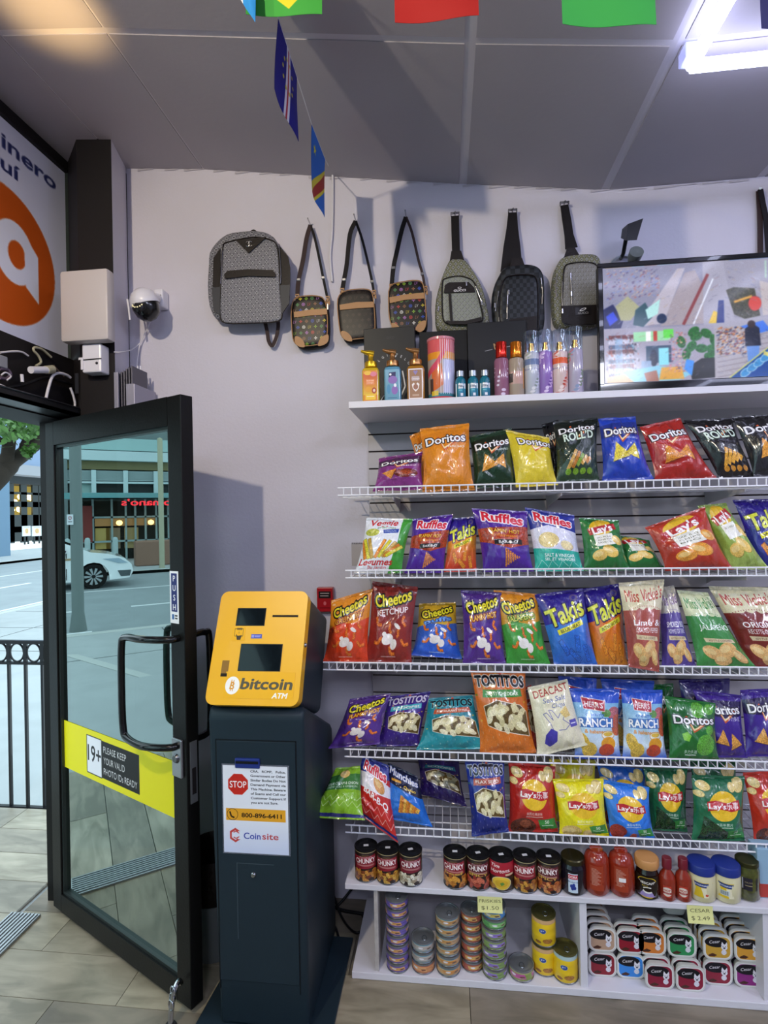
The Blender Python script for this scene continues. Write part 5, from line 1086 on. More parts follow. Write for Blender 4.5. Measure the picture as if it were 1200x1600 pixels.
p.poly([(16, 86), (44, 82), (70, 90), (60, 95), (10, 95)], '8ac0d8'); p.poly([(46, 84), (62, 84), (64, 94), (44, 94)], 'd0a048'); p.poly([(32, 88), (42, 86), (44, 95), (34, 95)], 'a07060'); p.poly([(2, 90), (16, 88), (24, 95), (2, 95)], 'c0a070')
for x, y in ((74, 60), (82, 58), (88, 64), (70, 68), (78, 70), (66, 74), (86, 72), (72, 56), (62, 64), (84, 78)): p.ell(x, y, 5, 3.4, '2c6a34', rot=x*7, tex=.3)
clutter(p, 52, 56, 66, 88, 140, ('c86a4a', 'e0b8a0', '9a6a8a', '5a4a6a', 'c890b0'), -.3, 1.8)
p.poly([(68, 84), (78, 78), (90, 78), (88, 94), (70, 95)], '2e3030'); p.poly([(66, 78), (72, 80), (70, 92), (64, 86)], '4a90e0'); p.rect(88, 53, 160, 95, 'a8a4b0')
for i in range(9): p.line([(90, 62+i*4), (130, 56+i*4)], .6, '8c8490')
clutter(p, 90, 54, 112, 76, 300, ('c89050', '8a4a50', 'd8d0c8', '3a4a7a', 'b87040', '302838'), -.45, 2.2)
p.poly([(108, 54), (126, 50), (132, 58), (124, 60)], '4a7ad8'); p.poly([(112, 56), (118, 52), (123, 56), (124, 70), (112, 70)], '1c2238'); p.poly([(113, 70), (123, 70), (122, 84), (114, 84)], '6a90d0'); p.ell(117, 52.5, 3, 3, '3a2a28')
p.poly([(100, 95), (146, 60), (158, 58), (132, 95)], '1f4f98', ow=.8, oc='c8c87a')
for i in range(9): p.ell(112+i*5.2, 91-i*3.8, 4.6, 2.6, '4a90c8', rot=-36, ow=.4, oc='d8e4ec')
p.line([(126, 76), (136, 80)], 3, 'd0cc80'); p.line([(134, 95), (160, 66)], 3, '50506c')
for r_ in ((2, 2, 94, 50), (98, 2, 158, 46), (2, 54, 86, 93), (90, 54, 158, 93)): clutter(p, *r_, 130, ('4a4e68', '7a80a0', 'c0c4dc', '8a6a70', '5a6a98', 'a8906a'), -.5 if r_[0] < 50 else .4, 4, .5, .35)
p.a = (p.a**1.15).astype(np.float32)
tvm = pmat('tv_picture', p.blur(3).noise(.04), .12, emit=1.25, spec=.35); _b = tvm.node_tree.nodes['Principled BSDF']
tvm.node_tree.links.remove(_b.inputs['Base Color'].links[0]); _b.inputs['Base Color'].default_value = (.012, .012, .014, 1)
build('screen', MB().quad((tvx0+.020, YT+.006, tvz1-.019), (tvx1-.020, YT+.006, tvz1-.019), (tvx1-.020, YT+.006, tvz0+.048), (tvx0+.020, YT+.006, tvz0+.048)), tvm, t)
# ================================================================== BAGS HANGING ON THE WALL
def ring_pouch(pts, yb, depth, soft=.6, inset=.86, curve=.35, rings=6):
    """closed soft body: seen outline at yb, bulging towards the room"""
    m = MB(); c = sum(pts, Vector())/len(pts); n = len(pts); lo = [min(p[i] for p in pts) for i in range(3)]; hi = [max(p[i] for p in pts) for i in range(3)]
    layers = [(1.0-.06, 0)]+[(1.0, depth*.25), (1.0, depth*.6), (.975, depth*.85), (.93, depth*.96)]+[(.93*(1-k/rings), depth*(.96+.04*math.sin(k/rings*math.pi/2)*curve*4)) for k in range(1, rings)]
    vs = []
    for s, d in layers:
        for p in pts: vs.append(Vector((c.x+(p.x-c.x)*s, yb-d, c.z+(p.z-c.z)*s)))
    fs = []; L = len(layers)
    for l in range(L-1):
        for i in range(n): fs.append((l*n+i, l*n+(i+1) % n, (l+1)*n+(i+1) % n, (l+1)*n+i))
    fs += [tuple(range(n))[::-1], tuple((L-1)*n+i for i in range(n))]
    g = lambda v: ((v.x-lo[0])/(hi[0]-lo[0]), (v.z-lo[2])/(hi[2]-lo[2]))
    return m.add(vs, fs, [[g(vs[j]) for j in f] for f in fs])
def outline(px, y, rnd=None): 
    P = [onY(a, b_, y) for a, b_ in px]; return P
def smooth_loop(px, n=4):
    P = [Vector((a, b_, 0)) for a, b_ in px]; out = []
    for i in range(len(P)):
        a, b_, c, d = P[i-1], P[i], P[(i+1) % len(P)], P[(i+2) % len(P)]
        for k in range(n):
            t = k/n; v = .5*((2*b_)+(c-a)*t+(2*a-5*b_+4*c-d)*t*t+(3*b_-a-3*c+d)*t**3); out.append((v.x, v.y))
    return out
def c5(L): return [(310+x/3.243, 320+y/3.243) for x, y in L]
def c6(L): return [(650+x/3.871, 300+y/3.871) for x, y in L]
def loop(L, y, f=lambda v: v, n=3): return outline(smooth_loop(f(L), n), y)
def gg(bg='72727a', fg='303136', w=100, h=110, step=9):
    p = P_(w, h, bg, 2.6)
    for i in range(-14, 30): p.line([(i*step, 0), (i*step+h, h)], .8, fg, al=.75); p.line([(i*step, h), (i*step+h, 0)], .8, fg, al=.75)
    for j in range(int(2*h/step)+2):
        for i in range(int(w/step)+2):
            x = i*step+(step/2 if j % 2 else 0); y = j*step/2; p.ell(x, y, 2.1, 2.0, 'a9a9ae', al=.9); p.ell(x-.6, y, .8, 1, fg, al=.9, n=8); p.ell(x+.6, y, .8, 1, fg, al=.9, n=8)
    return p
def lv(multi=True, w=80, h=110):
    p = P_(w, h, '140d0c', 2.8); cols = ['e8e6e0', 'c43a3a', '8fb83a', '3a5ac0', 'b87ac8', 'd8c83a', '9a6a4a', '5a9a5a'] if multi else ['3c302c', '42352f']
    k = 0
    for j in range(9):
        for i in range(6):
            x = 8+i*13+(6.5 if j % 2 else 0); y = 6+j*12.5; c = cols[(k*5+j) % len(cols)]; s = k % 4; k += 1
            if s == 0: p.text('LV', x, y, 7, c, wx=6.5, shear=.12)
            elif s == 1: [p.ell(x+2.1*math.cos(a), y+2.1*math.sin(a), 1.7, 1.0, c, rot=math.degrees(a), n=10) for a in (0, math.pi/2, math.pi, 4.71)]
            elif s == 2: p.poly([(x, y-4), (x+4, y), (x, y+4), (x-4, y)], c); p.poly([(x, y-2.6), (x+2.6, y), (x, y+2.6), (x-2.6, y)], '140d0c'); p.ell(x, y, 1.2, 1.2, c, n=8)
            else: p.ell(x, y, 3.6, 3.6, c, n=16); p.ell(x, y, 2.5, 2.5, '140d0c', n=14); p.ell(x, y, 1.3, 1.3, c, n=8)
    return p
leather = mat('tan_leather', 'a87c50', .5, bump=.1, bscale=200); blk = mat('black_leather', '1a1414', .45, bump=.12, bscale=180); strapm = mat('black_web', '141013', .6, bump=.2, bscale=400)
stripe = mat('brown_web', '3a2c2c', .6, bump=.3, bscale=300); zipm = mat('zip_silver', 'b8b8bc', .2, .9)
hookm = mat('wall_hook', 'c8c8cc', .25, .9)
def piping(pts, r, m, parent, name='piping'): return build(name, MB().tube(pts+[pts[0]], r, 6, False), m, parent, smooth=60)
# backpack
body = c5([(150, 185), (190, 168), (280, 158), (350, 163), (395, 185), (420, 225), (455, 262), (466, 330), (466, 440), (462, 500), (425, 560), (410, 592), (300, 600), (140, 600), (105, 590), (78, 540), (68, 440), (74, 330), (78, 270), (110, 220)])
P = outline(smooth_loop(body, 2), -.02)
t = thing('backpack', 'grey diamond-patterned backpack with black trim, leftmost bag on the wall', 'backpack', (sum((v.x for v in P))/len(P), -.02, min(v.z for v in P)))
ggp = gg(); ggm = pmat('diamond_canvas', ggp, .5); ggs = pmat('diamond_canvas_fine', gg(step=11), .5)
build('body', ring_pouch(P, -.008, .075), ggm, t, smooth=50)
F = loop([(125, 215), (150, 190), (280, 165), (370, 180), (400, 215), (412, 330), (415, 420), (425, 540), (405, 590), (270, 600), (140, 600), (110, 560), (112, 430), (118, 320)], -.088, c5, 3)
build('front_panel', ring_pouch(F, -.078, .014, curve=.5), ggs, t, smooth=50)
piping([Vector((v.x, -.090, v.z)) for v in F], .0028, blk, t)
def patch(name, px, y, th, m, parent, f=c5): return build(name, MB().prism([onY(*q_, y) for q_ in f(px)], (0, -th, 0)), m, parent)
patch('black_side', [(78, 272), (112, 222), (112, 420), (74, 418)], -.0845, .004, blk, t); patch('black_side', [(408, 200), (424, 228), (456, 264), (466, 320), (466, 408), (416, 412)], -.0845, .004, blk, t)
bd = patch('badge_patch', [(190, 180), (345, 164), (255, 246)], -.097, .003, blk, t)
bz = onY(*c5([(257, 198)])[0], -.102)
for dx in (-.006, .006): build('emblem_ring', MB().tube([bz+Vector((dx+.009*math.cos(a), 0, .011*math.sin(a))) for a in np.linspace(.6 if dx > 0 else -2.5, 5.6 if dx > 0 else 2.5, 12)], .0016, 6), zipm, bd, smooth=60)
patch('zip_flap', [(132, 352), (150, 336), (250, 328), (378, 332), (392, 350), (392, 366), (250, 362), (150, 374), (134, 374)], -.098, .004, blk, t)
build('side_zip', MB().tube([onY(*q_, -.094) for q_ in c5([(408, 200), (414, 280), (418, 350), (415, 400)])], .0022, 6), zipm, t); build('side_zip', MB().tube([onY(*q_, -.094) for q_ in c5([(122, 230), (118, 320), (112, 400)])], .0016, 6), zipm, t)
patch('side_pocket', [(70, 424), (112, 418), (112, 560), (80, 540)], -.088, .006, ggs, t); patch('side_pocket', [(416, 410), (466, 408), (462, 500), (424, 556)], -.088, .006, ggs, t)
build('top_handle', MB().ribbon(bez([onY(*q_, -.03) for q_ in c5([(245, 165), (262, 145), (280, 132), (295, 146), (306, 165)])], 4), .012, .003), blk, t)
build('shoulder_strap', MB().ribbon(bez([onY(*q_, -.03) for q_ in c5([(338, 596), (348, 640), (356, 690), (374, 714), (395, 670), (404, 620), (404, 590)])], 4), .016, .003), stripe, t)
build('wall_hook', MB().tube([onY(*c5([(280, 140)])[0], -.001), onY(*c5([(280, 136)])[0], -.045)], .002, 6), hookm, t)
# three crossbody bags
def crossbody(o0, band, corners, sl, sr, pic, lb, strapA, strapB, lower=None):
    P = outline(smooth_loop(c5(o0), 3), -.02)
    t = thing('crossbody_bag', lb, 'shoulder bag', (sum((v.x for v in P))/len(P), -.02, min(v.z for v in P)), 'crossbody bags on the wall')
    if lower is None: lower = [(x+(14 if x > 600-0 else 14), y+34) for x, y in o0]
    Q_ = [v+Vector((.004, 0, -.008)) for v in P]
    build('gusset', ring_pouch(Q_, -.006, .034), mat('dark_canvas', '1c1512', .55), t, smooth=50)
    mt = pmat('monogram_canvas', pic, .4); build('body', ring_pouch(P, -.034, .020, curve=.4), mt, t, smooth=50)
    piping([Vector((v.x, -.053, v.z)) for v in P], .0024, leather, t)
    build('leather_band', MB().prism([onY(*q_, -.0560) for q_ in c5(band)], (0, -.003, 0)), leather, t)
    for cn in corners: build('corner_patch', MB().prism(outline(smooth_loop(c5(cn), 3), -.0562), (0, -.0025, 0)), leather, t)
    for name, pts, w, m in ((('strap'), sl, .019, strapA), ('strap', sr, .011, strapB)):
        s_ = build(name, MB().ribbon(bez([onY(*q_, -.028-.012*i/len(pts)) for i, q_ in enumerate(c5(pts))], 4), w, .003), m, t)
        e = onY(*c5([pts[-2]])[0], -.036); build('buckle', MB().box((e.x-.008, -.041, e.z-.006), (e.x+.008, -.030, e.z+.006), bev=.002), zipm, s_)
        e = onY(*c5([pts[-1]])[0], -.040); build('strap_ring', MB().tube([e+Vector((.007*math.cos(a), -.004, .009*math.sin(a))) for a in np.linspace(0, 2*math.pi, 11)], .0014, 5, False), zipm, s_, smooth=60)
        tabs = [onY(*c5([pts[-1]])[0], -.042)+Vector(v) for v in ((-.009, 0, .016), (.009, 0, .016), (.010, 0, -.022), (-.010, 0, -.022))]; build('leather_tab', MB().prism(tabs, (0, .004, 0)), leather, t)
    zz = onY(*c5([sr[-1]])[0], -.05); build('zip_pull', MB().box((zz.x-.003, -.054, zz.z-.045), (zz.x+.003, -.050, zz.z-.018), bev=.001), zipm, t)
    h = onY(*c5([sl[0]])[0], -.001); build('wall_hook', MB().tube([h, h+Vector((0, -.05, .003))], .003, 6), hookm, t)
    return t
m1 = lv(); crossbody([(500, 490), (560, 476), (625, 480), (650, 505), (660, 560), (662, 650), (650, 705), (600, 722), (530, 726), (495, 705), (484, 640), (482, 540)],
  [(484, 544), (570, 532), (652, 526), (652, 556), (570, 562), (486, 572)], [[(490, 668), (515, 672), (535, 695), (538, 722), (505, 716), (490, 695)], [(658, 658), (630, 668), (612, 690), (608, 716), (640, 708), (658, 690)]],
  [(568, 102), (548, 170), (530, 280), (508, 380), (500, 470)], [(568, 102), (590, 170), (612, 270), (632, 370), (655, 480)], m1, 'black crossbody bag with multicoloured monograms, first after the backpack', stripe, strapm)
crossbody([(745, 455), (800, 444), (860, 444), (886, 465), (896, 540), (900, 640), (890, 680), (820, 690), (760, 695), (730, 670), (716, 580), (714, 490)],
  [(716, 508), (800, 494), (886, 492), (888, 520), (800, 526), (718, 534)], [[(724, 642), (750, 644), (774, 668), (778, 692), (745, 686), (728, 664)], [(896, 628), (872, 634), (866, 650), (876, 676), (894, 672)]],
  [(797, 82), (768, 150), (752, 300), (738, 380), (728, 440)], [(797, 82), (828, 170), (856, 280), (880, 390), (890, 450)], lv(False), 'dark brown tonal monogram crossbody bag with a black strap, middle of the three', strapm, strapm)
crossbody([(975, 430), (1040, 406), (1110, 400), (1140, 420), (1150, 500), (1156, 600), (1140, 640), (1060, 650), (1000, 640), (975, 600), (968, 520)],
  [(968, 470), (1050, 455), (1142, 446), (1146, 476), (1050, 482), (970, 500)], [[(980, 600), (1005, 606), (1022, 630), (1000, 640), (980, 626)], [(1152, 588), (1120, 598), (1100, 630), (1120, 646), (1146, 630)]],
  [(1052, 62), (1030, 130), (1005, 240), (988, 320), (978, 420)], [(1052, 62), (1082, 140), (1115, 280), (1135, 350), (1150, 430)], lv(), 'black crossbody bag with multicoloured monograms, nearest the gift boxes', strapm, stripe)
# sling bags
def sling(o0, strap, neck, lb, pic, build_front, group='sling bags on the wall'):
    P = loop(o0, -.02, c6, 3); t = thing('sling_bag', lb, 'sling bag', (sum(v.x for v in P)/len(P), -.02, min(v.z for v in P)), group)
    build('body', ring_pouch(P, -.008, .06), pmat('sling_canvas', pic, .5), t, smooth=50)
    build('strap', MB().ribbon([onY(*q_, -.022-.02*i/len(strap)) for i, (q_) in enumerate(c6([s[:2] for s in strap]))], [s[2] for s in strap], .004), strapm, t)
    build('neck_patch', MB().prism([onY(*q_, -.058) for q_ in c6(neck)], (0, -.006, 0)), blk, t)
    top = onY(*c6([strap[0][:2]])[0], -.022); build('strap_buckle', MB().box((top.x-.019, -.030, top.z), (top.x-.015, -.016, top.z+.012)).box((top.x+.015, -.030, top.z), (top.x+.019, -.016, top.z+.012)).box((top.x-.019, -.030, top.z+.010), (top.x+.019, -.016, top.z+.013)), zipm, t)
    build('wall_hook', MB().tube([top+Vector((0, .021, .004)), top+Vector((0, -.02, .008))], .003, 6), hookm, t)
    build_front(t); return t
def zp(t, px, y=-.09, r=.0022, name='zip'): return build(name, MB().tube(bez([onY(*q_, y) for q_ in c6(px)], 3), r, 6), zipm, t, smooth=60)
def pull(t, px, y=-.094): e = onY(*c6([px])[0], y); build('zip_pull', MB().box((e.x-.003, y-.002, e.z-.014), (e.x+.003, y+.002, e.z+.006), bev=.001), zipm, t)
olive = gg('6f6f58', '33332a', step=10)
def f1(t):
    P = loop([(160, 560), (180, 535), (260, 520), (330, 540), (360, 580), (380, 660), (402, 760), (390, 795), (300, 812), (200, 805), (165, 780), (158, 680)], -.06, c6, 3); build('front_pocket', ring_pouch(P, -.062, .018), pmat('sling_pocket', gg('868a80', '40423c', step=14), .5), t, smooth=50)
    piping([Vector((v.x, -.080, v.z)) for v in P], .0026, blk, t)
    patch('top_panel', [(168, 612), (175, 565), (200, 548), (320, 546), (352, 580), (358, 606)], -.083, .003, blk, t, c6); patch('bottom_panel', [(178, 780), (300, 780), (396, 756), (398, 780), (300, 802), (200, 800)], -.083, .003, blk, t, c6)
    patch('pocket_stripe', [(196, 616), (212, 616), (222, 776), (206, 776)], -.0835, .0025, blk, t, c6)
    e = onY(*c6([(264, 590)])[0], -.0868); p = P_(60, 20, '1a1414'); p.text('GUCCI', 30, 14, 8, 'e8e6ea', wx=50, bold=.03); p.ell(30, 4, 8, 3.6, 'd8d6da'); p.ell(30, 4, 5, 2, '1a1414'); build('emblem_plate', MB().quad(e+Vector((-.03, 0, .012)), e+Vector((.03, 0, .012)), e+Vector((.03, 0, -.01)), e+Vector((-.03, 0, -.01))), pmat('emblem', p, .3), t)
    zp(t, [(362, 570), (378, 620), (396, 662)]); pull(t, (396, 665)); pull(t, (134, 700), -.07); pull(t, (304, 548), -.09)
sling([(205, 432), (240, 425), (290, 430), (340, 490), (395, 590), (425, 700), (440, 820), (380, 870), (200, 868), (125, 840), (118, 700), (140, 590), (170, 500)], [(236, 145, .034), (238, 240, .034), (242, 360, .034), (246, 400, .05)], [(214, 360), (272, 358), (296, 430), (202, 432)],
      'olive diamond-patterned teardrop sling bag, first of the sling bags', olive, f1)
def checks():
    p = P_(90, 110, '2a2e34', 2.4)
    for j in range(14):
        for i in range(12):
            if (i+j) % 2: p.rect(i*8, j*8, i*8+8, j*8+8, '121418')
    return p
def f2(t):
    P = loop([(520, 560), (560, 520), (680, 512), (725, 535), (735, 620), (735, 760), (720, 850), (560, 850), (505, 790), (505, 640)], -.06, c6, 3); build('front_pocket', ring_pouch(P, -.062, .016), pmat('check_pocket', checks(), .4), t, smooth=50)
    piping([Vector((v.x, -.078, v.z)) for v in P], .0026, blk, t); zp(t, [(555, 600), (552, 700), (550, 770)], -.083, .0035); pull(t, (560, 600), -.086); zp(t, [(755, 520), (764, 600), (762, 680)], -.07, .003); zp(t, [(500, 600), (488, 680), (480, 720)], -.07, .002); pull(t, (476, 680), -.074); pull(t, (503, 765), -.074)
    patch('bottom_panel', [(560, 770), (732, 750), (728, 850), (570, 850)], -.0815, .003, blk, t, c6)
sling([(500, 520), (530, 480), (600, 462), (690, 462), (745, 490), (768, 560), (770, 700), (768, 820), (730, 880), (560, 880), (480, 850), (455, 700), (465, 600)], [(584, 125, .036), (582, 220, .048), (580, 330, .070), (578, 480, .092)], [(578, 404), (640, 402), (662, 462), (566, 470)],
      'black checkered sling bag behind the large gift box', checks(), f2)
def f3(t):
    P = loop([(890, 480), (920, 445), (1030, 436), (1085, 455), (1100, 520), (1100, 760), (1080, 805), (960, 812), (890, 800), (876, 740), (882, 600)], -.06, c6, 3); build('front_pocket', ring_pouch(P, -.062, .016), pmat('sling_pocket_grey', gg('7c7a76', '46443f', step=14), .5), t, smooth=50)
    piping([Vector((v.x, -.078, v.z)) for v in P], .0026, blk, t); patch('bottom_panel', [(880, 690), (1100, 682), (1096, 795), (960, 808), (882, 790)], -.0815, .003, blk, t, c6)
    zp(t, [(935, 492), (938, 580), (942, 678)], -.083, .0035); pull(t, (940, 610), -.086); zp(t, [(884, 540), (882, 640), (886, 720)], -.082, .0022); pull(t, (886, 715), -.085); zp(t, [(852, 500), (846, 560), (848, 640)], -.07, .003)
    e = onY(*c6([(1010, 722)])[0], -.0866); p = P_(60, 30, '161214'); p.ell(30, 8, 14, 5, 'd8d6da', rot=-20); p.ell(30, 8, 9, 2.6, '161214', rot=-20); p.text('GUCCI', 30, 22, 8, 'c8c6ca', wx=40); build('emblem_plate', MB().quad(e+Vector((-.03, 0, .016)), e+Vector((.03, 0, .016)), e+Vector((.03, 0, -.014)), e+Vector((-.03, 0, -.014))), pmat('emblem_two', p, .3), t)
sling([(880, 415), (940, 402), (1040, 398), (1085, 412), (1105, 470), (1108, 700), (1095, 810), (1000, 840), (870, 838), (825, 800), (812, 650), (822, 520), (850, 450)], [(897, 80, .032), (910, 160, .036), (925, 260, .036), (940, 340, .05)], [(912, 340), (958, 338), (990, 392), (890, 410)],
      'grey diamond-patterned sling bag beside the television', olive, f3)
# strap of a further bag at the right edge
P = [onY(*q_, -.025) for q_ in ((1188, 296), (1192, 318), (1197, 345), (1201, 400), (1204, 440))]
t = thing('strap_bag', 'brown bag strap hanging from a hook, cut by the right edge of the view', 'shoulder bag', P[-1])
build('strap', MB().ribbon(bez(P, 4), [.02]*17, .004), strapm, t); build('strap', MB().ribbon(bez([P[0]+Vector((0, .012, 0)), P[2]+Vector((-.016, .012, 0)), onY(1188, 430, -.012)], 4), .02, .003), stripe, t)
build('wall_hook', MB().tube([onY(1188, 296, -.0), onY(1188, 294, -.03)], .005, 8), hookm, t)
bpx = onY(1212, 470, -.02); build('pouch', MB().box((bpx.x-.04, -.09, bpx.z-.10), (bpx.x+.12, -.010, bpx.z+.05), bev=.02), blk, t, smooth=50)
# ================================================================== SPOTLIGHT AND DOME CAMERA ABOVE THE TV
t = thing('wall_spotlight', 'small black square spotlight on the wall above the television', 'spotlight', onY(972, 405, -.0)); bk = mat('spot_black', '131517', .35)
A = [onY(*q_, -.10) for q_ in ((972, 358), (984, 352), (982, 374), (970, 372))]; Bq = [onY(*q_, -.16) for q_ in ((979, 352), (1003, 341), (997, 373), (975, 376))]
Bq = [onY(*q_, -.16) for q_ in ((981, 350), (1005, 341), (995, 375), (978, 376))]
build('hood', MB().add(A+Bq, [(0, 1, 2, 3), (4, 7, 6, 5), (0, 4, 5, 1), (1, 5, 6, 2), (2, 6, 7, 3), (3, 7, 4, 0)]), bk, t)
build('arm', MB().tube([onY(970, 404, -.002), onY(974, 396, -.06), onY(978, 374, -.10)], .008, 8), bk, t, smooth=50)
dm = thing('dome_camera', 'clear domed camera cup on the wall half hidden behind the television', 'security camera', onY(972, 430, 0)); dc = onY(972, 424, -.0)
Rx = Matrix.Rotation(math.pi/2, 3, 'X')
build('clear_dome', MB().lathe(dc, [(.062, 0), (.060, .02), (.050, .045), (.03, .062), (0, .068)], 28, Rx), glassmat('dome_plastic', 'e8e8f2', (.08, .5)), dm, smooth=60)
build('base_ring', MB().lathe(dc, [(.05, .0), (.066, .0), (.066, .006), (.06, .010)], 28, Rx), mat('dome_white', 'c8c6d0', .4), dm, smooth=50)
build('grey_cup', MB().lathe(onY(988, 410, -.10), [(0, 0), (.018, .0), (.026, .03), (.027, .055), (.024, .055), (0, .05)], 20, Matrix.Rotation(math.radians(70), 3, 'X')), mat('cup_grey', '5c6468', .4), dm, smooth=50)
# ================================================================== LEFT CORNER: SECURITY CAMERA, PANEL BOX, ROUTER, CABLES
wp = mat('white_plastic', 'd9d8e2', .3, coat=.2)
cc = onY(232, 478, -.13); t = thing('security_camera', 'white dome security camera with LED ring on the wall by the pillar', 'security camera', onY(250, 470, 0))
tl = Matrix.Rotation(math.radians(-14), 3, 'Y') @ Matrix.Rotation(math.radians(12), 3, 'X')
c0 = onY(226, 472, -.15)
build('hood', MB().lathe(c0, [(0, .058), (.02, .056), (.045, .040), (.058, .016), (.062, -.010), (.060, -.014), (.054, -.012)], 32, tl), wp, t, smooth=60)
build('black_ball', MB().lathe(c0+Vector((0, 0, -.006)), [(.056, 0), (.056, -.02), (.048, -.050), (.028, -.070), (0, -.078)], 28, tl), mat('ball_black', '141416', .2, coat=.6), t, smooth=60)
fc = c0+Vector((.002, -.046, -.040)); Rf = Matrix.Rotation(math.radians(90-35), 3, 'X')
ey = build('lens_face', MB().lathe(fc, [(0, .018), (.012, .018), (.014, .016), (.026, .014), (.030, .006), (.030, -.004)], 24, Rf), mat('lens_black', '1b1c20', .15, coat=.7), t, smooth=40)
for k in range(6):
    a = math.radians(195+k*30); d = Rf @ Vector((.0215*math.cos(a), .0215*math.sin(a), .015)); build('led', MB().lathe(fc+d, [(0, .003), (.0030, .002), (.0034, 0)], 8, Rf), mat('led_warm', 'e8e0b0', .3, emit='fff0c0', estr=.5), ey)
b0 = onY(254, 470, -.02)
build('wall_mount', MB().box((b0.x-.022, -.060, b0.z-.040), (b0.x+.022, -.001, b0.z+.040), bev=.008), wp, t); build('mount_arm', MB().tube([b0+Vector((-.01, -.02, .005)), c0+Vector((.03, .02, .025))], [.022, .018], 12), wp, t, smooth=50)
for dz in (-.012, .008): build('screw', MB().lathe(Vector((b0.x+.012, -.061, b0.z+dz)), [(0, .001), (.0035, .001), (.0035, -.001)], 8, Rx), mat('screw_dark', '3a3a40', .4, .6), t)
build('antenna', MB().tube([onY(199, 468, -.17), onY(201, 480, -.175), onY(203, 500, -.175)], .0045, 8), wp, t, smooth=60)
cw = mat('white_cable', 'd2d0d8', .5)
def cable(name, pts, r, m, lb, grp=None): return tag(build(name, MB().tube(bez(pts, 6), r, 7), m, smooth=60), lb, 'cable', grp)
cable('camera_cable', [onY(244, 476, -.05), onY(236, 500, -.03), onY(226, 522, -.02), onY(219, 536, -.02), onY(215, 560, -.02), onY(214, 575, -.03)], .0028, cw, 'white cable running down from the corner camera')
cable('camera_cable', [onY(219, 536, -.018), onY(206, 546, -.06), onY(190, 550, -.19), onY(178, 550, -.21)], .0024, cw, 'white cable branching from the camera across to the pillar')
# big flat white panel antenna with bracket box on the dark pillar
a, b_, c, d = onY(100, 428, -.27), onY(174, 418, -.27), onY(174, 545, -.27), onY(100, 540, -.27)
t = thing('panel_antenna', 'large flat white panel mounted on the black corner pillar', 'wall panel', (a.x, -.24, d.z))
build('panel', MB().box((a.x, -.30, d.z+.005), (b_.x, -.245, a.z), bev=.012), mat('panel_offwhite', 'bdb6b6', .45), t, smooth=30)
e0, e1 = onY(133, 540, -.24), onY(163, 583, -.24)
bx = build('bracket_box', MB().box((e0.x, -.262, e1.z), (e1.x, -.2015, d.z+.004), bev=.006), wp, t)
build('cable_tie', MB().tube([(e0.x-.01, -.264, e1.z+.052), (e1.x+.004, -.264, e1.z+.055)], .0022, 6), bk, bx); build('knob', MB().lathe(Vector((e1.x-.018, -.263, e1.z+.037)), [(0, .003), (.005, .002), (.006, 0)], 10, Rx), mat('screw_dark', '3a3a40', .4, .6), bx)
build('clip', MB().box((e0.x-.018, -.258, e1.z+.055), (e0.x+.004, -.21, e1.z+.065)).box((e0.x-.003, -.266, e1.z+.012), (e0.x+.008, -.21, e1.z+.062)), wp, t)
# finned router between pillar and wall
t = thing('finned_router', 'grey finned network unit with upright antennas behind the door top', 'router', onY(200, 645, -.10)); gm_ = mat('fin_grey', '5c5a64', .4, .5); lm_ = mat('fin_light', '9a98a8', .4, .4)
for k in range(6):
    p0 = onY(195+k*3.9, 588-k*2.4, -.14); build('fin', MB().box((p0.x, -.19, 2.06), (p0.x+.0055, -.07, p0.z), bev=.001), gm_, t)
q0 = onY(183, 583, -.19); build('side_plate', MB().box((q0.x-.006, -.205, 2.06), (q0.x+.012, -.196, q0.z), bev=.001), lm_, t)
q0 = onY(212, 606, -.12); q1 = onY(225, 606, -.12); build('front_block', MB().box((q0.x, -.195, 2.06), (q1.x, -.02, q0.z), bev=.002), lm_, t)
for px in (215, 219.5): q0 = onY(px, 572, -.10); build('antenna', MB().tube([(q0.x, -.10, 2.06), (q0.x, -.10, q0.z)], .0042, 8), wp, t, smooth=60)
# cable clutter on the door header
t = thing('door_closer_tray', 'black tray of tangled cables on the header above the open door', 'cable tray', (-1.63, -.6, 2.15))
build('tray', MB().box((-1.662, -1.15, 2.14), (-1.56, -.19, 2.155)).box((-1.566, -1.15, 2.14), (-1.56, -.19, 2.175)), mat('tray_black', '17181a', .35), t)
build('tray_edge', MB().tube([(-1.558, -1.15, 2.178), (-1.558, -.20, 2.178)], .004, 6), mat('tray_steel', '4a4a50', .3, .8), t)
def hx(px, py, X=-1.63): return onX(px, py, X)
def hc(px, X, r, m, lb): return cable('loose_cable', [hx(a, b_, X) for a, b_ in px], r, m, lb, 'loose cables above the door')
dk = mat('dark_cable', '1a1a1e', .5); be = mat('beige_cable', 'a8a48c', .5)
hc([(72, 622), (76, 605), (82, 588), (92, 583), (104, 586), (110, 590)], -1.60, .006, cw, 'thick white cable looping up above the door')
hc([(110, 606), (115, 620), (117, 634), (110, 643), (98, 645)], -1.60, .005, cw, 'white cable curving down to the tray edge')
hc([(0, 551), (20, 549), (34, 550), (44, 556)], -1.65, .004, cw, 'thin white cable along the banner bottom')
hc([(56, 572), (64, 566), (60, 556), (53, 548), (54, 543), (66, 546), (80, 558)], -1.64, .005, be, 'beige cable loop under the banner corner')
hc([(0, 602), (14, 608), (33, 614)], -1.60, .006, cw, 'white cable at the left edge above the door')
hc([(0, 590), (10, 592), (16, 586), (12, 578), (0, 576)], -1.62, .007, mat('purple_cable', '5a4c60', .4), 'coiled dark purple and white cable bundle at the left edge')
hc([(2, 586), (9, 582), (17, 588), (11, 594)], -1.60, .003, cw, 'thin white coil round the purple cable bundle')
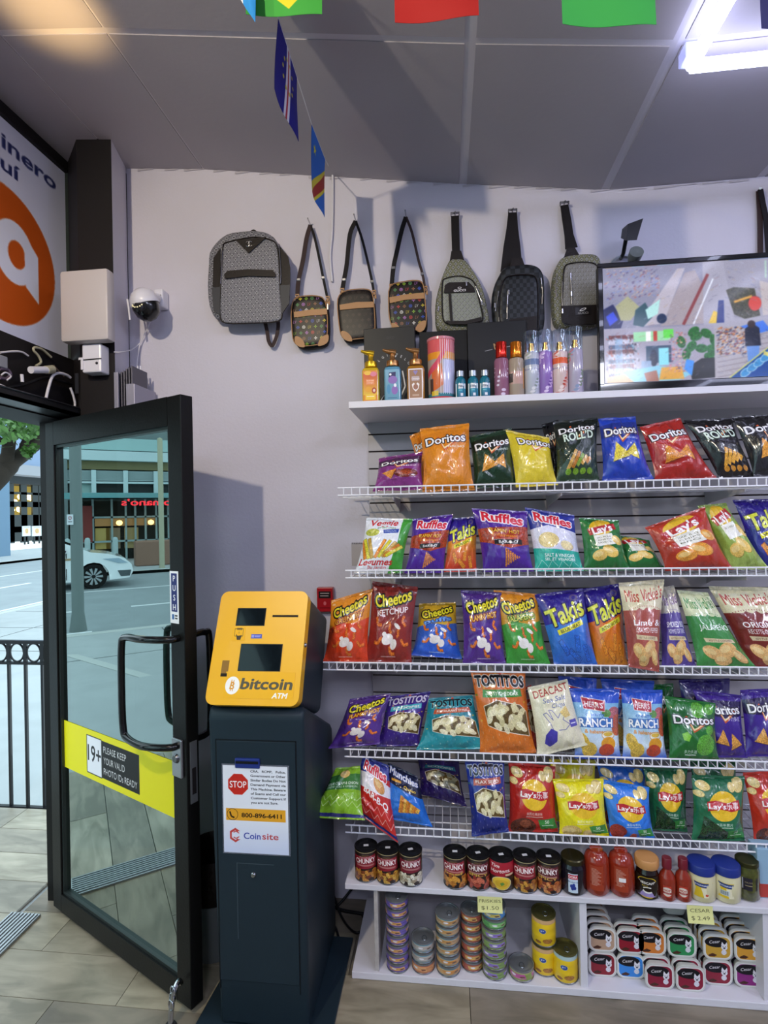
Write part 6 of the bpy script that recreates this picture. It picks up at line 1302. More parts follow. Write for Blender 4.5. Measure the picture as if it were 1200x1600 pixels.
hc([(84, 571), (92, 580), (100, 588)], -1.62, .003, mat('brown_cable', '5a4a42', .5), 'short brown cable behind the white loops')
hc([(112, 600), (96, 596), (70, 590), (40, 600), (10, 606)], -1.64, .006, dk, 'thick black cable lying behind the white ones')
g0 = hx(46, 578, -1.62); g1 = hx(80, 578, -1.62)
o = tag(build('cable_adapter', MB().tube([hx(48, 578, -1.60), hx(76, 578, -1.60)], .014, 12), wp, smooth=40), 'white barrel-shaped cable adapter above the door', 'adapter')
build('plug', MB().tube([hx(72, 578, -1.60), hx(82, 577, -1.60)], .017, 12), be, o, smooth=40)
tag(build('power_plug', MB().box(hx(2, 560, -1.62)+Vector((-.01, -.02, -.035)), hx(2, 560, -1.62)+Vector((.01, .02, .01)), bev=.004), mat('plug_grey', '8a8c94', .4)), 'grey plug hanging at the left edge above the door', 'plug')
tag(build('cable_nub', MB().tube([hx(34, 585, -1.61), hx(35, 597, -1.61)], .006, 8), wp), 'small white connector dangling above the tray', 'connector')
q0 = hx(121, 585, -1.60); tag(build('junction_box', MB().box((-1.60, q0.y-.02, q0.z-.09), (-1.54, q0.y+.06, q0.z-.0), bev=.003), mat('jbox', '2a2c34', .4)), 'small dark junction box beside the white bracket', 'junction box')
# white pipe/cable down the wall, fire alarm, shelf tag
cable('wall_cable', [onY(513, 262, -.02), onY(519, 268, -.012), onY(520, 300, -.010), onY(519, 360, -.010), onY(516, 400, -.010), onY(519, 440, -.010)], .0052, cw, 'white cable dropping from the ceiling behind the crossbody bags')
a, b_ = onY(495, 918, -.03), onY(521, 956, -.03)
o = tag(build('fire_alarm', MB().box((a.x, -.035, b_.z), (b_.x, -.001, a.z), bev=.004), mat('alarm_red', '9c1620', .35, coat=.4)), 'small red fire alarm box on the wall left of the chip shelves', 'fire alarm')
p = P_(40, 46, 'a01822'); p.rect(4, 6, 36, 20, '1c1418'); p.rect(8, 9, 32, 11, 'a89898'); p.rect(8, 14, 30, 16, 'a89898'); p.ell(20, 30, 4, 4, 'c86068'); p.rect(6, 38, 34, 40, '7a0f18')
build('front_plate', MB().quad((a.x+.003, -.0362, a.z-.003), (b_.x-.003, -.0362, a.z-.003), (b_.x-.003, -.0362, b_.z+.003), (a.x+.003, -.0362, b_.z+.003)), pmat('alarm_plate', p, .3), o)
a, b_ = onY(549, 849, -.004), onY(574, 884, -.004); o = tag(build('wall_paper', MB().box((a.x, -.003, b_.z), (b_.x, -.001, a.z)), mat('paper_wall', 'a9a2a2', .7)), 'small pale spiral notepad sheet on the wall left of the second shelf', 'paper')
for k in range(9): build('hole', MB().tube([(a.x+.004+k*.0085, -.006, a.z-.003), (a.x+.004+k*.0085, -.006, a.z+.004)], .0014, 5), bk, o)
# ================================================================== BUNTING
strm = mat('string_white', 'c8c8cc', .7)
def flag(P4, pic, lb, n=(0, 0, 0)):
    tl, tr, br, bl = [Vector(v) for v in P4]
    def P(u, v):
        b = bl*(1-u)*(1-v)+br*u*(1-v)+tl*(1-u)*v+tr*u*v; nn = (tr-tl).cross(bl-tl).normalized(); return b+nn*(.006*math.sin(5*u+2*v)*(1-v))
    m = MB().grid(P, 10, 8); nn = (tr-tl).cross(bl-tl).normalized()*.0008; m.grid(lambda u, v: P(1-u, v)+nn, 10, 8)
    m.uv = m.uv[:80]+[[(1-u, v) for u, v in q_] for q_ in m.uv[80:]]
    return tag(build('bunting_flag', m, pmat('flag_cloth', pic, .7), smooth=60), lb, 'flag', 'small flags strung from the ceiling')
ya, yb_ = -.886, -.678; X = -.445
p = P_(60, 60, '1f1c80'); p.rect(0, 33, 60, 36, 'd8d6e0'); p.rect(0, 36, 60, 39, 'a82c3c'); p.rect(0, 39, 60, 42, 'd8d6e0')
for k in range(10): a = k*.628; p.ell(22+9*math.cos(a), 37+9*math.sin(a), 1.6, 1.6, 'c8c03a')
pr = P_(60, 60, '1f1c80')
pr.rect(26, 0, 30, 60, 'd8d6e0'); pr.rect(30, 0, 33, 60, 'a82c3c'); pr.rect(33, 0, 37, 60, 'd8d6e0')
for k in range(10): a = k*.628; pr.ell(31+13*math.cos(a), 24+13*math.sin(a), 1.7, 1.7, 'c8c03a')
flag([onX(435, 29, X), onX(464, 121, X), onX(464, 222, X), onX(429, 138, X)], pr, 'dark blue flag with white and red stripes on the string running to the wall')
p = P_(60, 60, '2a6cc8'); p.poly([(60, 12), (60, 34), (22, 60), (0, 60), (0, 52)], 'd8c83a'); p.poly([(60, 16), (60, 30), (16, 60), (2, 60)], 'a8302a')
p.poly([(14+6*(1 if k % 2 == 0 else .4)*math.sin(k*math.pi/5), 16-6*(1 if k % 2 == 0 else .4)*math.cos(k*math.pi/5)) for k in range(10)], 'd8d03a')
flag([onX(487, 194, X), onX(508, 249, X), onX(505, 340, X), onX(488, 297, X)], p, 'light blue flag with a red diagonal band, nearest the wall on the string')
tag(build('bunting_string', MB().tube([onX(427, 2, X), onX(435, 29, X), onX(464, 121, X), onX(487, 194, X), onX(508, 249, X), onY(515, 262, -.004)], .0018, 6), strm), 'thin white string of flags running to the back wall', 'string')
def ff(pxl, pxr, pyl, pyr, d, hgt): # camera-side flags on the crossing string
    y = CAMY+d; bl, br = onY(pxl, pyl, y), onY(pxr, pyr, y); return [bl+Vector((0, 0, hgt)), br+Vector((0, 0, hgt)), br, bl]
p = P_(60, 60, '3c9a3c'); p.poly([(30, 0), (60, 20), (34, 53), (4, 20)], 'e0cc2a'); p.ell(32, 18, 10, 10, '2a3a8c'); p.rect(0, 0, 22, 60, '2a7a34', al=.35)
F1 = ff(384, 504, 22, 25, 1.40, .145); flag(F1, p, 'green and yellow flag at the top edge of the view')
p = P_(60, 60, 'a8201c'); F2 = ff(617, 748, 35, 27, 1.30, .135); flag(F2, p, 'plain red lower half of a flag hanging at the top edge')
p = P_(60, 60, '3aa048'); F3 = ff(879, 1024, 37, 42, 1.18, .15); flag(F3, p, 'bright green flag at the top edge near the LED frame')
p = P_(60, 60, '2a86d0'); p.rect(0, 0, 14, 60, 'e8e8ec'); F0 = ff(372, 400, -8, 38, 1.37, .09); flag(F0, p, 'light blue and white flag peeping out behind the green and yellow one')
p = P_(60, 60, '2c2a5c'); F4 = ff(1190, 1330, 44, 30, 1.12, .16); flag(F4, p, 'dark blue flag at the top right corner')
tag(build('bunting_string', MB().tube([F0[0]]+[q_ for F in (F1, F2, F3, F4) for q_ in (F[0], F[1])], .0018, 6), strm), 'thin white string of flags crossing the top of the view', 'string')
# ================================================================== YELLOW CASH MACHINE
slate = mat('atm_slate', '1f2c35', .42, bump=.04, bscale=300, var=.04, vscale=4); yel = mat('atm_yellow', 'ecb000', .38, coat=.25, var=.02)
scr = mat('atm_screen', '10171c', .08, coat=.6)
AX0, AX1, AYF, AYB = -.805, -.476, -.635, -.20
t = thing('cash_machine', 'dark slate cash machine with a yellow tilted face beside the open door', 'cash machine', ((AX0+AX1)/2, (AYF+AYB)/2, 0))
body = [(AYF, .012), (AYF, 1.03), (AYF+.01, 1.055), (AYF+.03, 1.062), (AYB-.03, .862), (AYB, .835), (AYB, .012)]
m = MB().prism([(AX0, y, z) for y, z in body], (AX1-AX0, 0, 0))
bmx = bmesh.new()
def bevel_mb(m, off):
    bm = bmesh.new(); vs = [bm.verts.new(v) for v in m.v]
    for f in m.f: bm.faces.new([vs[i] for i in f])
    bmesh.ops.recalc_face_normals(bm, faces=bm.faces); bmesh.ops.bevel(bm, geom=bm.edges[:], offset=off, segments=3, affect='EDGES', profile=.5); bm.verts.index_update()
    o = MB(); o.add([v.co.copy() for v in bm.verts], [tuple(v.index for v in f.verts) for f in bm.faces]); bm.free(); return o
bmx.free()
m = bevel_mb(m, .012); m.v = [(x+.026*(1-z/1.05)*(1 if x < -.7 else 0), y, z) for x, y, z in m.v]
bd = build('body', m, slate, t, smooth=35)
build('service_door', MB().box((AX0+.030, AYF-.003, .16), (AX1-.030, AYF+.002, .955), bev=.0015), slate, t)
dg = mat('door_gap', '0b1014', .7)
for a, b_ in (((AX0+.026, .13), (AX0+.029, .958)), ((AX1-.029, .13), (AX1-.026, .958)), ((AX0+.026, .956), (AX1-.026, .959))): build('door_gap', MB().box((a[0], AYF-.0012, a[1]), (b_[0], AYF+.002, b_[1])), dg, t)
hp = MB()
for a, b_ in (((-.712, .55), (-.710, .30)), ((-.712, .552), (-.585, .550))): hp.box((min(a[0], b_[0]), AYF-.0036, min(a[1], b_[1])), (max(a[0], b_[0]), AYF-.0028, max(a[1], b_[1])))
build('access_flap', hp, mat('flap_line', '3a4750', .5), t)
build('lock', MB().lathe(Vector((-.655, AYF-.003, .515)), [(0, .006), (.006, .006), (.009, .003), (.0095, 0)], 18, Matrix.Rotation(math.pi/2, 3, 'X')), mat('lock_nickel', '9a9da0', .2, .95), t, smooth=40)
build('card_slot', MB().box((-.71, AYF-.010, .868), (-.625, AYF+.002, .900), bev=.003), mat('slot_blue', '1c2f7a', .3, coat=.4), t)
build('slot_mouth', MB().box((-.706, AYF-.0115, .884), (-.629, AYF-.009, .892)), dg, t)
# printed notice
p = P_(100, 130, 'e4e7f0', 5); p.grad('e6e8f0', 'c8d0ea', 70)
p.poly([(8+15.5+16.5*math.cos(math.radians(22.5+45*k)), 28+16.5*math.sin(math.radians(22.5+45*k))) for k in range(8)], 'c42c22', ow=.5, oc='e8a8a0'); p.text('STOP', 23.5, 28, 10, 'f6f2f2', wx=26, bold=.01)
for i, (s, w) in enumerate((('CRA,   RCMP,   Police,', 54), ('Government or Other', 54), ('Similar Bodies Do Not', 54), ('Demand Payment via', 54), ('This Machine. Beware', 54), ('of Scams and Call our', 54), ('Customer Support If', 54), ('you are not Sure.', 42))): p.text(s, 43+w/2, 8+i*6.6, 3.4, '22252e', wx=w, bold=.02)
p.rect(4, 64, 96, 82, 'e0a02a'); p.ell(14, 73, 8, 8, 'e0a02a', ow=.7, oc='4a3010'); p.line([(10, 69), (12, 76), (17, 78)], 2.4, '2a1c10'); p.text('800-896-6411', 59, 73.5, 6.4, '241a10', wx=62, bold=.025)
p.poly([(18+9*math.cos(math.radians(60*k+30))*1.1, 104+9*math.sin(math.radians(60*k+30))*1.2) for k in range(6)], 'c0433f'); p.poly([(18+6*math.cos(math.radians(60*k+30))*1.1, 104+6*math.sin(math.radians(60*k+30))*1.2) for k in range(6)], 'd8deee'); p.rect(22, 98, 30, 110, 'd8deee'); p.line([(15, 107), (19, 109), (24, 106)], 1.5, 'c0433f'); p.line([(15, 100), (19, 98), (24, 101)], 1.5, 'c0433f')
p.text('Coin', 44, 104, 9.5, '2f3fa0', wx=26, bold=.012); p.text('site', 72, 103.6, 9.5, 'b8434a', wx=25, bold=.012)
a, b_ = onY(348, 1196, AYF-.005), onY(452, 1332, AYF-.005)
TLn, TRn, BRn, BLn = onY(348, 1195, AYF-.0045), onY(449, 1197, AYF-.0045), onY(454, 1334, AYF-.0045), onY(353, 1331, AYF-.0045)
build('notice_sleeve', MB().box((TLn.x-.004, AYF-.0045, BLn.z-.004), (BRn.x+.0, AYF-.003, TLn.z+.004)), mat('sleeve', '8a90a0', .2, alpha=.5), t)
build('notice', MB().quad((TLn.x, AYF-.0052, TLn.z), (TRn.x+.0, AYF-.0052, TLn.z), (TRn.x, AYF-.0052, BLn.z), (TLn.x, AYF-.0052, BLn.z)), pmat('notice_print', p, .35), t, label='white printed notice with a red stop sign')
build('base_plate', bevel_mb(MB().prism([(AX0-.065, AYF-.10, .001), (AX1+.075, AYF-.10, .001), (AX1+.075, AYB-.03, .001), (AX0-.03, AYB-.03, .001)], (0, 0, .010)), .003), slate, t)
for x, y in ((AX0-.035, AYF-.055), (AX1+.045, AYF-.055)): build('anchor_bolt', MB().lathe(Vector((x, y, .011)), [(0, .010), (.006, .010), (.011, .004), (.012, 0)], 12), mat('bolt_steel', '9a9ca0', .2, .95), t, smooth=40)
# tilted head
ZBm, YBm, ZTp, YTp = 1.083, -.665, 1.432, -.505
hu = Vector((0, YTp-YBm, ZTp-ZBm)); HL = hu.length; hu.normalize(); hn = Vector((0, -hu.z, hu.y))   # up along the face, outward normal
O = Vector(((AX0+AX1)/2-.003, YBm, ZBm))
def hp_(x, u, n=0): return O+Vector((x, 0, 0))+hu*u+hn*n
HW = .158
fo = [(x, HL/2+z) for x, z in rr(HW*2, HL, .028, 6)]
def slab(pts, n0, n1): 
    m = MB(); k = len(pts); m.add([hp_(x, u, n1) for x, u in pts]+[hp_(x, u, n0) for x, u in pts], [tuple(range(k)), tuple(range(2*k-1, k-1, -1))]+[(i, (i+1) % k, k+(i+1) % k, k+i) for i in range(k)]); return m
build('head_face', slab(fo, -.045, 0), yel, t, smooth=40)
fb = [(x*.985, HL/2+(u-HL/2)*.985) for x, u in fo]; build('head_body', slab(fb, -.33, -.046), slate, t, smooth=40)
def face_at(px, py): P = onP(px, py, O, hn); d = P-O; return d.x, d.dot(hu)
def fquad(name, c4, pic, n=.0008, rough=.4, lb=None, m=None):
    P = [hp_(*face_at(*c), n) for c in c4]; return build(name, MB().quad(*P, -hn*.0006), m or pmat(name+'_print', pic, rough), t, label=lb)
def fbox(name, x0, x1, u0, u1, n0, n1, m, par=None):
    return build(name, slab([(x0, u0), (x1, u0), (x1, u1), (x0, u1)], n0, n1), m, par or t)
def frame_px(c0, c1): x0, u1 = face_at(*c0); x1, u0 = face_at(*c1); return x0, x1, u0, u1
x0, x1, u0, u1 = frame_px((373, 951), (416, 978)); x0, _ = face_at(371, 965); x1, _ = face_at(414, 965)
def screen(px_l, px_r, py_t, py_b, nm):
    ym = (py_t+py_b)/2; x0 = face_at(px_l, ym)[0]; x1 = face_at(px_r, ym)[0]; u1 = face_at((px_l+px_r)/2, py_t)[1]; u0 = face_at((px_l+px_r)/2, py_b)[1]
    fr = fbox(nm, x0-.002, x1+.002, u0-.002, u1+.002, -.001, .0012, mat('screen_rim', '121516', .4)); fbox('glass', x0, x1, u0, u1, .0011, .0020, scr, fr); return x0, x1, u0, u1
screen(371, 414, 951, 977, 'camera_window'); screen(375, 439, 1007, 1048, 'touch_screen')
x0 = face_at(426, 962)[0]; x1 = face_at(466, 962)[0]; u = face_at(446, 962.5)[1]; fbox('note_slot', x0, x1, u-.004, u+.003, -.001, .0012, mat('slot_black', '1a120a', .6))
x0 = face_at(346, 1045)[0]; x1 = face_at(356, 1045)[0]; u1 = face_at(355, 1032)[1]; u0 = face_at(350, 1057)[1]
rc = fbox('receipt_tray', x0, x1+.002, u0, u1, -.001, .0008, mat('tray_ochre', '8a6210', .5)); fbox('tray_mouth', x0+.001, x1, u0, u0+.010, .0007, .0014, mat('slot_black', '1a120a', .6), rc)
p = P_(60, 40, 'ecb000', 4); p.rect(12, 6, 50, 26, 'ecb000', ow=1.6, oc='2a2418'); [p.line([(24+k*6, 2), (25+k*6, 9)], 3.6, '2a2418') for k in range(4)]; p.poly([(18, 20), (26, 26), (46, 24), (40, 38), (24, 38)], '3a3020'); p.text('ID', 32, 16, 5, '8a6a20')
fquad('palm_symbol', [(364, 980), (384, 980), (382, 1001), (362, 1001)], p)
p = P_(60, 22, '3f52b8', 4); p.rect(3, 4, 17, 18, '8a96e0'); p.rect(20, 8, 54, 11, 'b0b8ee'); p.rect(20, 13, 48, 15, 'b0b8ee'); fquad('blue_sticker', [(393, 991), (409.5, 991), (409, 997.5), (392, 997.5)], p)
p = P_(140, 46, 'ecb000', 5)
wht = 'f4f2ee'; p.ell(16, 24, 14.5, 15.5, wht, n=48); p.text('B', 16, 24, 13, 'd8952a', wx=9, rot=10, bold=.03); p.line([(14, 14), (13.4, 18)], 1.6, 'd8952a'); p.line([(18.4, 14.6), (17.8, 18.4)], 1.6, 'd8952a'); p.line([(13.4, 30), (12.8, 34)], 1.6, 'd8952a'); p.line([(17.6, 30.4), (17, 34)], 1.6, 'd8952a')
p.text('bitcoin', 85, 20, 19, '4a4738', wx=104, shear=.14, bold=.028); p.text('ATM', 113, 40, 9, wht, wx=30, shear=.22, bold=.035)
x0 = face_at(351, 1070)[0]; x1 = face_at(460, 1070)[0]; u1 = face_at(405, 1050)[1]; u0 = face_at(405, 1092)[1]
pm_ = pmat('logo_print', p, .38, coat=.25); build('bitcoin_logo', MB().quad(hp_(x0, u1, .0009), hp_(x1, u1, .0009), hp_(x1, u0, .0009), hp_(x0, u0, .0009), -hn*.0007), pm_, t, label='grey and white bitcoin lettering')
kx = Vector((O.x+HW+.001, 0, 0)); kp = hp_(HW, HL*.52, -.018); build('side_key', MB().lathe(kp, [(0, .006), (.005, .006), (.008, .002), (.008, -.001)], 14, Matrix.Rotation(math.pi/2, 3, 'Y')), mat('lock_nickel', '9a9da0', .2, .95), t, smooth=40)
# packet lying on the machine
P0 = hp_(-.055, HL, -.06)
m = MB(); tw = []
def pkt(u, v, sg):
    e = max(0, 1-abs(2*u-1)**2.4)**.6*max(0, 1-abs(2*v-1)**2.2)**.6
    return hp_(-.075+.205*u, HL+.002+(.016*e if sg > 0 else 0)+.0006*(sg > 0), -.03-.14*v)
m.grid(lambda u, v: pkt(u, v, 1), 16, 10); m.grid(lambda u, v: pkt(1-u, v, -1), 16, 10)
p = P_(100, 50, '6e1414'); p.poly([(64, 0), (100, 0), (100, 50), (70, 50), (58, 26)], '2f8a34'); p.ell(60, 20, 10, 6, '3a7a3a', tex=.4); p.poly([(84, 10), (98, 4), (96, 30), (88, 36)], '5ab85a')
o = tag(build('snack_packet', m, pmat('packet_print', p, .3, crumple=.4), smooth=50), 'dark red and green packet lying on top of the yellow machine head', 'packet')
# waste bin behind the machine
c = Vector((-.940, -.30, 0)); r = .112
t = thing('waste_bin', 'grey waste bin with a tall black liner between the door and the machine', 'bin', c)
build('bin', MB().lathe(c, [(0, .001), (r*.86, .001), (r*.88, .006), (r, .21), (r+.005, .214), (r+.005, .222), (r-.003, .222), (r*.82, .02)], 32), mat('bin_grey', '6a7070', .5), t, smooth=40)
build('bin_liner', MB().lathe(c, [(r-.001, .219), (r+.008, .24), (r+.004, .30), (r+.010, .36), (r+.002, .39), (r-.012, .37), (r*.7, .15), (0, .10)], 32), mat('bag_black', '17120f', .35, bump=.6, bscale=30), t, smooth=50)
# tangle of black cables on the floor between machine and shelves
fcab = mat('floor_cable', '0f0f11', .45)
def fc_(L, lb, r=.005, zz=.006): cable('floor_cable', [Vector((onZ(a, b_, .02).x, min(onZ(a, b_, .02).y, -.03), zz+h)) for a, b_, h in L], r, fcab, lb, 'floor cables')
fc_([(514, 1395, .12), (520, 1410, .06), (535, 1430, 0), (556, 1452, 0), (572, 1440, 0), (566, 1425, .0)], 'black cable loop on the floor beside the machine')
fc_([(514, 1420, 0), (530, 1415, .02), (548, 1408, .06), (562, 1398, .09)], 'black cable rising towards the white base unit', .0055)
fc_([(514, 1436, 0), (524, 1444, 0), (530, 1462, 0)], 'short black cable end near the base plate', .005)
fc_([(516, 1412, .01), (532, 1420, .01), (552, 1424, .01), (578, 1428, .01)], 'black cable running behind the base unit', .007)
# ================================================================== OUTSIDE: RECESS, PAVEMENT, ROAD, BUILDINGS
asph = mat('asphalt', '8b9498', .75, var=.1, vscale=2, bump=.15, bscale=80); pav = mat('pavement', 'a5abad', .8, var=.08, vscale=3, bump=.1, bscale=60); lite = mat('kerb', 'b4b8b6', .8); linep = mat('road_paint', 'd9dde0', .6)
GZ = -.10
def S_(name, a, b, m, parent=None): return build(name, MB().box(a, b), m, parent)
rec = struct(S_('path_entrance', (-5.4, -3.0, GZ-.1), (-1.9, .62, -.03), pav)); pass
rt = [wood_floor('recess_tile_%d' % i, a, b, i+5) for i, (a, b) in enumerate((('8a8474', 'b8b09e'), ('7d786c', 'a49c8c')))]
for i in range(9):
    for j in range(3):
        y0 = -1.2+i*.2+.003; x0 = -1.905-(j+1)*1.0-(i % 2)*.4+.4*1
        build('paving_tile', MB().box((max(x0+.002, -3.2), y0, -.029), (min(x0+.998, -1.905), y0+.196, -.014)), rt[(i+j) % 2], rec) if min(x0+.998, -1.905) > max(x0+.002, -3.2) else None
sd = struct(S_('sidewalk_near', (-8.55, -22, GZ-.12), (-5.4, 40, GZ), pav))
S_('side_ground', (-5.4, .62, GZ-.12), (-1.9, 40, GZ), pav, sd); S_('side_ground', (-5.4, -22, GZ-.12), (-1.9, -3.0, GZ), pav, sd)
for k in range(24): S_('joint', (-8.5, -12+k*1.5, GZ-.001), (-5.4, -11.985+k*1.5, GZ+.002), mat('joint_dark', '4a4f50', .9), sd)
S_('joint', (-6.9, -22, GZ-.001), (-6.885, 24, GZ+.002), mat('joint_dark', '4a4f50', .9), sd)
S_('kerb', (-8.75, -22, GZ-.12), (-8.55, 40, GZ+.004), lite, sd)
b1 = [(-7.35, -.10), (-5.15, -1.10), (-5.05, -1.28), (-7.25, -.28)]; build('pale_strip', MB().prism([(x, y, GZ+.001) for x, y in b1], (0, 0, .004)), lite, sd)
rd = struct(S_('road', (-19.0, -22, GZ-.2), (-8.75, 40, GZ-.08), asph))
for y0, y1, x in ((-4.5, -1.3, -11.7), (-.4, 3.0, -11.7), (6.5, 12.6, -12.4), (15, 20, -12.4)): S_('lane_line', (x-.06, y0, GZ-.08), (x+.06, y1, GZ-.076), linep, rd)
S_('edge_line', (-15.0, -12, GZ-.08), (-14.9, 40, GZ-.076), linep, rd); S_('edge_line', (-9.3, -.5, GZ-.08), (-9.2, 40, GZ-.076), linep, rd)
fs_ = struct(S_('sidewalk_far', (-26, -22, GZ-.2), (-19.0, 60, GZ+.02), pav)); S_('kerb', (-19.15, -22, GZ-.2), (-19.0, 40, GZ+.03), lite, fs_)
# mirrored direction helper: point seen in the door glass at plane X
MP = H0+U*.4
def mir(P): d = (P-MP).dot(N); return P-N*(2*d)
CM = mir(CAMP)
def mX(px, py, X):
    d = ray(px, py); d = d-N*(2*d.dot(N)); return CM+d*((X-CM.x)/d.x)
def myz(px, py, X): p = mX(px, py, X); return p.y, p.z
# --- building across the street, seen reflected in the door
XB = -25.0
ybw = lambda px, py=760: mX(px, py, XB).y
zb = lambda py, px=180: mX(px, py, XB).z
t = thing('office_building', 'pale office building across the street with louvres, glass canopy and a restaurant at street level', 'building', (XB, 0, GZ))
bw_ = mat('facade_white', 'b8ccd0', .6); bdark = mat('facade_dark', '252d2e', .4); bglass = mat('facade_glass', '3c5054', .15, coat=.5); bgrey = mat('facade_grey', '6a7a7c', .6); soff = mat('soffit', '7a7450', .7)
Y0, Y1 = ybw(290), ybw(112); Y1 = max(Y0, Y1); Y0 = min(ybw(290), ybw(112)); Yend0, Yend1 = -14, 4.5
build('main_wall', MB().box((XB-8, Yend0, GZ), (XB-.6, Yend1, 14)), bgrey, t)
build('upper_glass_rail', MB().box((XB-.1, Yend0, zb(703)), (XB-.05, Yend1, zb(684))), mat('rail_glass', '8fb4b4', .15, coat=.5), t)
for k in range(14): build('rail_post', MB().box((XB-.12, Yend0+k*1.35, zb(706)), (XB-.06, Yend0+k*1.35+.06, zb(683))), bgrey, t)
build('white_band', MB().box((XB-.7, Yend0, zb(720)), (XB+.1, Yend1, zb(705))), bw_, t)
build('soffit_band', MB().box((XB-.7, Yend0, zb(733)), (XB-.25, Yend1, zb(720))), soff, t)
for k in range(7): zz = zb(751)+(zb(737)-zb(751))*k/6.5; build('louvre', MB().box((XB-.5, Yend0, zz), (XB-.1, Yend1, zz+.07)), mat('louvre_grey', '8fa2a4', .5), t)
build('louvre_back', MB().box((XB-.62, Yend0, zb(754)), (XB-.5, Yend1, zb(735))), bdark, t)
build('thin_band', MB().box((XB-.3, Yend0, zb(755.5)), (XB+.02, Yend1, zb(752.5))), bw_, t)
for px in (95, 145, 195, 242.5, 292): y = ybw(px); build('white_pier', MB().box((XB-.2, y-.09, zb(771)), (XB+.04, y+.09, zb(735))), bw_, t)
build('window_row', MB().box((XB-.5, Yend0, zb(772)), (XB-.35, Yend1, zb(755))), bdark, t)
y = ybw(121); y2 = ybw(145); build('lit_blind', MB().box((XB-.34, min(y, y2), zb(770)), (XB-.3, max(y, y2), zb(756))), mat('blind', 'b0d0cc', .6), t)
build('glass_canopy', MB().box((XB-.4, Yend0, zb(781)), (XB+1.3, ybw(118), zb(779.5))).box((XB+1.2, Yend0, zb(781)), (XB+1.3, ybw(70), zb(772))), mat('canopy_glass', '5c9498', .15, coat=.6), t)
cv = bpy.data.curves.new('sign', 'FONT'); cv.body = 'romano’s'; cv.size = 1.55; cv.offset = .02; cv.extrude = .06; so = bpy.data.objects.new('sg', cv); me = bpy.data.meshes.new_from_object(so); bpy.data.objects.remove(so)
ya, yb2 = ybw(266), ybw(184); w_ = max(v.co.x for v in me.vertices)-min(v.co.x for v in me.vertices); xm = min(v.co.x for v in me.vertices); sc = abs(yb2-ya)/w_; zc = zb(791); zh = zb(781)-zc
mb = MB(); vs = [Vector((XB+1.36+v.co.z, min(ya, yb2)+(v.co.x-xm)*sc, zc+(v.co.y/1.1)*zh)) for v in me.vertices]; mb.add(vs, [tuple(p_.vertices) for p_ in me.polygons])
build('red_sign_lettering', mb, mat('neon_red', 'e0323a', .4, emit='ff2030', estr=1.6), t); bpy.data.meshes.remove(me)
# street level shopfront
zg0, zg1 = GZ+.02, zb(781)
build('shop_interior', MB().box((XB-.6, Yend0, zg0), (XB-.55, Yend1, zg1)), mat('interior_dark', '2a2c26', .8, var=.5, vscale=.9), t)
build('lit_fascia', MB().box((XB-.5, ybw(242), zb(822)), (XB-.3, ybw(146), zb(810))) if ybw(242) < ybw(146) else MB().box((XB-.5, ybw(146), zb(822)), (XB-.3, ybw(242), zb(810))), mat('fascia_amber', '9a7a4c', .6, emit='c88a4a', estr=.25), t)
for px, py in ((185, 817), (234.5, 816)): q_ = mX(px, py, XB+.2); build('lamp', MB().lathe(q_, [(0, -.12), (.1, -.08), (.13, 0), (.1, .08), (0, .12)], 12), mat('lamp_warm', 'ffe0a0', .5, emit='ffc870', estr=6), t, smooth=60)
for px, c_ in ((158, 'a8985a'), (175, '7a705a'), (204, '9a8c60')): y = ybw(px); build('lit_panel', MB().box((XB-.5, y-.28, zb(858)), (XB-.4, y+.28, zb(825))), mat('lit_'+c_, c_, .7, emit=c_, estr=.25), t)
for px in (82, 143, 173, 195, 210, 226, 243, 262): y = ybw(px); build('mullion', MB().box((XB-.3, y-.04, zg0), (XB-.2, y+.04, zg1)), mat('mull', '8aa4a6', .5), t)
for py in (808, 846): build('transom', MB().box((XB-.3, Yend0, zb(py)-.04), (XB-.2, Yend1, zb(py)+.04)), mat('mull', '8aa4a6', .5), t)
yy = sorted((ybw(125), ybw(142))); build('red_panel', MB().box((XB-.25, yy[0], zb(846)), (XB-.15, yy[1], zb(790))), mat('red_banner', '7c302c', .6), t)
yy = sorted((ybw(90), ybw(104))); build('grey_column', MB().box((XB-.2, yy[0], zg0), (XB+.3, yy[1], zb(720))), bgrey, t)
# bollards, planter, traffic post, utility pole with banners
XF = -20.3
for px, lb in ((103.5, 'first'), (135, 'second'), (178.5, 'third')):
    p = mX(px, 862, XF); o = tag(build('bollard', MB().lathe(Vector((XF, p.y, GZ+.02)), [(0, 0), (.10, 0), (.09, .05), (.09, 1.05), (.06, 1.12), (0, 1.14)], 12), mat('bollard_grey', '9cb0b2', .5), smooth=50), '%s pale grey bollard on the far pavement seen in the door glass' % lb, 'bollard', 'bollards on the far pavement')
p = mX(243, 873, XF-.8); tag(build('planter_box', MB().box((XF-1.2, p.y-.75, GZ+.02), (XF-.5, p.y+.75, GZ+.95), bev=.05), mat('planter_orange', '8a6a5a', .7)), 'brown planter box on the far pavement', 'planter')
p = mX(251, 850, -19.6); tag(build('street_post', MB().lathe(Vector((-19.6, p.y, GZ)), [(0, 0), (.11, 0), (.09, .1), (.09, 4.6), (0, 4.65)], 12), mat('post_yellow', 'a8a890', .6), smooth=50), 'tall pale yellow post on the far kerb', 'post')
XP = -9.0
p = mX(116, 860, XP); t = thing('utility_pole', 'grey street pole with coloured banner and parking sign', 'street pole', (XP, p.y, GZ))
build('pole', MB().lathe(Vector((XP, p.y, GZ)), [(0, 0), (.13, 0), (.09, .3), (.08, 8), (0, 8)], 16), mat('pole_grey', '6e7a7a', .6), t, smooth=50)
